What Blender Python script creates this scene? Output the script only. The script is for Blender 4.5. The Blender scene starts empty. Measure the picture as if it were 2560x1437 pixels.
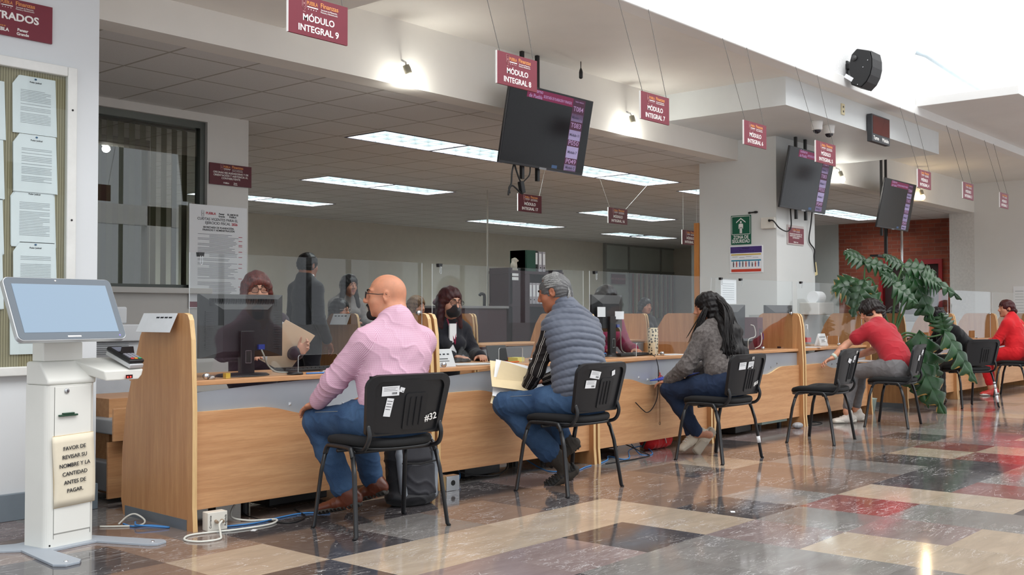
import bpy, bmesh, math, random
import numpy as np
from mathutils import Vector, Matrix, Quaternion
rnd = random.Random(7)
nrs = np.random.RandomState(7)
SC = bpy.context.scene
COL = SC.collection
PI = math.pi
sin, cos, rad = math.sin, math.cos, math.radians

# ------------------------------------------------------------------ camera, world, lights, exposure
CAM_H = 1.11
YAW, PITCH, ROLL, FPX = 0.8602, 0.02496, -0.000825, 2664.0
_f = Vector((sin(YAW)*cos(PITCH), cos(YAW)*cos(PITCH), sin(PITCH)))
_r = Vector((cos(YAW), -sin(YAW), 0.0))
_u = _r.cross(_f)
_r, _u = cos(ROLL)*_r + sin(ROLL)*_u, -sin(ROLL)*_r + cos(ROLL)*_u
cam_data = bpy.data.cameras.new('camera')
cam_data.sensor_width = 36.0
cam_data.lens = 36.0*FPX/2560.0
cam_data.clip_start = 0.05
cam_data.clip_end = 200
cam = bpy.data.objects.new('camera', cam_data)
COL.objects.link(cam)
cam.matrix_world = Matrix(((_r.x, _u.x, -_f.x, 0), (_r.y, _u.y, -_f.y, 0), (_r.z, _u.z, -_f.z, CAM_H), (0, 0, 0, 1)))
SC.camera = cam

world = bpy.data.worlds.new('sky')
SC.world = world
world.use_nodes = True
wt = world.node_tree
wt.nodes.clear()
w_out = wt.nodes.new('ShaderNodeOutputWorld')
w_bg = wt.nodes.new('ShaderNodeBackground')
w_tc = wt.nodes.new('ShaderNodeTexCoord')
w_sep = wt.nodes.new('ShaderNodeSeparateXYZ')
w_ramp = wt.nodes.new('ShaderNodeValToRGB')
wt.links.new(w_tc.outputs['Generated'], w_sep.inputs[0])
wt.links.new(w_sep.outputs['Z'], w_ramp.inputs[0])
wt.links.new(w_ramp.outputs[0], w_bg.inputs[0])
wt.links.new(w_bg.outputs[0], w_out.inputs[0])
w_ramp.color_ramp.elements[0].position = 0.0
w_ramp.color_ramp.elements[0].color = (0.95, 1.0, 1.06, 1)
w_ramp.color_ramp.elements[1].position = 0.75
w_ramp.color_ramp.elements[1].color = (0.95, 0.98, 1.0, 1)
w_bg.inputs[1].default_value = 1.1

def area_light(name, loc, rot, sx, sy, power, color=(1, 1, 1)):
    l = bpy.data.lights.new(name, 'AREA')
    l.shape = 'RECTANGLE'
    l.size, l.size_y, l.energy, l.color = sx, sy, power, color
    o = bpy.data.objects.new(name, l)
    COL.objects.link(o)
    o.location, o.rotation_euler = loc, rot
    return o
# the hall's glazed roof
area_light('skylight', (8, -1.0, 8.6), (0, 0, 0), 26, 7.0, 1650, (1.0, 0.985, 0.96))

vs = SC.view_settings
vs.view_transform = 'Standard'
vs.look = 'None'
vs.exposure = 0.0
vs.gamma = 1.0
vs.use_curve_mapping = False

# ------------------------------------------------------------------ helpers
def link(o, parent=None):
    COL.objects.link(o)
    if parent is not None:
        o.parent = parent
    return o

def tag(o, label=None, cat=None, group=None, kind=None):
    if label: o['label'] = label
    if cat: o['category'] = cat
    if group: o['group'] = group
    if kind: o['kind'] = kind
    return o

def thing(name, label, cat, loc=(0, 0, 0), rotz=0.0, group=None):
    o = bpy.data.objects.new(name, None)
    o.empty_display_size = 0.1
    COL.objects.link(o)
    o.location = loc
    o.rotation_euler = (0, 0, rotz)
    return tag(o, label, cat, group)

def dup(root, loc, rotz, label, group=None, skip=()):
    r = root.copy(); COL.objects.link(r)
    r.location = loc; r.rotation_euler = (0, 0, rotz); r['label'] = label
    if group: r['group'] = group
    for ch in list(root.children):
        if ch.name.split('.')[0] in skip: continue
        c = ch.copy(); COL.objects.link(c); c.parent = r
        for g in ch.children:
            d = g.copy(); COL.objects.link(d); d.parent = c
    return r

class MB:
    """collects shapes that become one mesh"""
    def __init__(s): s.v = []; s.f = []; s.m = []; s.mi = 0
    def add(s, vs, fs, M=None):
        b = len(s.v)
        for p in vs:
            p = Vector(p)
            if M is not None: p = M @ p
            s.v.append((p.x, p.y, p.z))
        for f in fs:
            s.f.append(tuple(b+i for i in f)); s.m.append(s.mi)
        return s
    def box(s, x0, x1, y0, y1, z0, z1, M=None):
        vs = [(x0,y0,z0),(x1,y0,z0),(x1,y1,z0),(x0,y1,z0),(x0,y0,z1),(x1,y0,z1),(x1,y1,z1),(x0,y1,z1)]
        fs = [(0,3,2,1),(4,5,6,7),(0,1,5,4),(1,2,6,5),(2,3,7,6),(3,0,4,7)]
        return s.add(vs, fs, M)
    def prism(s, pts, h0, h1, M=None):
        """pts: xy outline (counter-clockwise) extruded from z=h0 to z=h1"""
        n = len(pts)
        vs = [(p[0], p[1], h0) for p in pts] + [(p[0], p[1], h1) for p in pts]
        fs = [tuple(range(n-1, -1, -1)), tuple(range(n, 2*n))]
        fs += [(i, (i+1) % n, n+(i+1) % n, n+i) for i in range(n)]
        return s.add(vs, fs, M)
    def lathe(s, prof, seg=20, M=None):
        vs, fs = [], []
        for (r, z) in prof:
            for k in range(seg):
                a = 2*PI*k/seg
                vs.append((r*cos(a), r*sin(a), z))
        for i in range(len(prof)-1):
            for k in range(seg):
                k2 = (k+1) % seg
                fs.append((i*seg+k, i*seg+k2, (i+1)*seg+k2, (i+1)*seg+k))
        fs.append(tuple(range(seg-1, -1, -1)))
        fs.append(tuple((len(prof)-1)*seg+k for k in range(seg)))
        return s.add(vs, fs, M)
    def tube(s, pts, r, seg=8, r1=None, flat=1.0, close=True):
        pts = [Vector(p) for p in pts]
        n = len(pts)
        if r1 is None: r1 = r
        vs, fs = [], []
        up = None
        for i, p in enumerate(pts):
            t = (pts[min(i+1, n-1)] - pts[max(i-1, 0)])
            if t.length < 1e-9: t = Vector((0, 0, 1))
            t.normalize()
            if up is None:
                a = Vector((0, 0, 1)) if abs(t.z) < 0.9 else Vector((1, 0, 0))
                up = (a - t*a.dot(t)).normalized()
            else:
                up = up - t*up.dot(t)
                if up.length < 1e-6:
                    a = Vector((0, 1, 0)); up = a - t*a.dot(t)
                up.normalize()
            side = t.cross(up)
            rr = r + (r1-r)*i/max(1, n-1)
            for k in range(seg):
                a = 2*PI*k/seg
                q = p + up*(rr*cos(a)*flat) + side*(rr*sin(a))
                vs.append(q)
        for i in range(n-1):
            for k in range(seg):
                k2 = (k+1) % seg
                fs.append((i*seg+k, i*seg+k2, (i+1)*seg+k2, (i+1)*seg+k))
        if close:
            fs.append(tuple(range(seg-1, -1, -1)))
            fs.append(tuple((n-1)*seg+k for k in range(seg)))
        return s.add(vs, fs)
    def ball(s, c, r, seg=12, rings=8, M=None):
        if not hasattr(r, '__len__'): r = (r, r, r)
        vs, fs = [], []
        for i in range(1, rings):
            t = PI*i/rings
            for k in range(seg):
                a = 2*PI*k/seg
                vs.append((c[0]+r[0]*sin(t)*cos(a), c[1]+r[1]*sin(t)*sin(a), c[2]+r[2]*cos(t)))
        n = len(vs)
        vs += [(c[0], c[1], c[2]+r[2]), (c[0], c[1], c[2]-r[2])]
        for i in range(rings-2):
            for k in range(seg):
                k2 = (k+1) % seg
                fs.append((i*seg+k, (i+1)*seg+k, (i+1)*seg+k2, i*seg+k2))
        for k in range(seg):
            k2 = (k+1) % seg
            fs.append((n, k, k2)); fs.append((n+1, (rings-2)*seg+k2, (rings-2)*seg+k))
        return s.add(vs, fs, M)
    def build(s, name, mats, parent=None, smooth=False, bevel=0.0, seg=2, loc=None, rot=None, auto=None):
        me = bpy.data.meshes.new(name)
        me.from_pydata(s.v, [], s.f)
        me.update()
        if not isinstance(mats, (list, tuple)): mats = [mats]
        for m in mats: me.materials.append(m)
        if len(mats) > 1:
            me.polygons.foreach_set('material_index', s.m)
        if smooth:
            me.polygons.foreach_set('use_smooth', [True]*len(me.polygons))
        o = bpy.data.objects.new(name, me)
        link(o, parent)
        if loc is not None: o.location = loc
        if rot is not None: o.rotation_euler = rot
        if bevel > 0:
            b = o.modifiers.new('bevel', 'BEVEL')
            b.width = bevel; b.segments = seg; b.limit_method = 'ANGLE'; b.angle_limit = rad(40)
            if smooth is False:
                me.polygons.foreach_set('use_smooth', [True]*len(me.polygons))
                w = o.modifiers.new('wn', 'WEIGHTED_NORMAL'); w.keep_sharp = True
        return o

def T(x=0, y=0, z=0): return Matrix.Translation((x, y, z))
def RX(a): return Matrix.Rotation(a, 4, 'X')
def RY(a): return Matrix.Rotation(a, 4, 'Y')
def RZ(a): return Matrix.Rotation(a, 4, 'Z')

def spline(pts, n=8):
    """Catmull-Rom through pts"""
    P = [Vector(p) for p in pts]
    P = [P[0]*2-P[1]] + P + [P[-1]*2-P[-2]]
    out = []
    for i in range(1, len(P)-2):
        for k in range(n):
            t = k/n
            a, b, c, d = P[i-1], P[i], P[i+1], P[i+2]
            out.append(0.5*((2*b) + (c-a)*t + (2*a-5*b+4*c-d)*t*t + (3*b-a-3*c+d)*t**3))
    out.append(P[-2])
    return out

# ------------------------------------------------------------------ materials
class NT:
    def __init__(s, name):
        s.m = bpy.data.materials.new(name); s.m.use_nodes = True
        s.t = s.m.node_tree; s.n = s.t.nodes; s.l = s.t.links
        s.b = s.n['Principled BSDF']
    def node(s, kind, **kw):
        n = s.n.new(kind)
        for k, v in kw.items(): setattr(n, k, v)
        return n
    def inp(s, n, key, v):
        if hasattr(v, 'is_linked') or hasattr(v, 'links'): s.l.new(v, n.inputs[key])
        else: n.inputs[key].default_value = v
    def coord(s, which='Object', scale=(1, 1, 1), rot=(0, 0, 0), loc=(0, 0, 0)):
        tc = s.node('ShaderNodeTexCoord'); mp = s.node('ShaderNodeMapping')
        s.l.new(tc.outputs[which], mp.inputs[0])
        mp.inputs['Scale'].default_value = scale
        mp.inputs['Rotation'].default_value = rot
        mp.inputs['Location'].default_value = loc
        return mp.outputs[0]
    def noise(s, vec, scale=5, detail=3, rough=0.5, dist=0.0):
        n = s.node('ShaderNodeTexNoise')
        s.l.new(vec, n.inputs['Vector'])
        n.inputs['Scale'].default_value = scale; n.inputs['Detail'].default_value = detail
        n.inputs['Roughness'].default_value = rough; n.inputs['Distortion'].default_value = dist
        return n.outputs['Fac']
    def ramp(s, fac, stops):
        r = s.node('ShaderNodeValToRGB')
        s.l.new(fac, r.inputs[0])
        e = r.color_ramp.elements
        while len(e) < len(stops): e.new(0.5)
        for i, (p, c) in enumerate(stops):
            e[i].position = p
            e[i].color = (c[0], c[1], c[2], 1) if hasattr(c, '__len__') else (c, c, c, 1)
        return r.outputs[0]
    def mix(s, fac, a, b, mode='MIX'):
        m = s.node('ShaderNodeMix', data_type='RGBA', blend_type=mode)
        s.inp(m, 0, fac)
        for i, v in ((6, a), (7, b)):
            if hasattr(v, 'links'): s.l.new(v, m.inputs[i])
            else: m.inputs[i].default_value = (v[0], v[1], v[2], 1)
        return m.outputs[2]
    def math(s, op, a, b=0.0):
        m = s.node('ShaderNodeMath', operation=op)
        s.inp(m, 0, a); s.inp(m, 1, b)
        return m.outputs[0]
    def bump(s, h, strength=0.3, dist=0.01):
        b = s.node('ShaderNodeBump')
        s.l.new(h, b.inputs['Height'])
        b.inputs['Strength'].default_value = strength; b.inputs['Distance'].default_value = dist
        s.l.new(b.outputs[0], s.b.inputs['Normal'])
    def set(s, color=None, rough=None, metal=None, spec=None, coat=None):
        if color is not None:
            if hasattr(color, 'links'): s.l.new(color, s.b.inputs['Base Color'])
            else: s.b.inputs['Base Color'].default_value = (color[0], color[1], color[2], 1)
        if rough is not None: s.inp(s.b, 'Roughness', rough)
        if metal is not None: s.b.inputs['Metallic'].default_value = metal
        if spec is not None: s.b.inputs['Specular IOR Level'].default_value = spec
        if coat is not None: s.b.inputs['Coat Weight'].default_value = coat
        return s

def srgb(r, g, b):
    f = lambda c: (c/12.92 if c <= 0.04045 else ((c+0.055)/1.055)**2.4)
    return tuple(f(c/255.0) for c in (r, g, b))

_mats = {}
def mat(name, rgb, rough=0.5, metal=0.0, var=0.06, vscale=8.0, bump=0.0, bscale=60.0, spec=0.5, coat=0.0):
    """plain procedural material: a colour with slight noise variation (rgb in 0-255 sRGB)"""
    if name in _mats: return _mats[name]
    n = NT(name)
    c = srgb(*rgb)
    v = n.coord()
    if var > 0:
        nz = n.noise(v, vscale, 4, 0.6)
        n.set(n.ramp(nz, [(0.25, tuple(x*(1-var) for x in c)), (0.75, tuple(min(1, x*(1+var)) for x in c))]))
    else:
        n.set(c)
    n.set(None, rough, metal, spec, coat)
    if bump > 0:
        n.bump(n.noise(v, bscale, 3, 0.6), bump, 0.004)
    _mats[name] = n.m
    return n.m

def emis(name, rgb, strength):
    if name in _mats: return _mats[name]
    n = NT(name)
    n.set(srgb(*rgb), 0.5)
    n.b.inputs['Emission Color'].default_value = (*srgb(*rgb), 1)
    n.b.inputs['Emission Strength'].default_value = strength
    _mats[name] = n.m
    return n.m

def wood(name, dark, light, along='X', scale=1.0, rough=0.38):
    if name in _mats: return _mats[name]
    n = NT(name)
    s = {'X': (0.8, 14, 14), 'Y': (14, 0.8, 14), 'Z': (14, 14, 0.8)}[along]
    v = n.coord('Object', tuple(q*scale for q in s))
    g = n.noise(v, 2.2, 6, 0.62, 0.5)
    f = n.noise(v, 14, 4, 0.7)
    c1 = n.ramp(g, [(0.28, srgb(*dark)), (0.72, srgb(*light))])
    c2 = n.mix(n.ramp(f, [(0.45, 0.0), (0.75, 0.35)]), c1, srgb(*[q*0.82 for q in dark]), 'MIX')
    n.set(c2, rough, 0, 0.4)
    n.bump(f, 0.06, 0.002)
    _mats[name] = n.m
    return n.m

# text -> mesh part
def text_mesh(body, size, align='CENTER', bold=0.0, extr=0.0006, shear=0.0, space=1.0, line=1.0):
    cu = bpy.data.curves.new('t', 'FONT')
    cu.body = body; cu.size = size; cu.align_x = align; cu.align_y = 'CENTER'
    cu.offset = bold*size; cu.extrude = extr; cu.shear = shear; cu.space_character = space; cu.space_line = line
    cu.resolution_u = 3
    o = bpy.data.objects.new('t', cu); COL.objects.link(o)
    dg = bpy.context.evaluated_depsgraph_get()
    me = bpy.data.meshes.new_from_object(o.evaluated_get(dg))
    bpy.data.objects.remove(o); bpy.data.curves.remove(cu)
    return me

def text(name, body, size, M, material, parent, align='CENTER', bold=0.0, label=None, width=None, **kw):
    """text lies in the local xy plane, read from +z; M places it"""
    me = text_mesh(body, size, align, bold, **kw)
    me.materials.clear(); me.materials.append(material)
    if width:
        xs = [v.co.x for v in me.vertices]
        s = width/max(1e-6, max(xs)-min(xs))
        me.transform(Matrix.Diagonal((s, 1, 1, 1)))
    me.transform(M)
    me.name = name
    o = bpy.data.objects.new(name, me)
    link(o, parent)
    if label: o['label'] = label
    return o
# plane facing -y (x right, z up): text matrix
FACE = RX(PI/2)

M_white = mat('white_paint', (236, 236, 234), 0.6, var=0.02, vscale=3)
M_wall = mat('wall_paint', (230, 231, 232), 0.6, var=0.025, vscale=2.5, bump=0.05, bscale=40)
M_cream = mat('cream_paint', (238, 236, 230), 0.65, var=0.03, vscale=2)
M_black = mat('black_plastic', (22, 22, 24), 0.42, var=0.1)
M_blackm = mat('black_tube', (26, 27, 30), 0.35, var=0.1, spec=0.5)
M_dark = mat('dark_void', (18, 17, 17), 0.7)
M_chrome = mat('steel', (200, 202, 205), 0.25, 1.0, var=0.03)
M_grey = mat('grey_plastic', (150, 152, 155), 0.5)
M_paper = mat('paper', (238, 240, 243), 0.7, var=0.015)
M_ink = mat('ink', (40, 42, 48), 0.7, var=0)
M_red_ink = mat('red_ink', (180, 40, 60), 0.7, var=0)
M_letter = mat('white_lettering', (245, 243, 240), 0.55, var=0)
M_orange = mat('orange_lettering', (224, 150, 90), 0.55, var=0)
M_woodX = wood('beech_along', (188, 136, 94), (214, 165, 120), 'X')
M_woodZ = wood('beech_upright', (170, 118, 76), (196, 146, 98), 'Z')
M_edge = wood('beech_edge', (212, 172, 118), (232, 200, 150), 'Z')
M_alu = mat('brushed_sheet', (168, 173, 180), 0.38, 0.35, var=0.04, vscale=3)
# ------------------------------------------------------------------ the setting
def struct(name, mb, m, **kw):
    o = mb.build(name, m, **kw); o['kind'] = 'structure'; return o

# --- floor: polished stone slabs, one mesh, slab tint stored per face
TX0, TDX, TY0, TDY = 2.62, 0.525, 4.30, 0.507
PAL = {'K': (76, 73, 75), 'B': (126, 108, 98), 'E': (184, 168, 148), 'G': (134, 131, 128), 'R': (134, 82, 78), 'M': (146, 130, 128)}
TILES = {(0,-1):'E',(1,-1):'K',(0,0):'B',(1,0):'K',(2,-1):'G',(1,-2):'E',(2,-2):'E',(1,-3):'M',(0,-2):'K',(3,-1):'B',(2,-3):'M',(3,-2):'E',
 (2,-4):'G',(3,-3):'K',(3,-4):'G',(4,-2):'E',(4,-3):'E',(4,-1):'K',(5,-2):'B',(5,-1):'B',(4,-4):'M',(5,-3):'K',(5,-4):'G',(6,-2):'B',(6,-3):'G',
 (6,-4):'R',(7,-4):'E',(4,-5):'E',(5,-5):'M',(3,-5):'G',(4,-6):'E',(6,-5):'G',(7,-5):'E',(8,-4):'K',(8,-5):'R',(7,-3):'B',(8,-3):'B',(9,-4):'K',
 (9,-3):'G',(10,-4):'K',(11,-4):'R',(12,-4):'E',(12,-3):'R',(6,-1):'B',(7,-2):'B',(7,-1):'K',(7,0):'G',(6,0):'B',(8,-1):'E',(8,-2):'B',(9,0):'B',
 (9,-1):'K',(10,-1):'B',(10,-2):'B',(11,-1):'B',(11,-2):'G',(12,-1):'G',(5,-6):'E',(-1,0):'K',(-1,1):'B',(0,1):'B',(2,0):'K',(3,0):'K'}
def tile_floor():
    vs, fs, cs = [], [], []
    r = random.Random(11)
    for i in range(-9, 45):
        for j in range(-22, 24):
            x0, y0 = TX0+TDX*i, TY0+TDY*j
            b = len(vs)
            vs += [(x0, y0, 0), (x0+TDX, y0, 0), (x0+TDX, y0+TDY, 0), (x0, y0+TDY, 0)]
            fs.append((b, b+1, b+2, b+3))
            k = TILES.get((i, j)) or r.choice('KKBBBEGGGMMR')
            q = 1+r.uniform(-.06, .06)
            cs.append((tuple(min(255, c*q) for c in PAL[k]), r.random()))
    me = bpy.data.meshes.new('floor'); me.from_pydata(vs, [], fs); me.update()
    ca = me.attributes.new('slab', 'FLOAT_COLOR', 'CORNER')
    dat = []
    for c, q in cs:
        l = srgb(*c)
        for _ in range(4): dat += [l[0], l[1], l[2], q]
    ca.data.foreach_set('color', dat)
    n = NT('polished_stone')
    at = n.node('ShaderNodeAttribute', attribute_name='slab')
    v = n.coord('Object')
    off = n.node('ShaderNodeVectorMath', operation='SCALE'); 
    cx = n.node('ShaderNodeCombineXYZ'); n.l.new(at.outputs['Alpha'], cx.inputs[0]); n.l.new(at.outputs['Alpha'], cx.inputs[1])
    n.l.new(cx.outputs[0], off.inputs[0]); off.inputs['Scale'].default_value = 37.0
    ad = n.node('ShaderNodeVectorMath', operation='ADD'); n.l.new(v, ad.inputs[0]); n.l.new(off.outputs[0], ad.inputs[1])
    p = ad.outputs[0]
    rot = n.node('ShaderNodeMapping'); n.l.new(p, rot.inputs[0]); rot.inputs['Rotation'].default_value = (0, 0, 0.5); rot.inputs['Scale'].default_value = (1.0, 4.0, 1)
    big = n.noise(rot.outputs[0], 2.6, 6, 0.65, 0.6)
    fine = n.noise(rot.outputs[0], 22, 5, 0.7, 0.4)
    c = n.mix(n.ramp(big, [(0.3, 0.0), (0.7, 0.65)]), at.outputs['Color'], n.mix(1.0, at.outputs['Color'], (0.62, 0.58, 0.58), 'MULTIPLY'))
    c = n.mix(n.ramp(fine, [(0.5, 0.0), (0.8, 0.35)]), c, (0.30, 0.27, 0.26))
    # white veins and scuffs
    vn = n.noise(rot.outputs[0], 3.1, 5, 0.6, 1.6)
    vein = n.ramp(n.math('ABSOLUTE', n.math('SUBTRACT', vn, 0.5)), [(0.0, 1.0), (0.010, 0.0)])
    gate = n.ramp(n.noise(p, 1.7, 2, 0.5), [(0.46, 0.0), (0.60, 0.9)])
    c = n.mix(n.math('MULTIPLY', vein, gate), c, (0.74, 0.72, 0.72))
    v2 = n.node('ShaderNodeMapping'); n.l.new(p, v2.inputs[0]); v2.inputs['Rotation'].default_value = (0, 0, -0.9); v2.inputs['Scale'].default_value = (1.3, 5.0, 1)
    vn2 = n.noise(v2.outputs[0], 2.3, 4, 0.55, 0.9)
    vein2 = n.ramp(n.math('ABSOLUTE', n.math('SUBTRACT', vn2, 0.47)), [(0.0, 1.0), (0.008, 0.0)])
    gate2 = n.ramp(n.noise(p, 2.3, 2, 0.5), [(0.47, 0.0), (0.62, 0.85)])
    c = n.mix(n.math('MULTIPLY', vein2, gate2), c, (0.74, 0.72, 0.72))
    n.set(c, None, 0, 0.7)
    rg = n.ramp(n.noise(v, 5, 4, 0.6), [(0.3, 0.05), (0.75, 0.14)])
    n.l.new(rg, n.b.inputs['Roughness'])
    n.bump(n.noise(v, 1.6, 2, 0.5), 0.03, 0.02)
    me.materials.append(n.m)
    o = bpy.data.objects.new('floor', me); link(o); o['kind'] = 'structure'
    return o
tile_floor()

CZ, HZ, BZ = 2.94, 3.46, 3.175     # office ceiling, hall soffit, underside of the dropped boxes

# --- office ceiling: mineral tiles in a T-grid
def ceil_mat():
    n = NT('ceiling_tile')
    v = n.coord('Object', (1, 1, 1), (0, 0, 0), (-4.05, -6.64, 0))
    br = n.node('ShaderNodeTexBrick'); n.l.new(v, br.inputs['Vector'])
    br.offset = 0.0; br.squash = 1.0
    br.inputs['Scale'].default_value = 1.0; br.inputs['Brick Width'].default_value = 0.61; br.inputs['Row Height'].default_value = 0.61
    br.inputs['Mortar Size'].default_value = 0.011; br.inputs['Mortar Smooth'].default_value = 0.1
    a = srgb(226, 226, 224); b = srgb(220, 220, 218)
    br.inputs['Color1'].default_value = (*a, 1); br.inputs['Color2'].default_value = (*b, 1); br.inputs['Mortar'].default_value = (*srgb(176, 172, 164), 1)
    sp = n.noise(n.coord(), 160, 2, 0.6)
    c = n.mix(n.ramp(sp, [(0.55, 0.0), (0.75, 0.35)]), br.outputs['Color'], srgb(170, 166, 158))
    n.set(c, 0.85)
    n.bump(n.math('SUBTRACT', 1.0, br.outputs['Fac']), 0.5, 0.01)
    return n.m
M_ceil = ceil_mat()
struct('ceiling_hall', MB().box(-2, 20.2, 4.62, 6.45, HZ, HZ+0.12), M_cream)
# cream beam over the counter line
struct('beam_front', MB().box(1.5, 20.0, 6.2, 6.42, CZ-0.004, HZ), M_cream)
M_boxgrey = mat('dropped_box_paint', (222, 226, 226), 0.6, var=0.05, vscale=1.5)
struct('trim_1', MB().box(-2, 4.69, 4.78, 6.2, BZ-0.012, HZ), M_cream)
struct('trim_2', MB().box(9.71, 14.05, 4.785, 6.2, BZ, HZ), M_boxgrey)

# --- hall wall above the counters: ribbed white render with a smooth lip
def rib_mat():
    n = NT('ribbed_render')
    v = n.coord()
    w = n.node('ShaderNodeTexWave'); w.wave_type = 'BANDS'; w.bands_direction = 'X'
    n.l.new(v, w.inputs['Vector']); w.inputs['Scale'].default_value = 11.0; w.inputs['Distortion'].default_value = 0.6; w.inputs['Detail'].default_value = 3; w.inputs['Detail Scale'].default_value = 4
    nz = n.noise(v, 60, 4, 0.7)
    h = n.math('ADD', w.outputs['Fac'], n.math('MULTIPLY', nz, 0.9))
    n.set(n.ramp(nz, [(0.3, srgb(236, 238, 239)), (0.6, srgb(246, 247, 248))]), 0.75)
    n.bump(h, 0.35, 0.02)
    return n.m
M_rib = rib_mat()
struct('wall_upper', MB().box(-2, 12.6, 4.56, 4.68, HZ+0.11, 9.0), M_rib)
struct('trim_3', MB().box(-2, 20.0, 4.54, 4.70, HZ-0.005, HZ+0.11), M_white, bevel=0.012)
struct('wall_upper_far', MB().box(12.6, 20.2, 4.57, 4.68, HZ+0.11, 9.0), M_white)
struct('trim_4', MB().box(12.62, 20.0, 3.42, 4.57, 3.555, 3.655), M_white, bevel=0.006)   # canopy slab

# --- left wall with the notice board
M_leftwall = mat('left_wall_paint', (226, 230, 233), 0.6, var=0.02, vscale=2)
struct('wall_left', MB().box(-2, 3.095, 5.82, 6.30, 0, HZ), M_leftwall)
M_skirt = mat('blue_grey_skirting', (120, 132, 142), 0.5)
struct('baseboard_left', MB().box(-2, 3.097, 5.79, 5.82, 0, 0.145), M_skirt, bevel=0.004)
# --- window wall behind
M_winwall = mat('window_wall_paint', (214, 212, 208), 0.65, var=0.02)
wx0, wx1, wz0, wz1 = 3.2, 5.535, 1.345, 2.865
w = MB()
w.box(1.5, 5.98, 8.43, 8.63, 0, wz0); w.box(1.5, 5.98, 8.43, 8.63, wz1, CZ)
w.box(1.5, wx0, 8.43, 8.63, wz0, wz1); w.box(wx1, 5.98, 8.43, 8.63, wz0, wz1)
struct('wall_window', w, M_winwall)
struct('wall_side', MB().box(1.4, 1.5, 6.2, 16.6, 0, CZ), M_winwall)
M_frame = mat('window_frame', (92, 96, 92), 0.4, 0.4)
w = MB()
for a in (wx0, wx1-0.05, 4.35): w.box(a, a+0.05, 8.47, 8.55, wz0, wz1)
w.box(wx0+0.05, 4.35, 8.47, 8.55, wz0, wz0+0.03).box(4.40, wx1-0.05, 8.47, 8.55, wz0, wz0+0.03); w.box(wx0+0.05, 4.35, 8.47, 8.55, wz1-0.06, wz1).box(4.40, wx1-0.05, 8.47, 8.55, wz1-0.06, wz1)
win = struct('window_1', w, M_frame)
def glass_mat(name, tint=(1, 1, 1), rough=0.0, fac=None, base=0.06):
    """thin clear sheet: mostly transparent, mirror-like at grazing angles"""
    n = NT(name)
    for nd in list(n.n):
        if nd.type == 'BSDF_PRINCIPLED': n.n.remove(nd)
    out = [q for q in n.n if q.type == 'OUTPUT_MATERIAL'][0]
    tr = n.node('ShaderNodeBsdfTransparent'); tr.inputs[0].default_value = (*tint, 1)
    gl = n.node('ShaderNodeBsdfGlossy'); gl.inputs['Roughness'].default_value = rough
    lw = n.node('ShaderNodeLayerWeight'); lw.inputs['Blend'].default_value = 0.5
    mx = n.node('ShaderNodeMixShader')
    f = n.math('ADD', n.math('MULTIPLY', n.math('POWER', lw.outputs['Facing'], 5.0), 0.9), base)
    n.l.new(f, mx.inputs[0]); n.l.new(tr.outputs[0], mx.inputs[1]); n.l.new(gl.outputs[0], mx.inputs[2])
    n.l.new(mx.outputs[0], out.inputs[0])
    return n.m
M_winglass = glass_mat('window_glass', (0.82, 0.86, 0.84), 0.0, base=0.10)
MB().box(wx0+0.05, wx1-0.05, 8.50, 8.506, wz0+0.03, wz1-0.06).build('glass', M_winglass, win)
MB().box(wx0-0.02, wx1+0.01, 8.35, 8.47, wz0-0.05, wz0).build('sill', M_winwall, win, bevel=0.005)
# dim room behind the window
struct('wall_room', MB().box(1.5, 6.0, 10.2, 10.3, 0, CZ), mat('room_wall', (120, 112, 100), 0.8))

# --- pillar, far walls
M_pillar = mat('pillar_paint', (222, 224, 222), 0.6, var=0.02, vscale=2)
struct('pillar_front', MB().box(11.33, 12.34, 5.71, 6.73, 0, BZ+0.02), M_pillar)
M_backwall = mat('office_wall_paint', (206, 200, 186), 0.75, var=0.03)
struct('wall_back', MB().box(1.5, 26, 16.1, 16.3, 0, CZ), M_backwall)
struct('wall_end', MB().box(25.6, 26, 9, 16.2, 0, CZ), M_backwall)
M_rough = mat('rough_white_render', (215, 213, 210), 0.85, var=0.10, vscale=25, bump=0.5, bscale=60)
struct('pillar_end', MB().box(20.0, 20.8, 6.2, 6.64, 0, CZ), M_rough)
struct('wall_right', MB().box(20.0, 20.3, 3.6, 6.2, 0, 9.0).box(20.0, 20.3, -7.9, 3.6, 0, 0.5).box(20.0, 20.3, -7.9, 3.6, 7.5, 9.0).box(20.0, 20.3, 0.4, 0.9, 0, 9).box(20.0, 20.3, -2.6, -2.1, 0, 9).box(20.0, 20.3, -5.6, -5.1, 0, 9), mat('right_wall_paint', (226, 226, 224), 0.65, var=0.02, vscale=1.5))
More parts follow.
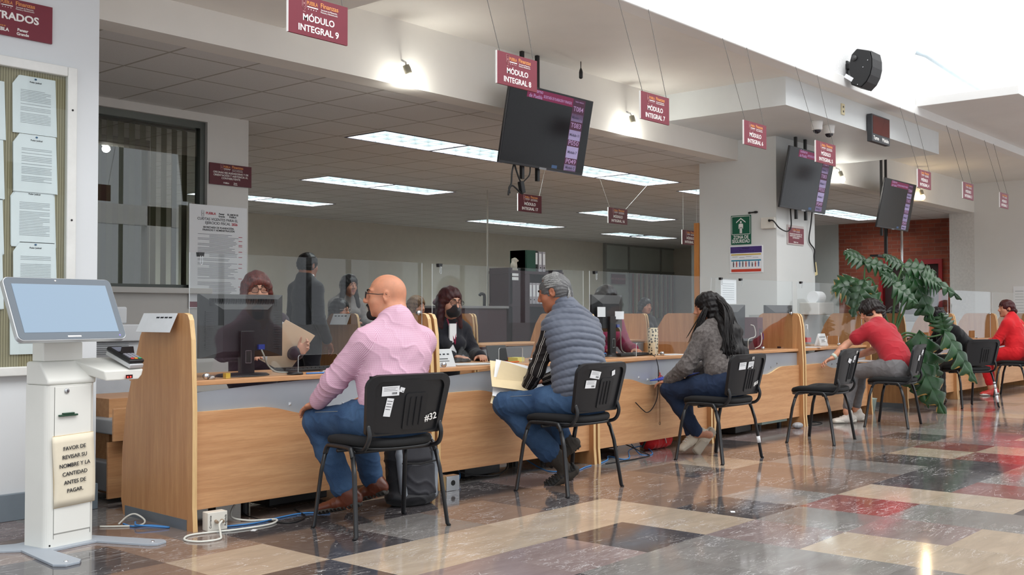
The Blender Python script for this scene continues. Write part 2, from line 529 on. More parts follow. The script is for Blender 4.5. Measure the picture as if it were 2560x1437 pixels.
def brick_mat():
    n = NT('red_brick')
    v = n.coord('Object', (1, 1, 1), (0, PI/2, PI/2))
    tc = n.node('ShaderNodeTexCoord'); sp = n.node('ShaderNodeSeparateXYZ'); cb = n.node('ShaderNodeCombineXYZ')
    n.l.new(tc.outputs['Object'], sp.inputs[0]); n.l.new(sp.outputs['Y'], cb.inputs[0]); n.l.new(sp.outputs['Z'], cb.inputs[1])
    br = n.node('ShaderNodeTexBrick'); n.l.new(cb.outputs[0], br.inputs['Vector'])
    br.inputs['Scale'].default_value = 1.0; br.inputs['Brick Width'].default_value = 0.24; br.inputs['Row Height'].default_value = 0.075
    br.inputs['Mortar Size'].default_value = 0.006
    br.inputs['Color1'].default_value = (*srgb(158, 78, 54), 1); br.inputs['Color2'].default_value = (*srgb(130, 62, 46), 1); br.inputs['Mortar'].default_value = (*srgb(140, 100, 84), 1)
    nz = n.noise(tc.outputs['Object'], 6, 4, 0.6)
    n.set(n.mix(n.ramp(nz, [(0.35, 0.0), (0.75, 0.5)]), br.outputs['Color'], srgb(112, 56, 44)), 0.85)
    n.bump(n.math('SUBTRACT', 1.0, br.outputs['Fac']), 0.5, 0.01)
    return n.m
# brick wall with a doorway
bw = MB()
DY0, DY1, DZ1 = 7.05, 8.28, 2.16
bw.box(20.85, 21.05, 6.3, DY0, 0, CZ); bw.box(20.85, 21.05, DY1, 9.13, 0, CZ); bw.box(20.85, 21.05, DY0, DY1, DZ1, CZ)
struct('wall_brick', bw, brick_mat())
M_redframe = mat('red_door_frame', (150, 22, 30), 0.45)
d = MB()
d.box(20.80, 21.0, DY0, DY0+0.07, 0, DZ1); d.box(20.80, 21.0, DY1-0.07, DY1, 0, DZ1); d.box(20.80, 21.0, DY0+0.07, DY1-0.07, DZ1-0.09, DZ1)
dr = struct('door_1', d, M_redframe)
MB().box(20.93, 20.97, DY0+0.07, DY1-0.07, 0, DZ1-0.09).build('door_panel', mat('dark_door', (52, 26, 28), 0.5), dr)
struct('wall_plaster', MB().box(20.85, 21.05, 9.13, 12.6, 0, CZ), mat('plaster_grey', (176, 178, 176), 0.75, var=0.06, vscale=2))
struct('wall_corridor', MB().box(21.05, 25.6, 6.0, 6.3, 0, CZ), M_backwall)
# --- glazed office front in the back wall
w = MB()
for x in (22.3, 23.35, 24.9): w.box(x, x+0.06, 16.02, 16.1, 0, CZ)
w.box(22.36, 25.6, 16.025, 16.1, 2.22, 2.28); w.box(22.36, 25.6, 16.025, 16.1, CZ-0.05, CZ-.001)
w2 = struct('window_2', w, mat('dark_frame', (150, 152, 146), 0.5))
MB().box(22.36, 25.6, 16.05, 16.06, 0.0, CZ-0.05).build('pane', mat('dark_panel', (186, 192, 184), 0.45, var=0.05, vscale=2), w2)
cur = MB()
n = NT('striped_curtain')
tc = n.node('ShaderNodeTexCoord'); sp = n.node('ShaderNodeSeparateXYZ'); n.l.new(tc.outputs['Object'], sp.inputs[0])
fr = n.math('FRACT', n.math('MULTIPLY', sp.outputs['X'], 4.2))
n.set(n.ramp(fr, [(0.0, srgb(196, 188, 164)), (0.34, srgb(196, 188, 164)), (0.36, srgb(140, 70, 54)), (0.66, srgb(140, 70, 54)), (0.68, srgb(120, 128, 104))]), 0.9)
n.n['Color Ramp'].color_ramp.interpolation = 'CONSTANT'
for k in range(40):
    x = 23.45+k*0.05
    cur.box(x, x+0.05, 15.95-(k % 2)*0.02, 15.98-(k % 2)*0.02, 1.0, 2.18)
cur.build('curtain', n.m, w2)
# --- the opposite side of the hall: tall glazed front (only met in reflections)
w = MB()
w.box(-12, 22, -8.3, -8.0, 0, 0.9)
for k in range(-4, 8):
    w.box(k*3.0-0.35, k*3.0+0.35, -8.3, -8.0, 0.9, 9.0)
w.box(-12, 22, -8.3, -8.0, 3.4, 3.9); w.box(-12, 22, -8.3, -8.0, 8.2, 9.0)
struct('wall_opposite', w, M_wall)
wf = MB()
for k in range(-4, 7):
    for q in (1.0, 2.0): wf.box(k*3.0+q-0.04, k*3.0+q+0.04, -8.2, -8.12, 0.9, 8.2)
struct('window_3', wf, M_frame)
# hanging cable duct in the office
o = MB().tube([(11.65, 10.5, 1.2), (11.65, 10.5, CZ)], 0.012, 6).build('cable_duct', mat('duct_white', (190, 188, 180), 0.5))
tag(o, 'thin pale vertical cable duct rising to the office ceiling', 'cable duct')

# ------------------------------------------------------------------ ceiling lights, recessed into the tiled ceiling
M_lens = emis('lamp_panel', (236, 246, 246), 14.0)
M_louver = mat('louver', (150, 156, 158), 0.3, 0.6, var=0)
M_lframe = mat('lamp_frame', (70, 66, 80), 0.5)
LW, LD = 1.20, 0.59
def ceiling_lamp(label=None):
    t = thing('ceiling_light', label, 'ceiling light', (0, 0, 0), 0, 'fluorescent ceiling lights of the office')
    W, D = LW, LD
    f = MB()
    f.box(-W/2-.014, W/2+.014, -D/2-.014, -D/2+.004, -0.005, -0.0005); f.box(-W/2-.014, W/2+.014, D/2-.004, D/2+.014, -0.005, -0.0005)
    f.box(-W/2-.014, -W/2+.004, -D/2+.004, D/2-.004, -0.005, -0.0005); f.box(W/2-.004, W/2+.014, -D/2+.004, D/2-.004, -0.005, -0.0005)
    f.build('frame', M_lframe, t)
    MB().box(-W/2+.002, W/2-.002, -D/2+.002, D/2-.002, 0.056, 0.062).build('diffuser', M_lens, t)
    l = MB()
    for k in range(1, 6): l.box(-W/2+W*k/6-.004, -W/2+W*k/6+.004, -D/2+.004, D/2-.004, -0.001, 0.055)
    for k in range(1, 3): l.box(-W/2+.004, W/2-.004, -D/2+D*k/3-.0035, -D/2+D*k/3+.0035, -0.0012, 0.0545)
    l.build('louver', M_louver, t)
    return t
LAMPS = [
 (7.80, 8.16, 'nearest lit ceiling panel, left half of the pair beside the big screen'),
 (9.03, 8.16, 'nearest lit ceiling panel half hidden by the left edge of the big screen'),
 (10.9, 8.16, 'lit ceiling panel emerging right behind the big screen'),
 (12.13, 8.16, 'lit ceiling panel at the right end of the row behind the big screen'),
 (9.68, 11.32, 'lit ceiling panel second row back, left half'),
 (10.91, 11.32, 'lit ceiling panel second row back, right half left of the big screen'),
 (9.62, 14.02, 'small lit ceiling panel beside the wall edge above the fee poster'),
 (10.85, 14.02, 'lit ceiling panel third row back, right of the fee poster wall'),
 (15.85, 14.0, 'lit ceiling panel far back under the big screen, left half'),
 (17.08, 14.0, 'lit ceiling panel far back left of the sign for module sixteen'),
 (15.9, 11.3, 'lit ceiling panel just behind the sign for module sixteen'),
 (17.13, 11.3, 'lit ceiling panel right of the sign for module sixteen'),
 (20.3, 14.0, 'farthest lit ceiling panel, left half, below the sixteen sign lights'),
 (21.5, 14.0, 'farthest lit ceiling panel ending at the sign beside the pillar'),
 (18.4, 8.25, 'lit ceiling panel right of the pillar, left half'),
 (19.63, 8.25, 'lit ceiling panel right of the pillar beside the far screen'),
]
LAMPS += [(x, y, 'unseen ceiling panel added behind a wall or pillar to brighten the office') for x, y in ((5.2, 11.32), (6.4, 14.0), (3.4, 14.0), (3.0, 11.32), (14.2, 8.16), (15.4, 8.16))]  # extra panels out of view, added to lift the office light
rows = {}
for x, y, lb in LAMPS: rows.setdefault({8.16: 8.16, 8.25: 8.16, 11.32: 11.32, 11.3: 11.32, 14.02: 14.02, 14.0: 14.02}[y], []).append(x)
cm, y = MB(), 6.41
for yr in sorted(rows):
    cm.box(1.5, 26, y, yr-LD/2, CZ, CZ+0.08)
    x = 1.5
    for xl in sorted(rows[yr]):
        cm.box(x, xl-LW/2, yr-LD/2, yr+LD/2, CZ, CZ+0.08); x = xl+LW/2
    cm.box(x, 26, yr-LD/2, yr+LD/2, CZ, CZ+0.08); y = yr+LD/2
cm.box(1.5, 26, y, 16.6, CZ, CZ+0.08)
struct('ceiling', cm, M_ceil)
for q, (x, y, lb) in enumerate(LAMPS):
    y = {8.25: 8.16, 11.3: 11.32, 14.0: 14.02}.get(y, y)
    if q == 0:
        lamp0 = ceiling_lamp(lb); lamp0.location = (x, y, CZ)
    else:
        dup(lamp0, (x, y, CZ), 0, lb)
# ------------------------------------------------------------------ service counters
M_acryl = glass_mat('acrylic', (0.955, 0.965, 0.965), 0.0, base=0.035)
M_acedge = mat('acrylic_edge', (225, 230, 232), 0.3, var=0)
def panel_profile():
    front = [(0.0, 0.0), (0.010, 0.12), (0.012, 0.63), (0.030, 0.98), (0.048, 1.08), (0.066, 1.108), (0.10, 1.117)]
    back = [(0.44, 1.117), (0.475, 1.10), (0.55, 0.992), (0.618, 0.826), (0.70, 0.591), (0.738, 0.367), (0.747, 0.087), (0.72, 0.0)]
    return front + back
def side_panel(x0, x1, parent, foot=False):
    pr = panel_profile()
    mb = MB()
    n = len(pr)
    # yz outline extruded along x
    vs = [(x0, y, z) for y, z in pr] + [(x1, y, z) for y, z in pr]
    mb.mi = 0
    mb.add(vs, [tuple(range(n)), tuple(range(2*n-1, n-1, -1))])
    mb.mi = 1
    mb.add(vs, [(i, n+i, n+(i+1) % n, (i+1) % n) for i in range(n)])
    o = mb.build('side_panel', [M_woodZ, M_edge], parent)
    bm = bmesh.new(); bm.from_mesh(o.data); bmesh.ops.recalc_face_normals(bm, faces=bm.faces); bm.to_mesh(o.data); bm.free()
    if foot:
        MB().box(x0-0.003, x0, 0.06, 0.70, 0.0, 0.055).build('foot_plate', mat('foot_steel', (118, 124, 130), 0.4, 0.4), o)
    return o
def wave_z(t):
    hi, lo = 0.605, 0.543
    def ss(a, b, x): 
        x = max(0, min(1, (x-a)/(b-a))); return x*x*(3-2*x)
    d = ss(0.25, 0.47, t)*(1-ss(0.60, 0.80, t))
    return hi-(hi-lo)*d
M_dkpanel = wood('beech_shade', (150, 102, 62), (176, 126, 82), 'X')
def counter(x0, y0, x1, y1, label, left_foot=True, plateau=True):
    L = math.hypot(x1-x0, y1-y0); rz = math.atan2(y1-y0, x1-x0)
    t = thing('service_counter', label, 'counter', (x0, y0, 0), rz, 'beech service counters in a row')
    th = 0.027
    side_panel(0, th, t, left_foot); side_panel(L-th, L, t)
    MB().box(th, L-th, 0.055, 0.72, 0.74, 0.766).build('worktop', [M_woodX], t, bevel=0.003)
    # front board with the wavy top
    N = 48
    mb = MB(); ybk, yfr = 0.072, 0.052
    xs = [th+(L-2*th)*i/N for i in range(N+1)]
    vs = []
    for x in xs:
        z = wave_z((x-th)/(L-2*th))
        vs += [(x, yfr, 0.10), (x, yfr, z), (x, ybk, z), (x, ybk, 0.10)]
    fs = []; ms = []
    for i in range(N):
        a, b = 4*i, 4*i+4
        for q in range(4):
            fs.append((a+q, b+q, b+(q+1) % 4, a+(q+1) % 4)[::-1]); ms.append(1 if q in (1, 3) else 0)
    fs += [(0, 1, 2, 3), (4*N+3, 4*N+2, 4*N+1, 4*N)]; ms += [0, 0]
    mb.v, mb.f, mb.m = vs, fs, ms
    fp = mb.build('front_panel', [M_woodX, M_edge], t)
    bm = bmesh.new(); bm.from_mesh(fp.data); bmesh.ops.recalc_face_normals(bm, faces=bm.faces); bm.to_mesh(fp.data); bm.free()
    # metal sheet between board and worktop
    mb = MB(); vs, fs = [], []
    for x in xs:
        u = (x-th)/(L-2*th)
        zt = 0.738-0.036*max(0, 1-u/0.45)**1.2-0.012*max(0, (u-0.75)/0.25)
        bul = 0.012*sin(PI*u)
        vs += [(x, 0.074-bul*0.0, 0.50), (x, 0.074, zt), (x, 0.080, zt), (x, 0.080, 0.50)]
    for i in range(N):
        a, b = 4*i, 4*i+4
        for q in range(4): fs.append((a+q, b+q, b+(q+1) % 4, a+(q+1) % 4)[::-1])
    fs += [(0, 1, 2, 3), (4*N+3, 4*N+2, 4*N+1, 4*N)]
    mb.v, mb.f, mb.m = vs, fs, [0]*len(fs)
    mp = mb.build('metal_sheet', M_alu, t)
    bm = bmesh.new(); bm.from_mesh(mp.data); bmesh.ops.recalc_face_normals(bm, faces=bm.faces); bm.to_mesh(mp.data); bm.free()
    k = 0
    x = L*0.38
    while x < L*0.76:
        z = wave_z((x-th)/(L-2*th))+0.042
        r = MB(); r.add([(x-.009, .074, z-.009), (x+.009, .074, z-.009), (x+.009, .074, z+.009), (x-.009, .074, z+.009), (x, .064, z)], [(0, 1, 4), (1, 2, 4), (2, 3, 4), (3, 0, 4), (3, 2, 1, 0)])
        r.build('rivet', M_chrome, mp)
        x += 0.125
    return t
COUNTERS = [
 (3.075, 4.79, 4.775, 4.74, 'beech counter nearest the self-service kiosk, with the black monitor on it'),
 (4.80, 4.74, 6.40, 4.68, 'beech counter in front of the man in the quilted vest'),
 (6.425, 4.68, 8.09, 4.675, 'beech counter holding the paw print tube, by the long-haired woman'),
 (8.115, 4.675, 9.855, 4.67, 'beech counter with the maroon file box on it'),
 (9.88, 4.67, 11.54, 4.67, 'beech counter where the man in the red tee sits'),
 (12.53, 4.65, 14.29, 4.65, 'beech counter behind the leafy plant and the woman in black'),
 (14.31, 4.65, 16.06, 4.65, 'beech counter where the woman in red sits'),
 (16.08, 4.65, 17.83, 4.65, 'beech counter right behind the woman in red'),
 (17.85, 4.65, 19.60, 4.65, 'farthest beech counter at the end of the row'),
]
for c in COUNTERS: counter(*c)

# clear acrylic screens on the worktops
def screen(x0, x1, y, z1, label, notch, rz=0.0, clips=(), z0=0.772, lean=0.0):
    t = thing('acrylic_screen', label, 'screen', (x0, y, z0), rz, 'clear acrylic screens on the counters')
    W, H = x1-x0, z1-z0
    a, b = notch
    def arc(cx, cz, r, a0, a1): return [(cx+r*cos(rad(a0+(a1-a0)*k/5)), cz+r*sin(rad(a0+(a1-a0)*k/5))) for k in range(6)]
    out = [(0, 0), (a, 0)] + arc(a+.015, .092, .015, 180, 90) + arc(b-.015, .092, .015, 90, 0) + [(b, 0), (W, 0), (W, H), (lean, H)]
    mb = MB(); n = len(out)
    vs = [(p[0], -0.003, p[1]) for p in out] + [(p[0], 0.003, p[1]) for p in out]
    mb.mi = 0; mb.add(vs, [tuple(range(n)), tuple(range(2*n-1, n-1, -1))])
    mb.mi = 1; mb.add(vs, [(i, n+i, n+(i+1) % n, (i+1) % n) for i in range(n)])
    mb.build('sheet', [M_acryl, M_acedge], t)
    for (x, z) in ((0.10, 0.012), (W*0.62, 0.012), (W-0.03, H*0.52)):
        MB().lathe([(0.014, -0.012), (0.014, -0.004), (0.017, 0.006), (0.017, 0.012)], 14, T(x, 0, z) @ RX(PI/2)).build('standoff', M_chrome, t, smooth=True)
    return t
screen(3.105, 4.745, 4.885, 1.435, 'clear acrylic screen standing before the red-haired clerk and her monitor', (0.69, 0.97), -0.03)
screen(4.835, 6.37, 4.835, 1.432, 'clear acrylic screen standing before the clerk in the black face mask', (0.62, 0.86), -0.036)
screen(6.46, 8.06, 4.79, 1.435, 'clear acrylic screen behind the paw print tube', (0.62, 0.90), -0.004)
screen(8.20, 9.83, 4.79, 1.43, 'clear acrylic screen with two sheets clipped on top, behind the maroon file box', (0.10, 0.36), 0, lean=0.06)
screen(9.91, 11.51, 4.78, 1.43, 'clear acrylic screen in front of the man in the red tee', (0.7, 0.98), 0)
screen(12.57, 14.25, 4.76, 1.42, 'clear acrylic screen behind the woman in black', (0.7, 0.98), 0)
screen(14.35, 16.02, 4.76, 1.42, 'clear acrylic screen in front of the woman in red', (0.7, 0.98), 0)
screen(16.12, 17.8, 4.76, 1.42, 'farthest clear acrylic screen, behind the woman in red', (0.7, 0.98), 0)

def binder_clip(x, y, z, label, paper=False):
    t = thing('binder_clip', label, 'clip', (x, y, z), 0, 'black binder clips on the acrylic screens')
    m = MB(); m.prism([(-.018, -.010), (.018, -.010), (.014, .012), (-.014, .012)], -0.012, 0.012, RX(-PI/2) @ T(0, 0, 0))
    m.build('jaw', M_black, t)
    pts = [(-.006, -.013, -.008), (-.008, -.014, -.03), (-.010, -.014, -.046), (-.006, -.014, -.056), (.002, -.014, -.052), (.004, -.014, -.04), (.005, -.013, -.008)]
    MB().tube(spline(pts, 4), 0.0014, 6).build('handle', M_chrome, t, smooth=True)
for (x, y, lb) in ((3.165, 4.88, 'black binder clip on the screen over the fee poster'), (4.895, 4.83, 'black binder clip on the screen above the masked clerk'),
                   (6.53, 4.788, 'black binder clip on the screen left of the long-haired woman'), (8.42, 4.788, 'binder clip holding the hanging sheets, left one'),
                   (8.78, 4.788, 'binder clip holding the hanging sheets, right one'), (10.0, 4.778, 'tiny binder clip on the screen by the red tee man')):
    binder_clip(x, y, 1.425, lb)

# ------------------------------------------------------------------ chairs
M_chair = mat('chair_plastic', (25, 26, 29), 0.40, var=0.08, bump=0.10, bscale=300)
M_fabric = mat('black_fabric', (20, 20, 22), 0.92, var=0.15, vscale=60, bump=0.25, bscale=600)
def rrect(w0, w1, h, r0, r1, n=6):
    """rounded trapezoid outline: width w0 at the bottom, w1 at the top"""
    P = []
    for (cx, cz, r, a0) in ((w0/2-r0, r0, r0, -90), (w1/2-r1, h-r1, r1, 0), (-w1/2+r1, h-r1, r1, 90), (-w0/2+r0, r0, r0, 180)):
        for k in range(n+1):
            a = rad(a0+90*k/n); P.append((cx+r*cos(a), cz+r*sin(a)))
    return P
def make_chair(label, group='black visitor chairs along the counters'):
    t = thing('visitor_chair', label, 'chair', (0, 0, 0), 0, group)
    # seat cushion, wider at the front, soft edges
    out = []
    for k in range(40):
        a = 2*PI*k/40; e = 3.2
        c, s_ = cos(a), sin(a)
        x = 0.235*math.copysign(abs(c)**(2/e), c); y = 0.215*math.copysign(abs(s_)**(2/e), s_)
        out.append((x*(1.0+0.06*y/0.215), y))
    def layers(zs):
        vs, fs = [], []
        n = len(out)
        for (sc, z) in zs:
            for (x, y) in out:
                d = 0.0 if y < 0.10 else -0.022*((y-0.10)/0.115)**2
                vs.append((x*sc, y*sc, z+d+0.012*(x/0.235)**2*(1 if z > 0.45 else .6)))
        for i in range(len(zs)-1):
            for k in range(n): fs.append((i*n+k, i*n+(k+1) % n, (i+1)*n+(k+1) % n, (i+1)*n+k))
        fs.append(tuple(range(n-1, -1, -1))); fs.append(tuple((len(zs)-1)*n+k for k in range(n)))
        return MB().add(vs, fs)
    layers([(0.93, 0.437), (0.99, 0.445), (1.0, 0.458), (0.975, 0.472), (0.85, 0.479), (0.4, 0.476)]).build('seat', M_fabric, t, smooth=True)
    layers([(0.80, 0.418), (0.96, 0.424), (0.985, 0.436), (0.9, 0.44)]).build('seat_pan', M_chair, t, smooth=True)
    # backrest: shell with raised rim and ribbed plaque, cushion on the front
    A = T(0, -0.205, 0.50) @ RX(rad(13))       # local x, up z, front +y
    H = 0.315
    def ring(o, i, y0, y1):
        n = len(o); vs = [(p[0], y0, p[1]) for p in o]+[(p[0], y0, p[1]) for p in i]+[(p[0], y1, p[1]) for p in o]+[(p[0], y1, p[1]) for p in i]
        fs = []
        for k in range(n):
            k2 = (k+1) % n
            fs += [(k, k2, n+k2, n+k), (2*n+k, 3*n+k, 3*n+k2, 2*n+k2), (k, 2*n+k, 2*n+k2, k2), (n+k, n+k2, 3*n+k2, 3*n+k)]
        return vs, fs
    def curved(vs): return [(x, y+0.55*x*x, z) for x, y, z in vs]   # wraps forward at the sides
    sh = MB()
    o_, i_ = rrect(0.43, 0.475, H, 0.02, 0.065), [(p[0]*0.83, 0.012+p[1]*0.865) for p in rrect(0.43, 0.475, H, 0.02, 0.05)]
    v_, f_ = ring(o_, i_, -0.022, 0.0); sh.add(curved(v_), f_, A)
    n = len(i_)
    # recessed rear face as strips so it can curve
    rows = 10; cols = 14
    vs, fs = [], []
    for a in range(rows+1):
        for b in range(cols+1):
            z = 0.008+(H-0.03)*a/rows; wv = (0.36+0.035*a/rows)
            vs.append((-wv/2+wv*b/cols, -0.010, z))
    for a in range(rows):
        for b in range(cols):
            q = a*(cols+1)+b; fs.append((q, q+cols+1, q+cols+2, q+1)[::-1])
    sh.add(curved(vs), fs, A)
    pq = rrect(0.125, 0.13, 0.19, 0.01, 0.018)
    sh.add(curved([(p[0]+0.035, -0.016, p[1]+0.03) for p in pq]+[(p[0]+0.035, -0.006, p[1]+0.03) for p in pq]),
           [tuple(range(len(pq)))]+[(k, len(pq)+k, len(pq)+(k+1) % len(pq), (k+1) % len(pq)) for k in range(len(pq))], A)
    for k in range(3):
        x = 0.003+0.032*k
        sh.tube([A @ Vector(curved([(x, -0.0165, 0.05+0.15*q/6)])[0]) for q in range(7)], 0.0045, 6)
    bm_o = sh.build('backrest', M_chair, t, smooth=True)
    bm = bmesh.new(); bm.from_mesh(bm_o.data); bmesh.ops.recalc_face_normals(bm, faces=bm.faces); bm.to_mesh(bm_o.data); bm.free()
    em = bm_o.modifiers.new('edge', 'EDGE_SPLIT'); em.split_angle = rad(38)
    # cushion
    cu = MB(); rows, cols = 8, 12; vs, fs = [], []
    for side in (0, 1):
        for a in range(rows+1):
            for b in range(cols+1):
                u, v = b/cols*2-1, a/rows*2-1
                wv = 0.40+0.04*a/rows
                puff = 0.03*(1-abs(u)**5)*(1-abs(v)**5)
                vs.append((u*wv/2, 0.0 if side == 0 else 0.004+puff, 0.01+(H-0.02)*a/rows))
    nn = (rows+1)*(cols+1)
    for a in range(rows):
        for b in range(cols):
            q = a*(cols+1)+b; fs.append((q, q+1, q+cols+2, q+cols+1)); fs.append(tuple(nn+i for i in (q, q+cols+1, q+cols+2, q+1)))
    cu.add(curved(vs), fs, A)
    cu.build('back_cushion', M_fabric, t, smooth=True)
    # tubes
    for s in (-1, 1):
        for yf, yt in ((0.20, 0.13), (-0.20, -0.125)):
            MB().tube([(s*0.272, yf, 0.0), (s*0.262, yf*0.99-0.0, 0.012), (s*0.245, (yf*0.4+yt*0.6), 0.30), (s*0.238, yt*1.02, 0.395)], 0.0135, 10, flat=0.75).build('leg', M_blackm, t, smooth=True)
        MB().tube(spline([(s*0.238, 0.133, 0.39), (s*0.236, 0.115, 0.425), (s*0.235, 0.08, 0.437), (s*0.235, -0.08, 0.437), (s*0.236, -0.11, 0.425), (s*0.238, -0.128, 0.39)], 5), 0.0125, 10).build('side_rail', M_blackm, t, smooth=True)
        MB().tube(spline([(s*0.20, -0.02, 0.425), (s*0.205, -0.14, 0.425), (s*0.21, -0.195, 0.445), (s*0.205, -0.222, 0.50), (s*0.203, -0.205+0.0, 0.56)], 5), 0.0115, 10).build('back_tube', M_blackm, t, smooth=True)
    MB().tube([(-0.237, 0.02, 0.415), (0.237, 0.02, 0.415)], 0.010, 8).build('cross_bar', M_blackm, t, smooth=True)
    MB().tube([(-0.237, -0.10, 0.415), (0.237, -0.10, 0.415)], 0.010, 8).build('cross_bar', M_blackm, t, smooth=True)
    return t
CHAIRS = [
 (3.80, 4.175, -9, 'black chair under the man in the pink checked shirt'),
 (5.40, 4.165, 0, 'black chair under the man in the quilted vest'),
 (7.25, 4.145, -2, 'black chair under the long-haired woman in the grey knit jacket'),
 (8.84, 4.045, 6, 'empty black chair standing between two seated visitors'),
 (10.54, 4.065, 8, 'black chair under the man in the red tee'),
 (13.21, 4.20, -27, 'black chair with a white taped leg under the woman in black'),
 (15.28, 4.25, 8, 'black chair under the woman in red'),
]
chairs = []
for q, (x, y, a, lb) in enumerate(CHAIRS):
    if q == 0:
        ch0 = make_chair(lb); ch0.scale = (1.07, 1.03, 1.0); ch0.location = (x, y, 0); ch0.rotation_euler = (0, 0, rad(a)); chairs.append(ch0)
    else:
        chairs.append(dup(ch0, (x, y, 0), rad(a), lb))
# property stickers and paint marks on the backs
BK = T(0, -0.205, 0.50) @ RX(rad(13))
def on_back(x, z, y=-0.0125): return BK @ T(x, y+0.55*x*x, z) @ RZ(math.atan(1.1*x)) @ RX(PI/2)
def sticker(ch, x, z, w, h, tilt=0.0, lines=3, bar=True):
    m = MB(); Mx = on_back(x, z, -0.0135) @ RZ(rad(tilt))
    m.box(-w/2, w/2, -h/2, h/2, 0.0, 0.0008, Mx)
    s = m.build('sticker', M_paper, ch)
    k = MB()
    for q in range(lines): k.box(-w*0.40, w*(0.38-0.1*(q % 2)), h*(0.34-0.15*q)-h*.015, h*(0.34-0.15*q)+h*.015, 0.0008, 0.0011, Mx)
    if bar:
        for q in range(7): k.box(w*(0.08+0.045*q), w*(0.10+0.045*q+0.008*(q % 3)), -h*0.36, -h*0.14, 0.0008, 0.0011, Mx)
    k.build('print', M_ink, s)
def mark(ch, txt, x, z, size, tilt=0): text('paint_mark', txt, size, on_back(x, z, -0.0185 if True else 0) @ RZ(rad(tilt)), M_letter, ch, bold=0.01)
sticker(chairs[0], -0.115, 0.235, 0.09, 0.05, 3); sticker(chairs[0], -0.055, 0.24, 0.025, 0.025, -15, 0, True); sticker(chairs[0], -0.115, 0.15, 0.036, 0.095, -6, 4, False)
mark(chairs[0], '#32', 0.135, 0.085, 0.05, 8)
sticker(chairs[1], -0.09, 0.245, 0.085, 0.048, -8); sticker(chairs[1], -0.115, 0.185, 0.085, 0.05, 0); sticker(chairs[1], 0.085, 0.25, 0.034, 0.032, 15, 0, False)
sticker(chairs[2], -0.10, 0.23, 0.075, 0.055, 4, 3, False); sticker(chairs[2], 0.0, 0.235, 0.07, 0.055, 2, 3); mark(chairs[2], 'F1', 0.01, 0.287, 0.034, 6); mark(chairs[2], '#64', 0.13, 0.085, 0.045, 8)
sticker(chairs[3], 0.06, 0.225, 0.06, 0.06, 4, 3, False); sticker(chairs[3], -0.05, 0.215, 0.075, 0.036, -14, 0, False); mark(chairs[3], 'F2', 0.08, 0.287, 0.034, 4)
sticker(chairs[4], 0.03, 0.24, 0.075, 0.05, -3, 2); sticker(chairs[4], -0.04, 0.185, 0.075, 0.055, -3, 3)
# white tape on two legs
def tape(ch, s, yf, za, zb):
    a, b = Vector((s*0.262, yf*0.99, 0.012)), Vector((s*0.245, yf*0.4-0.125*0.6, 0.30))
    p = lambda z: a+(b-a)*((z-0.012)/0.288)
    MB().tube([p(za), p(zb)], 0.0148, 10, flat=0.78).build('tape', M_paper, ch, smooth=True)
tape(chairs[2], 1, -0.20, 0.115, 0.165)
for za, zb in ((0.06, 0.14), (0.15, 0.22), (0.225, 0.27), (0.28, 0.30)): tape(chairs[5], 1, -0.20, za, zb)
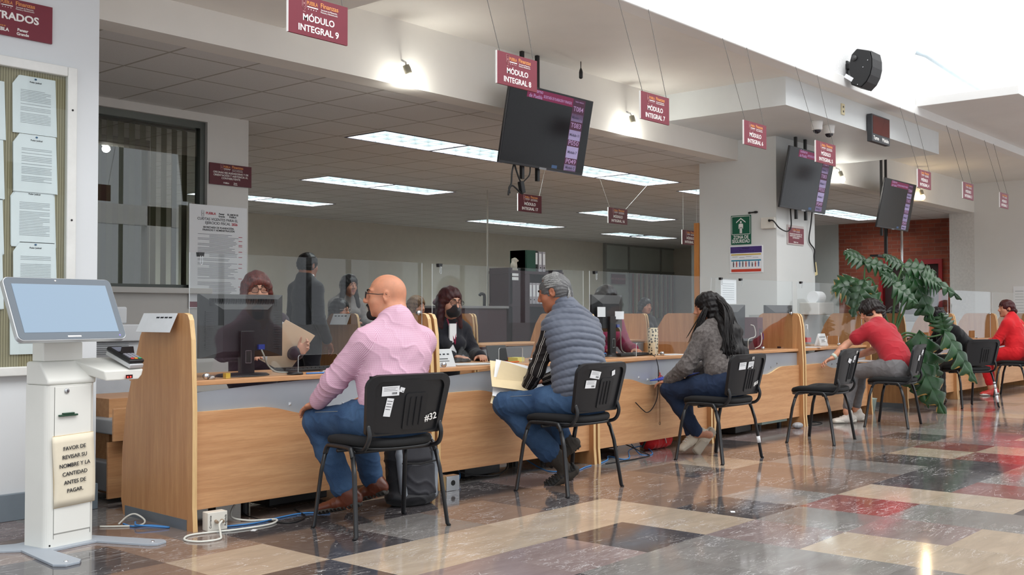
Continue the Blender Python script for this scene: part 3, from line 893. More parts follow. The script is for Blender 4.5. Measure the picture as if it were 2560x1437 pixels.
# ------------------------------------------------------------------ bodies: distance fields turned into one skin each
A3 = lambda p: np.array(p, dtype=np.float64)
def nrm(v):
    v = A3(v); return v/max(1e-9, np.linalg.norm(v))
class Field:
    def __init__(s): s.ops = []
    def _push(s, fn, lo, hi, k, sub): s.ops.append((fn, A3(lo), A3(hi), k, sub)); return s
    def cap(s, a, b, ra, rb=None, k=0.02, sub=False):
        a, b = A3(a), A3(b); rb = ra if rb is None else rb
        d = b-a; L2 = max(1e-9, d@d)
        def fn(X, Y, Z):
            t = np.clip(((X-a[0])*d[0]+(Y-a[1])*d[1]+(Z-a[2])*d[2])/L2, 0, 1)
            return np.sqrt((X-a[0]-t*d[0])**2+(Y-a[1]-t*d[1])**2+(Z-a[2]-t*d[2])**2)-(ra+(rb-ra)*t)
        R = max(ra, rb)
        return s._push(fn, np.minimum(a, b)-R, np.maximum(a, b)+R, k, sub)
    def chain(s, pts, rs, k=0.015):
        for i in range(len(pts)-1): s.cap(pts[i], pts[i+1], rs[i], rs[i+1], k)
        return s
    def ell(s, c, r, M=None, k=0.02, sub=False):
        c, r = A3(c), A3(r); M = np.eye(3) if M is None else M      # rows of M: local axes
        def fn(X, Y, Z):
            x, y, z = X-c[0], Y-c[1], Z-c[2]
            u = (M[0][0]*x+M[0][1]*y+M[0][2]*z)/r[0]; v = (M[1][0]*x+M[1][1]*y+M[1][2]*z)/r[1]; w = (M[2][0]*x+M[2][1]*y+M[2][2]*z)/r[2]
            k0 = np.sqrt(u*u+v*v+w*w); k1 = np.sqrt((u/r[0])**2+(v/r[1])**2+(w/r[2])**2)
            return k0*(k0-1)/np.maximum(k1, 1e-6)
        e = np.sqrt((np.abs(M.T)**2) @ (r**2))
        return s._push(fn, c-e, c+e, k, sub)
    def ecap(s, a, b, ra, rb, side, k=0.03, sub=False):
        a, b = A3(a), A3(b); d = b-a; L = max(1e-6, np.linalg.norm(d)); w = d/L
        u = A3(side); u = nrm(u-w*(u@w)); v = np.cross(w, u)
        def fn(X, Y, Z):
            x, y, z = X-a[0], Y-a[1], Z-a[2]
            t = (x*w[0]+y*w[1]+z*w[2])/L; tc = np.clip(t, 0, 1)
            rx = ra[0]+(rb[0]-ra[0])*tc; ry = ra[1]+(rb[1]-ra[1])*tc; m = np.minimum(rx, ry)
            q = np.sqrt(((x*u[0]+y*u[1]+z*u[2])/rx)**2+((x*v[0]+y*v[1]+z*v[2])/ry)**2+((t-tc)*L/m)**2)
            return (q-1)*m
        R = max(max(ra), max(rb))
        return s._push(fn, np.minimum(a, b)-R, np.maximum(a, b)+R, k, sub)
    def mesh(s, h, smooth=2):
        lo = np.min([o[1] for o in s.ops if not o[4]], axis=0)-3*h
        hi = np.max([o[2] for o in s.ops if not o[4]], axis=0)+3*h
        n = np.ceil((hi-lo)/h).astype(int)+1
        ax = [lo[i]+h*np.arange(n[i]) for i in range(3)]
        f = np.full(n, 1.0, dtype=np.float32)
        for fn, a, b, k, sub in s.ops:
            pad = k+3*h
            i0 = np.maximum(0, np.floor((a-pad-lo)/h).astype(int)); i1 = np.minimum(n, np.ceil((b+pad-lo)/h).astype(int)+1)
            if np.any(i1 <= i0): continue
            X = ax[0][i0[0]:i1[0]][:, None, None]; Y = ax[1][i0[1]:i1[1]][None, :, None]; Z = ax[2][i0[2]:i1[2]][None, None, :]
            d = fn(X, Y, Z).astype(np.float32)
            sl = f[i0[0]:i1[0], i0[1]:i1[1], i0[2]:i1[2]]
            if sub:
                hh = np.clip(0.5-0.5*(sl+d)/k, 0, 1); sl[...] = sl*(1-hh)-d*hh+k*hh*(1-hh)
            else:
                hh = np.clip(0.5+0.5*(d-sl)/k, 0, 1); sl[...] = d+(sl-d)*hh-k*hh*(1-hh)
        V, F = surface_nets(f)
        V = V*h+lo
        if smooth: V = relax(V, F, smooth)
        return V, F

def surface_nets(f):
    ins = f < 0
    nx, ny, nz = f.shape
    cnt = np.zeros((nx-1, ny-1, nz-1), dtype=np.int8)
    for a in (0, 1):
        for b in (0, 1):
            for c in (0, 1): cnt += ins[a:nx-1+a, b:ny-1+b, c:nz-1+c]
    act = (cnt > 0) & (cnt < 8)
    I = np.argwhere(act)
    idx = np.full(act.shape, -1, dtype=np.int64); idx[act] = np.arange(len(I))
    acc = np.zeros((len(I), 3)); num = np.zeros(len(I))
    E = [((0,0,0),(1,0,0)),((0,1,0),(1,1,0)),((0,0,1),(1,0,1)),((0,1,1),(1,1,1)),((0,0,0),(0,1,0)),((1,0,0),(1,1,0)),((0,0,1),(0,1,1)),((1,0,1),(1,1,1)),
         ((0,0,0),(0,0,1)),((1,0,0),(1,0,1)),((0,1,0),(0,1,1)),((1,1,0),(1,1,1))]
    for p, q in E:
        fa = f[I[:,0]+p[0], I[:,1]+p[1], I[:,2]+p[2]]; fb = f[I[:,0]+q[0], I[:,1]+q[1], I[:,2]+q[2]]
        m = (fa < 0) != (fb < 0)
        t = np.where(m, fa/np.where(m, fa-fb, 1), 0)
        pt = A3(p)[None]+t[:, None]*(A3(q)-A3(p))[None]
        acc += np.where(m[:, None], pt, 0); num += m
    V = I+acc/np.maximum(num, 1)[:, None]
    faces = []
    for axis in range(3):
        sl0 = [slice(None)]*3; sl1 = [slice(None)]*3
        sl0[axis] = slice(0, -1); sl1[axis] = slice(1, None)
        a, b = ins[tuple(sl0)], ins[tuple(sl1)]
        ch = np.argwhere(a != b)
        o1, o2 = [i for i in range(3) if i != axis]
        ok = (ch[:, o1] > 0) & (ch[:, o2] > 0) & (ch[:, o1] < f.shape[o1]-1) & (ch[:, o2] < f.shape[o2]-1)
        ch = ch[ok]
        q = []
        for d1, d2 in ((-1, -1), (0, -1), (0, 0), (-1, 0)):
            c = ch.copy(); c[:, o1] += d1; c[:, o2] += d2
            q.append(idx[c[:, 0], c[:, 1], c[:, 2]])
        q = np.stack(q, 1)
        flip = a[ch[:, 0], ch[:, 1], ch[:, 2]]
        if axis == 1: flip = ~flip
        q = np.where(flip[:, None], q, q[:, ::-1])
        faces.append(q)
    F = np.concatenate(faces)
    return V, F[(F >= 0).all(1)]

def relax(V, F, it):
    e = np.concatenate([F[:, [0, 1]], F[:, [1, 2]], F[:, [2, 3]], F[:, [3, 0]]])
    e = np.concatenate([e, e[:, ::-1]])
    n = len(V); deg = np.maximum(1, np.bincount(e[:, 0], minlength=n))
    for q in range(it):
        m = np.stack([np.bincount(e[:, 0], V[e[:, 1], c], n) for c in range(3)], 1)/deg[:, None]
        V = V+0.5*(m-V)
    return V

def vnormals(V, F):
    a = np.cross(V[F[:, 2]]-V[F[:, 0]], V[F[:, 3]]-V[F[:, 1]])
    N = np.zeros_like(V)
    for c in range(4): 
        for d in range(3): N[:, d] += np.bincount(F[:, c], a[:, d], len(V))
    return N/np.maximum(1e-12, np.linalg.norm(N, axis=1))[:, None]

_W = nrs.normal(size=(24, 3)); _PH = nrs.uniform(0, 6.28, 24)
def wob(V, f, seed=0, n=6):
    """cheap smooth noise in -1..1"""
    r = 0
    for i in range(n):
        w = _W[(i+seed*3) % 24]; r = r+np.sin(V @ (w*f*(1+0.35*i))+_PH[(i+seed*5) % 24])/(1+0.3*i)
    return r/ (n*0.5)

def folds(V, direction, freq, amp, seed=0, warp=1.0, sharp=2.0):
    """creases running across 'direction'"""
    s = V @ nrm(direction)*freq + warp*2.2*wob(V, 9.0, seed)+1.3*wob(V, 17.0, seed+2)
    return amp*((1-np.abs(np.sin(s)))**sharp - 0.35)

def skin(name, V, F, mats, parent, base, attr=None, midx=None):
    me = bpy.data.meshes.new(name)
    V = V-A3(base)[None]
    me.vertices.add(len(V)); me.vertices.foreach_set('co', V.astype(np.float32).ravel())
    me.loops.add(F.size); me.polygons.add(len(F))
    me.loops.foreach_set('vertex_index', F.astype(np.int32).ravel())
    me.polygons.foreach_set('loop_start', np.arange(0, F.size, 4, dtype=np.int32))
    me.polygons.foreach_set('use_smooth', [True]*len(F))
    if not isinstance(mats, (list, tuple)): mats = [mats]
    for m in mats: me.materials.append(m)
    if midx is not None: me.polygons.foreach_set('material_index', midx.astype(np.int32))
    me.update(calc_edges=True)
    if attr:
        for k, v in attr.items():
            a = me.attributes.new(k, 'FLOAT', 'POINT'); a.data.foreach_set('value', v.astype(np.float32))
    me.validate()
    o = bpy.data.objects.new(name, me); link(o, parent)
    return o

# ------------------------------------------------------------------ cloth and skin materials
def skin_mat(name, rgb):
    if name in _mats: return _mats[name]
    n = NT(name); c = srgb(*rgb); v = n.coord()
    f1 = n.noise(v, 22, 4, 0.6); f2 = n.noise(v, 140, 2, 0.5)
    col = n.ramp(f1, [(0.3, tuple(x*0.88 for x in c)), (0.7, (min(1, c[0]*1.1), c[1]*1.02, c[2]*1.0))])
    n.set(col, 0.48, 0, 0.4)
    n.b.inputs['Subsurface Weight'].default_value = 0.12
    n.b.inputs['Subsurface Radius'].default_value = (0.012, 0.005, 0.003)
    n.b.inputs['Subsurface Scale'].default_value = 0.6
    n.bump(f2, 0.10, 0.001)
    _mats[name] = n.m; return n.m
def cloth_mat(name, rgb, var=0.12, vscale=30, bump=0.3, bscale=400, rough=0.85, dark=None):
    if name in _mats: return _mats[name]
    n = NT(name); c = srgb(*rgb); v = n.coord()
    f1 = n.noise(v, vscale, 4, 0.65)
    d = srgb(*dark) if dark else tuple(x*(1-var) for x in c)
    n.set(n.ramp(f1, [(0.3, d), (0.7, tuple(min(1, x*(1+var)) for x in c))]), rough, 0, 0.3)
    n.b.inputs['Sheen Weight'].default_value = 0.15
    n.bump(n.noise(v, bscale, 2, 0.5), bump, 0.001)
    _mats[name] = n.m; return n.m
def hair_mat(name, a, b, along=(9, 9, 1), rough=0.42):
    if name in _mats: return _mats[name]
    n = NT(name); v = n.coord('Object', along)
    f = n.noise(v, 22, 4, 0.65, 0.2)
    n.set(n.ramp(f, [(0.35, srgb(*a)), (0.68, srgb(*b))]), rough, 0, 0.28)
    n.bump(f, 0.4, 0.003)
    _mats[name] = n.m; return n.m
def denim(name, rgb, light):
    if name in _mats: return _mats[name]
    n = NT(name); v = n.coord()
    f1 = n.noise(v, 7, 4, 0.6); f2 = n.noise(v, 350, 2, 0.5)
    c = n.ramp(f1, [(0.32, srgb(*rgb)), (0.72, srgb(*light))])
    c = n.mix(n.ramp(f2, [(0.4, 0.0), (0.7, 0.30)]), c, srgb(*[min(255, q*1.5+14) for q in rgb]))
    n.set(c, 0.85, 0, 0.25); n.bump(f2, 0.25, 0.001)
    _mats[name] = n.m; return n.m
M_brow = mat('brow_hair', (30, 24, 22), 0.8, var=0.2)
M_eye = mat('eye_white', (196, 188, 180), 0.25, var=0)
M_iris = mat('iris', (36, 22, 16), 0.15, var=0)
M_lip = mat('lip', (150, 84, 76), 0.45)

def head_axes(yaw_dir, pitch=0.0, roll=0.0):
    f = nrm((yaw_dir[0], yaw_dir[1], 0)); r = A3((f[1], -f[0], 0)); u = A3((0, 0, 1))
    f2 = f*cos(pitch)-u*sin(pitch); u2 = u*cos(pitch)+f*sin(pitch)
    r3 = r*cos(roll)+u2*sin(roll); u3 = u2*cos(roll)-r*sin(roll)
    return np.stack([r3, f2, u3])          # rows: right, forward, up

def head_ops(F, c, M, s=1.0, jaw=1.0, male=True, ears=True):
    P = lambda x, y, z: c+(M[0]*x+M[1]*y+M[2]*z)*s
    F.ell(P(0, -0.012, 0.034), A3((0.077, 0.096, 0.086))*s, M, 0.02)
    F.ell(P(0, -0.045, 0.012), A3((0.070, 0.060, 0.065))*s, M, 0.03)
    F.ell(P(0, 0.030, -0.040), A3((0.060*jaw, 0.060, 0.072))*s, M, 0.03)
    F.ell(P(0, 0.022, -0.072), A3((0.052*jaw, 0.055, 0.042))*s, M, 0.02)
    F.ell(P(0, 0.066, -0.100), A3((0.026*jaw, 0.022, 0.020))*s, M, 0.02)
    for q in (-1, 1):
        F.ell(P(q*0.040, 0.052, -0.030), A3((0.026, 0.028, 0.026))*s, M, 0.02)       # cheek
        F.cap(P(q*0.010, 0.085, 0.030), P(q*0.046, 0.070, 0.030), 0.011*s, 0.009*s, 0.012)   # brow ridge
        F.ell(P(q*0.031, 0.098, 0.010), A3((0.017, 0.016, 0.011))*s, M, 0.012, True)
        F.ell(P(q*0.031, 0.0755, 0.0085), A3((0.0165, 0.0145, 0.0125))*s, M, 0.005)    # lids over the eyeball
        F.ell(P(q*0.031, 0.0905, 0.0085), A3((0.0125, 0.006, 0.0034))*s, M, 0.003, True)  # eye slit
        F.ell(P(q*0.012, 0.098, -0.032), A3((0.010, 0.012, 0.009))*s, M, 0.006)       # nostril wing
        if ears:
            Me = np.stack([M[0]*cos(q*0.35)-M[1]*sin(q*0.35)*1.0, M[1]*cos(q*0.35)+M[0]*sin(q*0.35), M[2]])
            F.ell(P(q*0.079, -0.014, 0.000), A3((0.010, 0.020, 0.033))*s, Me, 0.006)
            F.ell(P(q*0.088, -0.010, 0.003), A3((0.008, 0.010, 0.019))*s, Me, 0.004, True)
    F.cap(P(0, 0.088, 0.020), P(0, 0.107, -0.022), 0.0085*s, 0.0115*s, 0.010)
    F.ell(P(0, 0.108, -0.028), A3((0.013, 0.012, 0.011))*s, M, 0.008)
    F.cap(P(-0.019, 0.083, -0.0625), P(0.019, 0.083, -0.0625), 0.0065*s, 0.0065*s, 0.006)
    F.cap(P(0, 0.091, -0.061), P(0, 0.091, -0.0612), 0.0065*s, 0.0065*s, 0.008)
    F.cap(P(-0.015, 0.083, -0.074), P(0.015, 0.083, -0.074), 0.0075*s, 0.0075*s, 0.006)
    F.ell(P(0, 0.096, -0.0682), A3((0.023, 0.012, 0.0022))*s, M, 0.003, True)
    return P

def hand_ops(F, w, d, n, left, curl=0.5, s=1.0, thumb=0.6, spread=0.0):
    """w wrist, d finger direction, n palm normal; unequal bent fingers and a side thumb"""
    d = nrm(d); n = nrm(A3(n)-d*(A3(n)@d)); t = np.cross(d, n)*(-1 if left else 1)
    w = A3(w)
    F.ecap(w, w+d*0.050*s, (0.026*s, 0.018*s), (0.040*s, 0.0145*s), t, 0.012)
    F.ecap(w+d*0.045*s, w+d*0.083*s, (0.040*s, 0.0145*s), (0.037*s, 0.011*s), t, 0.010)
    for q, (o, L, b) in enumerate(((0.029, 0.068, 0.083), (0.0095, 0.076, 0.087), (-0.0100, 0.071, 0.084), (-0.0280, 0.056, 0.077))):
        dd = nrm(d+t*(o*4*spread+o*0.6)); p = w+d*b*s+t*o*s; c = curl*(0.85+0.12*q)
        ls = (L*0.45, L*0.31, L*0.26); rs = (0.0092, 0.0085, 0.0078, 0.0068); ang = 0.35*c
        for k in range(3):
            v = nrm(dd*cos(ang)+n*sin(ang)); p2 = p+v*ls[k]*s
            F.cap(p, p2, rs[k]*s, rs[k+1]*s, 0.005); p = p2; ang += c*(1.0 if k == 0 else 0.75)
    p = w+d*0.022*s+t*0.026*s+n*0.004
    v = nrm(d*0.75+t*0.75+n*0.25*thumb)
    p2 = p+v*0.040*s; F.cap(p, p2, 0.0135*s, 0.0105*s, 0.010)
    v2 = nrm(v*0.8+d*0.45+n*0.35*thumb-t*0.1); p3 = p2+v2*0.030*s; F.cap(p2, p3, 0.0102*s, 0.0092*s, 0.005)
    v3 = nrm(v2+n*0.3*thumb); F.cap(p3, p3+v3*0.022*s, 0.0092*s, 0.0072*s, 0.004)

def lerp(a, b, t): return A3(a)+(A3(b)-A3(a))*t
def strands(name, lines, r0, r1, material, parent, base, seg=5):
    mb = MB()
    b = Vector(base)
    for L in lines:
        mb.tube([Vector(p)-b for p in L], r0, seg, r1)
    return mb.build(name, material, parent, smooth=True)
# ------------------------------------------------------------------ people
def person(label, base, J, st, group=None):
    """J: joints in world metres; st: style of body and clothes"""
    h = st.get('h', 0.006); s = st.get('s', 1.0); fem = st.get('fem', False); g = st.get('girth', 1.0)
    t = thing('person', label, 'person', base, 0, group)
    for k in list(J): J[k] = A3(J[k])
    M = head_axes(st['face'], st.get('pitch', 0.0), st.get('roll', 0.0)); Hc = J['head']
    side = J['shR']-J['shL']; sk = skin_mat(st.get('skin', 'skin_tan'), st.get('skin_rgb', (196, 140, 112)))
    P = lambda x, y, z: Hc+(M[0]*x+M[1]*y+M[2]*z)*s
    fwd = nrm(np.cross(A3((0, 0, 1)), side))*1.0
    legs = 'kneeL' in J
    # ---- body: one continuous skin
    B = Field()
    head_ops(B, Hc, M, s, st.get('jaw', 1.0))
    nk = J['neck']; nr = st.get('neckr', 0.050 if fem else 0.058)
    B.cap(P(0, -0.030, -0.045), nk, nr*0.97, nr*1.08, 0.025)
    if not fem: B.cap(P(0, -0.045, -0.03), nk+A3((0, 0, 0.01))-fwd*0.02, nr*0.85, nr, 0.03)
    B.cap(nk, J['chest'], nr*1.05, 0.075, 0.05)
    B.ecap(J['chest'], lerp(J['chest'], nk, 0.72), (0.135*g, 0.080*g), (0.115, 0.055), side, 0.05)
    B.ecap(J['waist'], J['chest'], (0.105*g, 0.080*g), (0.135*g, 0.085*g), side, 0.05)
    B.ecap(J['pelvis'], J['waist'], (0.13*g, 0.085*g), (0.105*g, 0.080*g), side, 0.05)
    for q in 'LR':
        sh, el, wr = J['sh'+q], J['elb'+q], J['wr'+q]
        B.cap(lerp(nk, sh, 0.25), sh, 0.040, 0.042, 0.04)
        B.cap(sh, el, 0.044*s, 0.036*s, 0.02); B.chain([el, lerp(el, wr, 0.35), wr], [0.037*s, 0.038*s, 0.0255*s], 0.012)
        hd = st.get('hand'+q, {})
        hand_ops(B, wr+nrm(hd.get('d', wr-el))*0.012, hd.get('d', wr-el), hd.get('n', (0, 0, -1)), q == 'L', hd.get('curl', 0.5), s*(0.90 if fem else 1.0), hd.get('thumb', 0.6), hd.get('spread', 0.0))
        if legs:
            hp, kn, an = J['hip'+q], J['knee'+q], J['ank'+q]
            B.cap(hp, kn, 0.066, 0.048, 0.03); B.chain([kn, lerp(kn, an, .35), an], [0.047, 0.046, 0.034], 0.02)
            B.cap(an, lerp(J['heel'+q], J['toe'+q], 0.3)+A3((0, 0, .02)), 0.034, 0.03, 0.02)
    V, F = B.mesh(h)
    # lips and stubble belong to the skin
    loc = (V-Hc) @ M.T/s
    fc = loc[F].mean(1)
    mi = np.zeros(len(F), int)
    lip = (np.abs(fc[:, 0]) < 0.024) & (fc[:, 2] > -0.082) & (fc[:, 2] < -0.057) & (fc[:, 1] > 0.081) & (np.abs(fc[:, 0]) < 0.026-0.9*np.abs(fc[:, 2]+0.068))
    mi[lip] = 1
    body = skin('body', V, F, [sk, mat(st.get('lipname', 'lip'), st.get('lip', (158, 92, 84)), 0.45)], t, base, None, mi)
    # eyes and brows
    for q in (-1, 1):
        mb = MB()
        c = P(q*0.031, 0.0728, 0.0085)-A3(base)
        mb.mi = 0; mb.ball(c, 0.0125*s, 12, 8)
        mb.mi = 1; mb.ball(c+M[1]*0.0058*s, 0.0080*s, 10, 6)
        mb.build('eye', [M_eye, M_iris], body, smooth=True)
        br = [P(q*x, y, z)-A3(base) for x, y, z in ((0.013, 0.0965, 0.0285), (0.024, 0.0945, 0.0335), (0.036, 0.0875, 0.0345), (0.049, 0.0755, 0.0290))]
        MB().tube(spline(br, 4), 0.0042*s, 6, 0.0018*s).build('eyebrow', M_brow, body, smooth=True)
    # ---- top garment
    top = st.get('top')
    if top:
        C = Field(); e = top.get('ease', 0.010); gg = g*top.get('g', 1.0)
        hem = J['pelvis']+A3((0, 0, top.get('hem', 0.0)))
        C.ecap(J['chest'], lerp(J['chest'], nk, 0.75), ((0.150*gg+e), (0.092*gg+e)), (0.118+e, 0.058+e), side, 0.05)
        C.ecap(J['waist'], J['chest'], (0.128*gg+e, 0.100*gg+e), (0.150*gg+e, 0.100*gg+e), side, 0.05)
        C.ecap(hem, J['waist'], (0.150*gg+e, 0.108*gg+e), (0.128*gg+e, 0.100*gg+e), side, 0.05)
        for b_ in st.get('belly', ()): C.ell(b_[0], b_[1], None, 0.06)
        if fem:
            for q in ('L', 'R'):
                c_ = lerp(J['chest'], J['sh'+q], 0.42)+fwd*(-0.0)
                C.ell(c_+st.get('front', fwd)*0.085-A3((0, 0, 0.055)), (0.062, 0.062, 0.060), None, 0.03)
        if top.get('collar', True):
            cz = nrm(P(0, -0.03, -0.05)-nk)
            C.cap(nk-cz*0.02-fwd*0.012, nk+cz*top.get('colh', 0.035)-fwd*0.010, nr*1.12+0.010, nr*1.08+0.009, 0.02)
            C.cap(nk-fwd*0.02, lerp(nk, J['chest'], .6)-fwd*0.03, nr*1.15+0.006, 0.085, 0.05)
        sl = top.get('sleeve', 1.0)
        if sl > 0:
            for q in 'LR':
                sh, el, wr = J['sh'+q], J['elb'+q], J['wr'+q]
                C.cap(lerp(nk, sh, 0.30), sh, 0.048+e, 0.054+e, 0.05)
                r1, r2, r3 = top.get('r', (0.058, 0.050, 0.036))
                if sl >= 1:
                    C.cap(sh, el, r1+e*.5, r2+e*.4, 0.035); C.cap(el, lerp(el, wr, 0.97), r2+e*.4, r3+e*.3, 0.02)
                else:
                    C.cap(sh, lerp(sh, el, sl), r1+e*.6, r2+e*1.0, 0.035)
        else:
            for q in 'LR': C.cap(lerp(nk, J['sh'+q], 0.30), lerp(nk, J['sh'+q], 0.86), 0.050+e, 0.052+e, 0.05)
        V, F = C.mesh(h)
        N = vnormals(V, F)
        # which limb a vertex belongs to -> stripe coordinate and creases
        best = np.full(len(V), 9.0); u = np.zeros(len(V)); arm = np.zeros(len(V)); along = np.zeros(len(V))
        segs = [(J['waist'], J['chest'], 0)]
        if sl > 0:
            for q in 'LR': segs += [(J['sh'+q], J['elb'+q], 1), (J['elb'+q], J['wr'+q], 1)]
        for a, b, kind in segs:
            d = b-a; L = np.linalg.norm(d); w = d/L
            tt = np.clip((V-a) @ w/L, -0.5 if kind == 0 else 0, 1.5 if kind == 0 else 1)
            rv = V-a-tt[:, None]*d; dist = np.linalg.norm(rv, axis=1)-(0.13*g if kind == 0 else 0.055)
            ux = nrm(side-w*(side@w)) if kind == 0 else nrm(np.cross(w, nrm(side)+A3((0, 0, .01)))); uy = np.cross(w, ux)
            ang = np.arctan2(rv @ uy, rv @ ux)
            m = dist < best
            best[m] = dist[m]; u[m] = ang[m]*(0.13*g if kind == 0 else 0.052); arm[m] = kind; along[m] = (tt*L)[m]
        up = nrm(J['chest']-J['waist'])
        disp = np.zeros(len(V))
        fa = top.get('fold', 0.006)
        if fa:
            disp += folds(V, up+0.5*nrm(side), 34, fa, top.get('seed', 1), 1.0)*(0.5+0.5*wob(V, 6, 4))
            if sl >= 1:
                for q in 'LR':
                    de = np.linalg.norm(V-J['elb'+q], axis=1); w_ = np.exp(-(de/0.11)**2)
                    disp += w_*folds(V, J['wr'+q]-J['elb'+q]+J['elb'+q]-J['sh'+q], 70, fa*1.2, 3, 0.6)
        if top.get('quilt'):
            sp_ = (V-J['pelvis']) @ up+0.010*np.cos(u*9)+0.008*wob(V, 7, 2)
            disp += 0.011*np.abs(np.sin(PI*sp_/top['quilt']))**0.55-0.004+0.0022*wob(V, 55, 1)*1.0
        V = V+N*disp[:, None]
        skin(top['name'], V, F, top['mat'], t, base, {'u': u, 'arm': arm, 'along': along})
        if top.get('under'):
            # a shirt whose sleeves show from under a vest
            un = top['under']; U = Field()
            for q in 'LR':
                sh, el, wr = J['sh'+q], J['elb'+q], J['wr'+q]
                U.cap(lerp(nk, sh, 0.75), sh, 0.050, 0.062, 0.03)
                U.cap(sh, el, 0.064, 0.056, 0.03); U.cap(el, lerp(el, wr, .97), 0.056, 0.042, 0.025)
            V, F = U.mesh(h); N = vnormals(V, F)
            best = np.full(len(V), 9.0); u = np.zeros(len(V))
            for q in 'LR':
                for a, b in ((J['sh'+q], J['elb'+q]), (J['elb'+q], J['wr'+q])):
                    d = b-a; L = np.linalg.norm(d); w = d/L; tt = np.clip((V-a) @ w/L, 0, 1); rv = V-a-tt[:, None]*d
                    f3 = A3((st['face'][0], st['face'][1], 0)); ux = nrm(f3-w*(f3@w)); uy = np.cross(w, ux)
                    dist = np.linalg.norm(rv, axis=1); m = dist < best; best[m] = dist[m]; u[m] = (np.arctan2(rv @ uy, rv @ ux)*0.056)[m]
            V = V+N*(folds(V, (0, 0, 1), 36, 0.007, 5, 1.0))[:, None]
            skin(un['name'], V, F, un['mat'], t, base, {'u': u})
    # ---- trousers
    pn = st.get('pants')
    if pn and legs:
        D = Field(); r = pn.get('r', (0.092, 0.070, 0.060, 0.055))
        D.ecap(J['pelvis']-A3((0, 0, 0.035)), J['pelvis']+A3((0, 0, pn.get('rise', 0.07))), (0.150*g, 0.108*g), (0.140*g, 0.105*g), side, 0.04)
        for q in 'LR':
            hp, kn, an = J['hip'+q], J['knee'+q], J['ank'+q]
            hem = lerp(kn, an, pn.get('hem', 0.97))
            D.cap(hp, kn, r[0], r[1], 0.05)
            D.cap(hp-nrm(kn-hp)*0.02, lerp(hp, kn, .35), r[0]*1.05, r[0], 0.06)
            D.chain([kn, lerp(kn, an, .4), hem], [r[1]*0.98, r[2]*1.05, r[3]], 0.025)
        V, F = D.mesh(h); N = vnormals(V, F)
        fa = pn.get('fold', 0.006); disp = folds(V, (0.3, 0.2, 1), 26, fa*0.6, 7, 1.0)
        for q in 'LR':
            for c_, ra in ((J['knee'+q], 0.10), (J['hip'+q]+A3((0, 0, .05)), 0.12), (J['ank'+q], 0.12)):
                w_ = np.exp(-(np.linalg.norm(V-c_, axis=1)/ra)**2)
                disp += w_*folds(V, J['knee'+q]-J['hip'+q]+(J['ank'+q]-J['knee'+q])*.5, 62, fa, 2, 0.7)
        V = V+N*disp[:, None]
        po = skin('trousers', V, F, pn['mat'], t, base)
        if pn.get('stitch'):
            for q in 'L':
                hp, kn = J['hip'+q], J['knee'+q]
                out = -nrm(side); upv = A3((0, 0, 1)); dk = nrm(kn-hp)
                def surf(a, b):   # point on the outer thigh surface
                    return hp+dk*a+nrm(out*cos(b)+upv*sin(b))*(r[0]+0.003)
                ln = [[surf(a, 0.55) for a in np.linspace(-0.02, 0.36, 24)], [surf(-0.03+0.05*x, 0.15+0.75*x) for x in np.linspace(0, 1, 10)], [surf(0.02+0.05*x, 0.10+0.1*x) for x in np.linspace(0, 1, 6)]]
                strands('stitching', ln, 0.0012, 0.0012, mat('stitch', (150, 150, 140), 0.8), po, base, 4)
        if pn.get('cuff'):
            for q in 'LR':
                kn, an = J['knee'+q], J['ank'+q]
                K = Field().cap(lerp(kn, an, .92), lerp(kn, an, 1.0), r[3]*.86, r[3]*.82, .01)
                v_, f_ = K.mesh(h*0.8); skin('cuff', v_, f_, pn['cuff'], po, base)
    # ---- shoes
    so = st.get('shoes')
    if so and legs:
        for q in 'LR':
            he, to, an = J['heel'+q], J['toe'+q], J['ank'+q]
            d = nrm(to-he); L = np.linalg.norm(to-he)
            upv = nrm(A3((0, 0, 1))-d*(d[2])) if abs(d[2]) < 0.95 else nrm(an-he)
            if 'up'+q in so: upv = nrm(A3(so['up'+q])-d*(A3(so['up'+q])@d))
            sd = np.cross(d, upv)
            S = Field()
            a_, b_ = he+upv*0.045+d*0.02, to+upv*0.030-d*0.03
            S.ecap(a_, lerp(a_, b_, .5), (0.033, 0.036), (0.040, 0.034), sd, 0.02)
            S.ecap(lerp(a_, b_, .5), b_, (0.040, 0.034), (0.038, 0.022), sd, 0.02)
            S.cap(lerp(a_, b_, .25), an+(a_-an)*0.25, 0.040, so.get('shaft', 0.040), 0.03)
            if so.get('boot'): S.cap(an+(a_-an)*0.3, an+nrm(J['knee'+q]-an)*so['boot'], so.get('shaft', .044), so.get('shaft', .044)*1.04, 0.02)
            V, F = S.mesh(h*0.85)
            V = V+vnormals(V, F)*(folds(V, d, 60, 0.002, 1, .6))[:, None]
            sh_o = skin('shoe', V, F, so['mat'], t, base)
            K = Field(); th = so.get('th', 0.014)
            K.ecap(he+upv*th+d*.015, lerp(he, to, .45)+upv*th, (0.037, th), (0.036, th), sd, 0.008)
            K.ecap(lerp(he, to, .45)+upv*th, to+upv*th-d*.03, (0.036, th), (0.044, th), sd, 0.008)
            V, F = K.mesh(h*0.75)
            if so.get('lug'):
                N = vnormals(V, F); dn = np.clip(-(N @ upv), 0, 1); V = V+N*(dn*0.006*np.sign(np.sin((V @ d)*2*PI/0.022)*1.0+np.sin((V @ sd)*2*PI/0.03)*.6))[:, None]
            skin('sole', V, F, so['sole'], sh_o, base)
            if so.get('laces'):
                ln = []
                for k in range(4):
                    c_ = lerp(a_, b_, .30+.13*k)+upv*(0.048-0.006*k); ln.append([c_-sd*.022, c_+upv*.006, c_+sd*.022])
                strands('lace', ln, 0.0022, 0.0022, so['laces'], sh_o, base, 5)
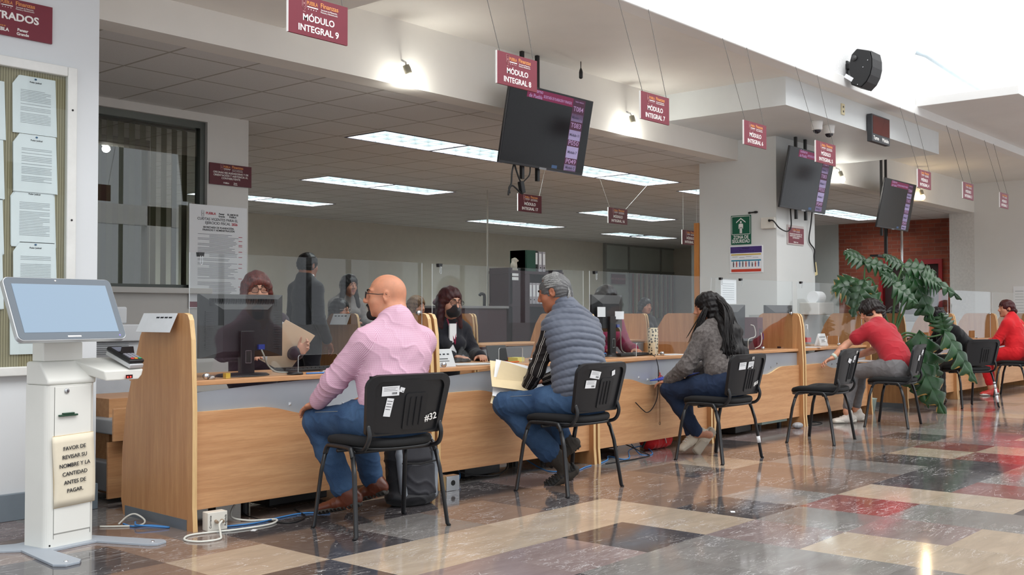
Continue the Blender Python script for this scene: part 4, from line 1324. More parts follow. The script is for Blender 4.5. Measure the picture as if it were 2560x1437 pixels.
    if st.get('glasses'):
        gl = st['glasses']; gm = mat(gl[0], gl[1], 0.3); mb = MB(); b0 = A3(base)
        for q in (-1, 1):
            w_, h_ = gl[2] if len(gl) > 2 else (0.024, 0.0175)
            rim = [P(q*(0.0325)+w_*cos(a)*(abs(cos(a))**-0.25 if abs(cos(a)) > .2 else 1.0), 0.104-0.10*max(0, abs(q*0.0325+w_*cos(a))-0.03), 0.004+h_*sin(a))-b0 for a in np.linspace(0, 2*PI, 25)]
            mb.tube(rim, 0.0020*s, 6, close=False)
            mb.tube([P(q*0.0565, 0.100, 0.012)-b0, P(q*0.070, 0.088, 0.012)-b0, P(q*0.0800, 0.03, 0.010)-b0, P(q*0.0815, -0.010, 0.014)-b0, P(q*0.080, -0.030, 0.000)-b0], 0.0021*s, 6)
        mb.tube([P(-0.010, 0.106, 0.008)-b0, P(0, 0.109, 0.012)-b0, P(0.010, 0.106, 0.008)-b0], 0.0020*s, 6)
        go = mb.build('glasses', gm, t, smooth=True)
        for q in (-1, 1):
            w_, h_ = gl[2] if len(gl) > 2 else (0.024, 0.0175)
            pts = [P(q*(0.0325)+w_*cos(a)*(abs(cos(a))**-0.25 if abs(cos(a)) > .2 else 1.0), 0.104-0.10*max(0, abs(q*0.0325+w_*cos(a))-0.03), 0.004+h_*sin(a))-b0 for a in np.linspace(0, 2*PI, 24, endpoint=False)]
            MB().add(pts, [tuple(range(24))]).build('lens', M_winglass2, go)
    return t, P, M, Hc, body

M_winglass2 = glass_mat('spectacle_lens', (0.86, 0.86, 0.88), 0.0, base=0.02)

def scalp(P, M, s, base, parent, name, material, h=0.005, grow=0.014, front=0.065, low=-0.06, extra=None, cut=None, disp=0.004, seed=0, back=-0.0, ridge=0):
    """hair volume over the skull, leaving the face open"""
    H = Field(); c = P(0, 0, 0)
    H.ell(P(0, -0.012, 0.036), A3((0.077+grow, 0.096+grow*.8, 0.086+grow))*s, M, 0.02)
    H.ell(P(0, -0.048, 0.008), A3((0.072+grow*.8, 0.060+grow, 0.068))*s, M, 0.03)
    if extra: extra(H, P)
    H.ell(P(0, front+0.075, -0.045), A3((0.090, 0.085, 0.098))*s, M, 0.012, True)
    if cut: cut(H, P)
    V, F = H.mesh(h)
    N = vnormals(V, F)
    loc = (V-c) @ M.T
    if ridge:
        ang = np.arctan2(loc[:, 0], loc[:, 2]+0.02)
        V = V+N*(disp*np.sin(ang*ridge+2*wob(V, 12, seed)))[:, None]
    V = V+N*(disp*wob(V, 90, seed))[:, None]
    return skin(name, V, F, material, parent, base)
# pink checked shirt: fine gingham
def gingham():
    n = NT('pink_gingham'); v = n.coord()
    at = n.node('ShaderNodeAttribute', attribute_name='u'); al = n.node('ShaderNodeAttribute', attribute_name='along')
    sp = n.node('ShaderNodeSeparateXYZ'); n.l.new(v, sp.inputs[0])
    def st(sig, f): return n.math('GREATER_THAN', n.math('FRACT', n.math('MULTIPLY', sig, f)), 0.5)
    a = st(at.outputs['Fac'], 190.0); b = st(sp.outputs['Z'], 190.0)
    sm = n.math('ADD', a, b)
    nz = n.noise(v, 6, 3, 0.5)
    c = n.ramp(n.math('MULTIPLY', sm, 0.5), [(0.0, srgb(232, 206, 218)), (0.5, srgb(214, 172, 192)), (1.0, srgb(172, 108, 140))])
    c = n.mix(n.ramp(nz, [(0.3, 0.0), (0.8, 0.18)]), c, srgb(190, 140, 165))
    n.set(c, 0.8, 0, 0.25); n.bump(n.noise(v, 300, 2, 0.5), 0.15, 0.001)
    return n.m
def pinstripe():
    n = NT('black_striped_shirt'); v = n.coord()
    at = n.node('ShaderNodeAttribute', attribute_name='u')
    f = n.math('FRACT', n.math('MULTIPLY', at.outputs['Fac'], 20.0))
    d = n.math('ABSOLUTE', n.math('SUBTRACT', f, 0.5))
    m1 = n.math('LESS_THAN', n.math('ABSOLUTE', n.math('SUBTRACT', d, 0.11)), 0.035)
    m2 = n.math('LESS_THAN', n.math('ABSOLUTE', n.math('SUBTRACT', d, 0.40)), 0.02)
    c = n.mix(n.math('MAXIMUM', m1, n.math('MULTIPLY', m2, 0.0)), srgb(32, 28, 28), srgb(186, 180, 172))
    n.set(c, 0.8, 0, 0.25); n.bump(n.noise(v, 300, 2, 0.5), 0.2, 0.001)
    return n.m
M_jeans = denim('blue_denim', (40, 62, 92), (66, 92, 124))
M_jeans2 = denim('navy_denim', (24, 34, 54), (40, 54, 80))
M_tan = mat('tan_leather', (98, 48, 30), 0.35, var=0.25, vscale=14, bump=0.1)
M_soled = mat('dark_sole', (58, 54, 50), 0.8, var=0.2, bump=0.2)
M_puff = cloth_mat('quilted_nylon', (92, 98, 112), 0.08, 8, 0.25, 120, 0.55)

# === man in the pink checked shirt
bs = (3.83, 4.2, 0)
J = dict(head=(3.918, 4.275, 1.205), neck=(3.925, 4.205, 1.062), chest=(3.895, 4.165, 0.90), waist=(3.85, 4.135, 0.73), pelvis=(3.83, 4.125, 0.575),
 shL=(3.735, 4.225, 0.965), shR=(4.085, 4.165, 0.965), elbL=(3.655, 4.385, 0.755), wrL=(3.655, 4.515, 0.645), elbR=(4.18, 4.32, 0.74), wrR=(4.07, 4.52, 0.66),
 hipL=(3.745, 4.13, 0.565), hipR=(3.925, 4.105, 0.565), kneeL=(3.70, 4.575, 0.53), kneeR=(4.01, 4.60, 0.54), ankL=(3.82, 4.49, 0.15), ankR=(4.085, 4.56, 0.16),
 heelL=(3.865, 4.40, 0.075), toeL=(3.745, 4.64, 0.015), heelR=(4.12, 4.47, 0.10), toeR=(4.02, 4.72, 0.02))
t1, P, M, Hc, body = person('bald bearded man in a pink checked shirt and jeans, sitting with hand on knee', bs, J, dict(
 h=0.005, face=(-0.665, 0.75), pitch=-0.04, girth=1.18, skin='skin_pinkshirt', skin_rgb=(200, 140, 110), jaw=1.12, neckr=0.068, lip=(150, 88, 80),
 handL=dict(d=(0.0, 0.9, -0.42), n=(0, -0.42, -0.9), curl=0.35, spread=0.25), handR=dict(d=(-0.3, 0.9, -0.3), n=(0, -0.3, -0.9), curl=0.4),
 top=dict(name='checked_shirt', mat=gingham(), fold=0.007, hem=0.065, ease=0.012, colh=0.022, r=(0.070, 0.062, 0.046)),
 belly=[((3.86, 4.23, 0.74), (0.15, 0.12, 0.14))],
 pants=dict(mat=M_jeans, r=(0.098, 0.078, 0.068, 0.066), fold=0.007, hem=0.93, stitch=True, rise=0.09),
 shoes=dict(mat=M_tan, sole=M_soled, boot=0.10, shaft=0.050, lug=True, th=0.015),
 glasses=('black_frame', (24, 24, 26), (0.025, 0.0185))))
# goatee and shaved hairline
G = Field()
for q in (-1, 1):
    G.cap(P(q*0.004, 0.093, -0.050), P(q*0.026, 0.076, -0.058), 0.0085, 0.0075, 0.006); G.cap(P(q*0.026, 0.078, -0.058), P(q*0.026, 0.074, -0.088), 0.0075, 0.010, 0.008)
G.ell(P(0, 0.075, -0.102), (0.032, 0.022, 0.025), M, 0.01)
G.ell(P(0, 0.052, -0.116), (0.030, 0.030, 0.014), M, 0.012)
V, F = G.mesh(0.003); V = V+vnormals(V, F)*(0.0018*wob(V, 300, 1))[:, None]
skin('beard', V, F, mat('beard_black', (26, 21, 20), 0.85, var=0.25, vscale=80, bump=0.6, bscale=500), body, bs)
# shirt collar flap, watch, belt
C = Field()
cz = nrm(P(0, -0.03, -0.05)-A3(J['neck'])); nkc = A3(J['neck'])+cz*0.020-A3((0, 0.012, 0))
for q in range(16):
    a0, a1 = -2.6+5.2*q/16+PI, -2.6+5.2*(q+1)/16+PI
    pc = lambda a, u: nkc+A3((0.082*sin(a), 0.080*cos(a), 0.012*cos(a)*-1))+cz*u
    C.ecap(pc(a0, 0.0), pc(a1, 0.0), (0.008, 0.026), (0.008, 0.026), A3((sin(a0), cos(a0), 0.25)), 0.006)
V, F = C.mesh(0.004); skin('collar', V, F, bpy.data.materials['pink_gingham'], t1, bs, {'u': V[:, 0]*1.0, 'along': V[:, 2]})
w0, w1 = A3(J['elbL']), A3(J['wrL']); d = nrm(w1-w0)
MB().tube([Vector(w1+d*0.004-A3(bs)), Vector(w1+d*0.018-A3(bs))], 0.0315, 16).build('wristwatch', M_chrome, t1, smooth=True)

# === man in the quilted vest
bs = (5.43, 4.2, 0)
J = dict(head=(5.445, 4.325, 1.248), neck=(5.475, 4.235, 1.115), chest=(5.475, 4.175, 0.94), waist=(5.445, 4.12, 0.75), pelvis=(5.43, 4.10, 0.58),
 shL=(5.345, 4.265, 1.01), shR=(5.675, 4.19, 1.01), elbL=(5.315, 4.365, 0.745), wrL=(5.375, 4.515, 0.60), elbR=(5.74, 4.36, 0.74), wrR=(5.62, 4.54, 0.66),
 hipL=(5.35, 4.10, 0.565), hipR=(5.53, 4.10, 0.565), kneeL=(5.215, 4.545, 0.525), kneeR=(5.60, 4.56, 0.53), ankL=(5.43, 4.335, 0.20), ankR=(5.63, 4.41, 0.27),
 heelL=(5.53, 4.23, 0.14), toeL=(5.39, 4.38, 0.00), heelR=(5.71, 4.32, 0.24), toeR=(5.53, 4.46, 0.095))
t2, P, M, Hc, body = person('grey-haired man in a grey quilted vest over a striped shirt, holding a folder', bs, J, dict(
 h=0.0055, face=(-0.36, 0.93), pitch=0.22, girth=1.06, skin='skin_vest', skin_rgb=(168, 108, 80), jaw=1.0, neckr=0.058,
 handL=dict(d=(-0.45, 0.85, -0.25), n=(-0.2, -0.3, -1.0), curl=0.25, thumb=-0.4), handR=dict(d=(-0.6, 0.75, -0.1), n=(0, 0, -1)),
 top=dict(name='quilted_vest', mat=M_puff, fold=0.0, quilt=0.046, hem=0.06, sleeve=0, ease=0.026, g=1.08, colh=0.055, under=dict(name='striped_shirt', mat=pinstripe())),
 pants=dict(mat=M_jeans, r=(0.092, 0.080, 0.074, 0.080), fold=0.007, hem=0.92, stitch=True, rise=0.06),
 shoes=dict(mat=mat('boot_suede', (58, 52, 46), 0.8, var=0.2, bump=0.2), sole=mat('black_sole', (40, 39, 38), 0.8, bump=0.2), boot=0.11, shaft=0.052, lug=True, th=0.018, upL=(0.6, -0.6, 0.5), upR=(0.5, -0.6, 0.7), laces=M_black)))
def cut(H, P):
    H.ell(P(0, 0.055, 0.118), (0.052, 0.075, 0.045), None, 0.02, True)
    for q in (-1, 1): H.ell(P(q*0.090, -0.004, -0.006), (0.030, 0.026, 0.038), None, 0.008, True)
HG = hair_mat('hair_grey', (66, 66, 68), (196, 196, 194), (14, 14, 14), 0.4)
ho = scalp(P, M, 1.0, bs, body, 'hair', mat('hair_darkgrey', (92, 92, 93), 0.5, var=0.3, vscale=60), 0.0045, 0.008, 0.060, cut=cut, extra=lambda H, P: H.ell(P(0, -0.075, -0.040), (0.060, 0.030, 0.045), None, 0.03), disp=0.0015, ridge=24)
def slick(n, r, bald, HM_, rx=.0865, ry=.104, rz=.0945, nape=-0.062, r1=0.002, name='hair_lock'):
    ln = []
    for k in range(n):
        a = -1.38+2.76*k/(n-1)+rnd.uniform(-.02, .02)
        b0 = (1.75 if abs(a) < bald else 0.95+0.25*abs(a)) + rnd.uniform(-.12, .12)
        q = 1.0+rnd.uniform(-.01, .035); L = []
        for i in range(10):
            b = b0+(2.75-b0)*i/9; a2 = a*(1.0+0.10*sin(b))+0.05*sin(3*b+k)
            L.append(P(rx*q*sin(a2)*sin(b), -0.012+ry*q*cos(b), 0.036+rz*q*cos(a2)*sin(b)-0.05*max(0, b-1.9)*(1-abs(a)/3)))
        e = P(0.055*sin(a)*1.1, -0.098, nape+rnd.uniform(-.015, .01)); L += [lerp(L[-1], e, .5)+(P(0, -0.010, 0)-P(0, 0, 0)), e]
        ln.append(spline(L, 2))
    return strands(name, ln, r, r1, HM_, ho, bs)
slick(120, 0.0036, 0.42, HG)
G = Field(); 
for k in range(10):
    a0, a1 = -2.75+0.55*k, -2.75+0.55*(k+1)
    pc = lambda a: A3(J['neck'])+A3((0.078*sin(a), 0.074*cos(a), 0.026-0.012*cos(a)))
    G.cap(pc(a0), pc(a1), 0.022, 0.022, 0.012)
V, F = G.mesh(0.005); skin('collar', V, F, M_puff, t2, bs)
for q, s_ in (('L', -1), ('R', 1)):
    sh = A3(J['sh'+q]); up = A3((0, 0, 1)); ax = nrm(A3(J['shR'])-A3(J['shL']))*s_
    MB().tube([Vector(lerp(J['neck'], sh, .93)-A3(bs)-up*0.02+(up*cos(a)+nrm(np.cross(ax, up))*sin(a))*0.084-ax*0.012) for a in np.linspace(0, 2*PI, 30)], 0.006, 8, close=False).build('armhole_piping', mat('piping_grey', (70, 74, 84), 0.6), t2, smooth=True)

# === long-haired woman in the grey knit jacket
bs = (7.27, 4.2, 0); s3 = 0.95
J = dict(head=(7.395, 4.325, 1.155), neck=(7.405, 4.255, 1.03), chest=(7.375, 4.205, 0.87), waist=(7.315, 4.15, 0.72), pelvis=(7.28, 4.11, 0.57),
 shL=(7.23, 4.265, 0.935), shR=(7.53, 4.215, 0.935), elbL=(7.125, 4.36, 0.70), wrL=(7.16, 4.535, 0.585), elbR=(7.60, 4.36, 0.70), wrR=(7.42, 4.53, 0.64),
 hipL=(7.20, 4.10, 0.56), hipR=(7.36, 4.10, 0.56), kneeL=(7.165, 4.535, 0.515), kneeR=(7.36, 4.56, 0.52), ankL=(7.36, 4.40, 0.17), ankR=(7.385, 4.47, 0.15),
 heelL=(7.49, 4.315, 0.19), toeL=(7.33, 4.40, 0.00), heelR=(7.44, 4.43, 0.10), toeR=(7.25, 4.50, 0.01))
t3, P, M, Hc, body = person('woman with very long dark hair in a grey knit jacket, jeans and beige trainers', bs, J, dict(
 h=0.006, s=s3, fem=True, face=(-0.55, 0.84), pitch=0.12, skin='skin_knit', skin_rgb=(186, 130, 102),
 handL=dict(d=(-0.1, 0.9, -0.2), n=(0, 0, -1)), handR=dict(d=(-0.5, 0.8, -0.1), n=(0, 0, -1)),
 top=dict(name='knit_jacket', mat=cloth_mat('grey_knit', (112, 106, 104), 0.1, 45, 0.6, 180, 0.95, dark=(70, 64, 62)), fold=0.008, hem=0.085, ease=0.018, colh=0.02, r=(0.064, 0.058, 0.046)),
 pants=dict(mat=M_jeans2, r=(0.092, 0.070, 0.060, 0.050), fold=0.006, hem=0.95),
 shoes=dict(mat=mat('beige_trainer', (196, 184, 166), 0.7), sole=mat('beige_sole', (172, 160, 144), 0.75), shaft=0.042, th=0.017, upL=(0.7, 0.2, 0.6), laces=M_paper)))
HM = hair_mat('hair_black', (8, 7, 8), (26, 20, 20), (9, 9, 1.2), 0.45)
def ex3(H, P):
    sd = A3(J['shR'])-A3(J['shL'])
    H.ecap(P(0, -0.075, 0.02), A3((7.405, 4.125, 0.98)), (0.085, 0.060), (0.105, 0.045), sd, 0.05)
    H.ecap(A3((7.405, 4.125, 0.98)), A3((7.355, 4.072, 0.82)), (0.105, 0.045), (0.125, 0.030), sd, 0.05)
    H.ecap(A3((7.355, 4.072, 0.82)), A3((7.36, 4.060, 0.72)), (0.125, 0.030), (0.08, 0.016), sd, 0.05)
    H.cap(P(-0.075, -0.02, 0.0), P(-0.088, 0.0, -0.15), 0.03, 0.022, 0.02)
scalp(P, M, s3, bs, body, 'hair', HM, 0.006, 0.018, 0.060, extra=ex3, disp=0.004, ridge=14)
ln = []
for k in range(330):
    f_ = rnd.random(); a = -1.0+2.3*f_
    st_ = P(0.086*sin(a), -0.035-0.060*cos(a), 0.10*rnd.random()-0.01)
    e = A3((7.22+0.30*f_+rnd.uniform(-.03, .03), 4.045+rnd.uniform(-.015, .015)+0.05*max(0, f_-.75), 0.72+rnd.uniform(-.11, .13)+0.06*abs(f_-.5)))
    m1 = lerp(st_, e, 0.33)+A3((rnd.uniform(-.02, .03), -0.045, 0.05)); m2 = lerp(st_, e, 0.7)+A3((rnd.uniform(-.03, .03), -0.022, 0.01))
    ln.append(spline([st_, m1, m2, e], 4))
for k in range(26):
    st_ = P(-0.088, -0.02+0.05*rnd.random(), 0.02); e = A3((7.20+rnd.uniform(-.03, .04), 4.36+rnd.uniform(-.04, .04), 0.86+rnd.uniform(-.06, .08)))
    ln.append(spline([st_, lerp(st_, e, .5)+A3((rnd.uniform(-.02, .02), 0.0, 0.0)), e], 5))
strands('hair_lock', ln, 0.0075, 0.0018, HM, body, bs)

# === man in the red tee
bs = (10.56, 4.1, 0)
J = dict(head=(10.800, 4.385, 1.125), neck=(10.745, 4.305, 1.00), chest=(10.655, 4.19, 0.865), waist=(10.565, 4.06, 0.72), pelvis=(10.53, 4.01, 0.575),
 shL=(10.575, 4.315, 0.945), shR=(10.87, 4.22, 0.935), elbL=(10.475, 4.51, 0.80), wrL=(10.335, 4.60, 0.665), elbR=(10.93, 4.42, 0.73), wrR=(10.72, 4.55, 0.66),
 hipL=(10.44, 4.02, 0.56), hipR=(10.62, 4.00, 0.56), kneeL=(10.47, 4.445, 0.53), kneeR=(10.70, 4.46, 0.53), ankL=(10.44, 4.50, 0.12), ankR=(10.72, 4.52, 0.12),
 heelL=(10.53, 4.45, 0.0), toeL=(10.31, 4.60, 0.0), heelR=(10.78, 4.46, 0.0), toeR=(10.58, 4.62, 0.0))
t4, P, M, Hc, body = person('dark-haired man in a red tee and grey trousers leaning forward, arm stretched to the counter', bs, J, dict(
 h=0.006, face=(-0.62, 0.78), pitch=0.30, girth=1.08, skin='skin_redtee', skin_rgb=(206, 152, 124),
 handL=dict(d=(-0.75, 0.45, -0.35), n=(-0.3, -0.2, -0.9), curl=0.7, thumb=0.2, spread=0.3), handR=dict(d=(-0.7, 0.6, -0.1), n=(0, 0, -1)),
 top=dict(name='red_tee', mat=cloth_mat('red_cotton', (166, 34, 46), 0.10, 12, 0.2, 300, 0.85), fold=0.008, hem=0.06, ease=0.014, colh=0.01, sleeve=0.55, r=(0.066, 0.062, 0.05)),
 pants=dict(mat=cloth_mat('grey_sweat', (112, 110, 112), 0.14, 14, 0.3, 250), r=(0.094, 0.072, 0.058, 0.046), fold=0.006, hem=0.88),
 shoes=dict(mat=mat('cream_runner', (206, 198, 190), 0.7, bump=0.2, bscale=200), sole=mat('cream_sole', (222, 216, 204), 0.7), shaft=0.044, th=0.024, laces=M_paper)))
scalp(P, M, 1.0, bs, body, 'hair', hair_mat('hair_darkbrown', (20, 16, 16), (46, 38, 36), (4, 8, 8)), 0.005, 0.024, 0.072, disp=0.006, ridge=11,
  extra=lambda H, P: (H.cap(P(-0.05, 0.075, 0.062), P(0.05, 0.075, 0.062), 0.026, 0.026, 0.02), H.cap(P(0, -0.09, 0.0), P(0, -0.085, -0.065), 0.055, 0.045, 0.03)),
  cut=lambda H, P: [H.ell(P(q*0.092, 0.0, -0.012), (0.028, 0.022, 0.030), None, 0.008, True) for q in (-1, 1)])
MB().tube([Vector(A3(J['wrL'])-nrm(A3(J['wrL'])-A3(J['elbL']))*q-A3(bs)) for q in (0.005, 0.035)], 0.0325, 14).build('wristband', mat('pale_band', (196, 206, 192), 0.5), t4, smooth=True)

# === woman in black bending forward
bs = (13.25, 4.2, 0)
J = dict(head=(12.86, 4.43, 1.055), neck=(12.945, 4.385, 0.965), chest=(13.06, 4.305, 0.84), waist=(13.19, 4.20, 0.70), pelvis=(13.25, 4.15, 0.57),
 shL=(12.93, 4.25, 0.90), shR=(13.13, 4.47, 0.90), elbL=(12.90, 4.44, 0.70), wrL=(12.86, 4.62, 0.78), elbR=(13.12, 4.60, 0.70), wrR=(12.95, 4.66, 0.80),
 hipL=(13.18, 4.10, 0.56), hipR=(13.33, 4.20, 0.56), kneeL=(13.12, 4.52, 0.53), kneeR=(13.33, 4.58, 0.53), ankL=(13.20, 4.55, 0.11), ankR=(13.42, 4.58, 0.11),
 heelL=(13.24, 4.50, 0), toeL=(13.10, 4.68, 0), heelR=(13.46, 4.53, 0), toeR=(13.34, 4.72, 0))
M_blk = cloth_mat('black_cotton', (20, 19, 22), 0.2, 20, 0.2, 250, 0.9)
t5, P, M, Hc, body = person('woman in black with tied hair bending low over the counter behind the plant', bs, J, dict(
 h=0.008, s=0.95, fem=True, face=(-0.72, 0.70), pitch=0.55, skin='skin_black', skin_rgb=(150, 100, 80),
 handL=dict(d=(-0.3, 0.9, 0.2), n=(0, 0, -1)), handR=dict(d=(-0.3, 0.9, 0.1), n=(0, 0, -1)),
 top=dict(name='black_jacket', mat=M_blk, fold=0.008, hem=0.06, ease=0.016, colh=0.02, r=(0.062, 0.056, 0.046)),
 pants=dict(mat=cloth_mat('dark_grey_trousers', (62, 60, 58), 0.15, 14, 0.2, 250), r=(0.094, 0.078, 0.070, 0.068), fold=0.007, hem=0.95),
 shoes=dict(mat=mat('brown_shoe', (70, 50, 40), 0.5), sole=M_soled)))
HB = hair_mat('hair_jet', (10, 9, 11), (30, 26, 30), (6, 6, 3), 0.35)
scalp(P, M, 0.95, bs, body, 'hair', HB, 0.007, 0.018, 0.062, disp=0.004, ridge=10, extra=lambda H, P: (H.cap(P(0, -0.10, 0.05), A3((13.03, 4.33, 1.00)), 0.032, 0.030, 0.02), H.cap(A3((13.03, 4.33, 1.00)), A3((13.10, 4.28, 0.93)), 0.030, 0.012, 0.02), H.cap(P(-0.07, 0.04, 0.03), P(-0.075, 0.07, -0.06), 0.02, 0.008, 0.01)))

# === woman in red
bs = (15.30, 4.25, 0)
J = dict(head=(15.345, 4.355, 1.178), neck=(15.36, 4.30, 1.05), chest=(15.345, 4.265, 0.89), waist=(15.315, 4.24, 0.73), pelvis=(15.30, 4.22, 0.58),
 shL=(15.20, 4.30, 0.965), shR=(15.50, 4.25, 0.965), elbL=(15.13, 4.42, 0.74), wrL=(15.22, 4.60, 0.70), elbR=(15.58, 4.40, 0.74), wrR=(15.44, 4.60, 0.70),
 hipL=(15.22, 4.21, 0.57), hipR=(15.38, 4.21, 0.57), kneeL=(15.16, 4.61, 0.54), kneeR=(15.36, 4.63, 0.54), ankL=(15.19, 4.52, 0.11), ankR=(15.42, 4.56, 0.11),
 heelL=(15.25, 4.47, 0.0), toeL=(15.08, 4.63, 0), heelR=(15.46, 4.50, 0.0), toeR=(15.31, 4.68, 0))
M_redtrack = cloth_mat('red_tracksuit', (206, 24, 34), 0.10, 10, 0.2, 250, 0.8)
t6, P, M, Hc, body = person('woman in a bright red tracksuit with her hair in a bun', bs, J, dict(
 h=0.008, s=0.95, fem=True, face=(-0.66, 0.75), pitch=0.0, skin='skin_red', skin_rgb=(200, 140, 112),
 top=dict(name='red_jacket', mat=M_redtrack, fold=0.008, hem=0.06, ease=0.016, colh=0.05, r=(0.064, 0.058, 0.044)),
 pants=dict(mat=M_redtrack, r=(0.094, 0.074, 0.064, 0.05), fold=0.007, hem=0.85),
 shoes=dict(mat=mat('red_trainer', (206, 70, 64), 0.6), sole=mat('white_sole', (230, 228, 226), 0.6), th=0.02)))
scalp(P, M, 0.95, bs, body, 'hair', hair_mat('hair_auburn', (44, 16, 18), (86, 34, 34), (6, 6, 3), 0.4), 0.007, 0.014, 0.055, disp=0.003, ridge=10, extra=lambda H, P: H.ell(P(0, -0.125, -0.035), (0.034, 0.036, 0.036), None, 0.012),
  cut=lambda H, P: [H.ell(P(q*0.092, 0.0, -0.008), (0.028, 0.024, 0.034), None, 0.008, True) for q in (-1, 1)])
MB().tube([Vector(p)-Vector(bs) for p in spline([A3(J['neck'])+A3((.07, -.03, 0)), A3((15.44, 4.15, 0.93)), A3((15.33, 4.115, 0.78)), A3((15.20, 4.16, 0.66)), A3((15.14, 4.25, 0.62))], 6)], 0.006, 6).build('bag_strap', mat('tan_strap', (214, 150, 110), 0.6), t6, smooth=True)
# ------------------------------------------------------------------ signs
M_maroon = mat('maroon_sign', (122, 34, 52), 0.45, var=0.05, vscale=12)
M_maroond = mat('maroon_sign_dark', (92, 24, 38), 0.45, var=0.05, vscale=12)
M_wire = mat('wire_grey', (96, 94, 90), 0.5, 0.5)
M_wirew = mat('cord_white', (206, 204, 198), 0.7)
M_faint = mat('faint_emblem', (190, 140, 140), 0.6, var=0)
def emblem(parent, x, z, h, y, m):
    """small crest outline, as printed"""
    mb = MB(); w = h*0.42
    def o(a): return [(x+a*px, y, z+a*pz) for px, pz in ((-w/2, h/2), (w/2, h/2), (w/2, -h*.25), (0, -h/2), (-w/2, -h*.25), (-w/2, h/2))]
    mb.tube(o(1.0), h*0.022, 4); mb.tube(o(0.62), h*0.02, 4)
    mb.ball((x, y, z+h*.05), (w*.16, 0.0006, w*.2), 8, 6); mb.box(x-w*.3, x+w*.3, y-.0004, y+.0004, z-h*.66, z-h*.60)
    return mb.build('emblem', m, parent)
def logos(parent, cx, z, s, y, m_o=None, m_w=None):
    m_o = m_o or M_orange; m_w = m_w or M_letter
    emblem(parent, cx-0.34*s, z, 0.22*s, y, m_w if m_w is not M_letter else M_faint)
    P = lambda x, zz: T(cx+x*s, y, z+zz*s) @ FACE
    text('lettering', 'PUEBLA', 0.10*s, P(-0.155, 0.030), m_o, parent, bold=0.016, width=0.25*s)
    mb = MB(); mb.box(cx-0.27*s, cx-0.02*s, y-.0004, y+.0004, z-0.045*s, z-0.025*s)
    for k in range(4): mb.box(cx+(-0.25+0.06*k)*s, cx+(-0.235+0.06*k)*s, y-.0004, y+.0004, z-0.085*s, z-0.07*s)
    mb.build('lettering_line', m_w, parent)
    text('lettering', 'Finanzas', 0.125*s, P(0.25, 0.045), m_o, parent, bold=0.018, width=0.42*s)
    text('lettering', 'Secretaría de Planeación,\nFinanzas y Administración', 0.042*s, P(0.245, -0.055), m_w, parent, width=0.40*s)
def board(name, label, cat, w, h, loc, rz=0.0, m=None, group=None, th=0.012, edge=True):
    t = thing(name, label, cat, loc, rz, group)
    MB().box(-w/2, w/2, -th/2, th/2, -h/2, h/2).build('board', m or M_maroon, t)
    if edge: MB().box(-w/2-0.004, -w/2, -th/2, th/2, -h/2, h/2).build('edge_strip', M_letter, t)
    return t
def hang_sign(n, x, y, z, w, h, ztop, label, dark=False, rz=0.0, wire=None, wx=(0.42, 0.42), ytop=None):
    t = board('hanging_sign', label, 'sign', w, h, (x, y, z), rz, M_maroond if dark else M_maroon, 'maroon signs hung over the counters')
    f = -0.0066
    logos(t, 0, h*0.29, w*0.72, f)
    text('lettering', 'MÓDULO', h*0.235, T(0, f, -h*0.05) @ FACE, M_letter, t, bold=0.018)
    text('lettering', 'INTEGRAL %s' % n, h*0.235, T(0, f, -h*0.32) @ FACE, M_letter, t, bold=0.018, width=w*0.68)
    for s, q in ((-1, wx[0]), (1, wx[1])):
        MB().tube([(s*w*0.42, 0, h/2), (s*w*q, (ytop or 0), ztop-z)], 0.0022, 5).build('hanger_wire', wire or M_wire, t)
    return t
SY = 4.36
for n, x, zc, w in ((9, 3.52, 2.69, 0.39), (8, 5.115, 2.695, 0.39), (7, 6.70, 2.695, 0.385), (6, 8.26, 2.70, 0.40), (5, 9.67, 2.70, 0.44), (4, 12.30, 2.70, 0.42), (3, 13.83, 2.70, 0.40), (2, 15.32, 2.66, 0.38)):
    hang_sign(n, x, SY, 2.645, w, 0.205, HZ+0.02, 'maroon hanging sign reading MÓDULO INTEGRAL %d' % n, wx=(0.55, 0.52), ytop=0.185)
hang_sign(17, 9.615, 8.0, 2.41, 0.43, 0.205, CZ, 'small dark sign reading MÓDULO INTEGRAL 17 below the big screen', True, wire=M_wirew, wx=(0.30, 0.75))
hang_sign(16, 11.41, 8.0, 2.385, 0.43, 0.205, CZ, 'small dark sign reading MÓDULO INTEGRAL 16 on two white cords', True, wire=M_wirew, wx=(1.06, 1.9))
hang_sign(15, 13.2, 8.0, 2.20, 0.43, 0.205, CZ, 'small dark sign half hidden behind the white pillar edge', True, wire=M_wirew)

# --- sign and notice board on the left wall
t = board('wall_sign', 'maroon ESTRADOS sign on the left wall above the notice board', 'sign', 0.62, 0.205, (2.50, 5.812, 2.722), 0, M_maroon, th=0.014, edge=False)
f = -0.0076
logos(t, 0.095, 0.070, 0.25, f)
text('lettering', 'ESTRADOS', 0.056, T(0.082, f, 0.004) @ FACE, M_letter, t, bold=0.03, width=0.30)
text('lettering', 'PUEBLA', 0.026, T(0.025, f, -0.072) @ FACE, M_letter, t, bold=0.03); text('lettering', 'Pensar\nGrande', 0.022, T(0.145, f, -0.072) @ FACE, M_letter, t, bold=0.03)
text('lettering', 'EL AMOR ES', 0.010, T(0.025, f, -0.053) @ FACE, M_orange, t, bold=0.02)
nb = thing('notice_board', 'glazed notice board in a white frame full of stacked papers', 'notice board', (2.40, 5.81, 1.64), 0)
fr = MB(); W2, H2 = 0.545, 0.862
for (a, b, c, d) in ((-1.2, W2-0.0555, H2-0.055, H2), (-1.2, W2-0.0555, -H2, -H2+0.05), (W2-0.055, W2, -H2, H2)): fr.box(a, b, -0.035, 0.005, c, d)
fr.build('frame', mat('frame_white', (232, 233, 230), 0.4), nb, bevel=0.006)
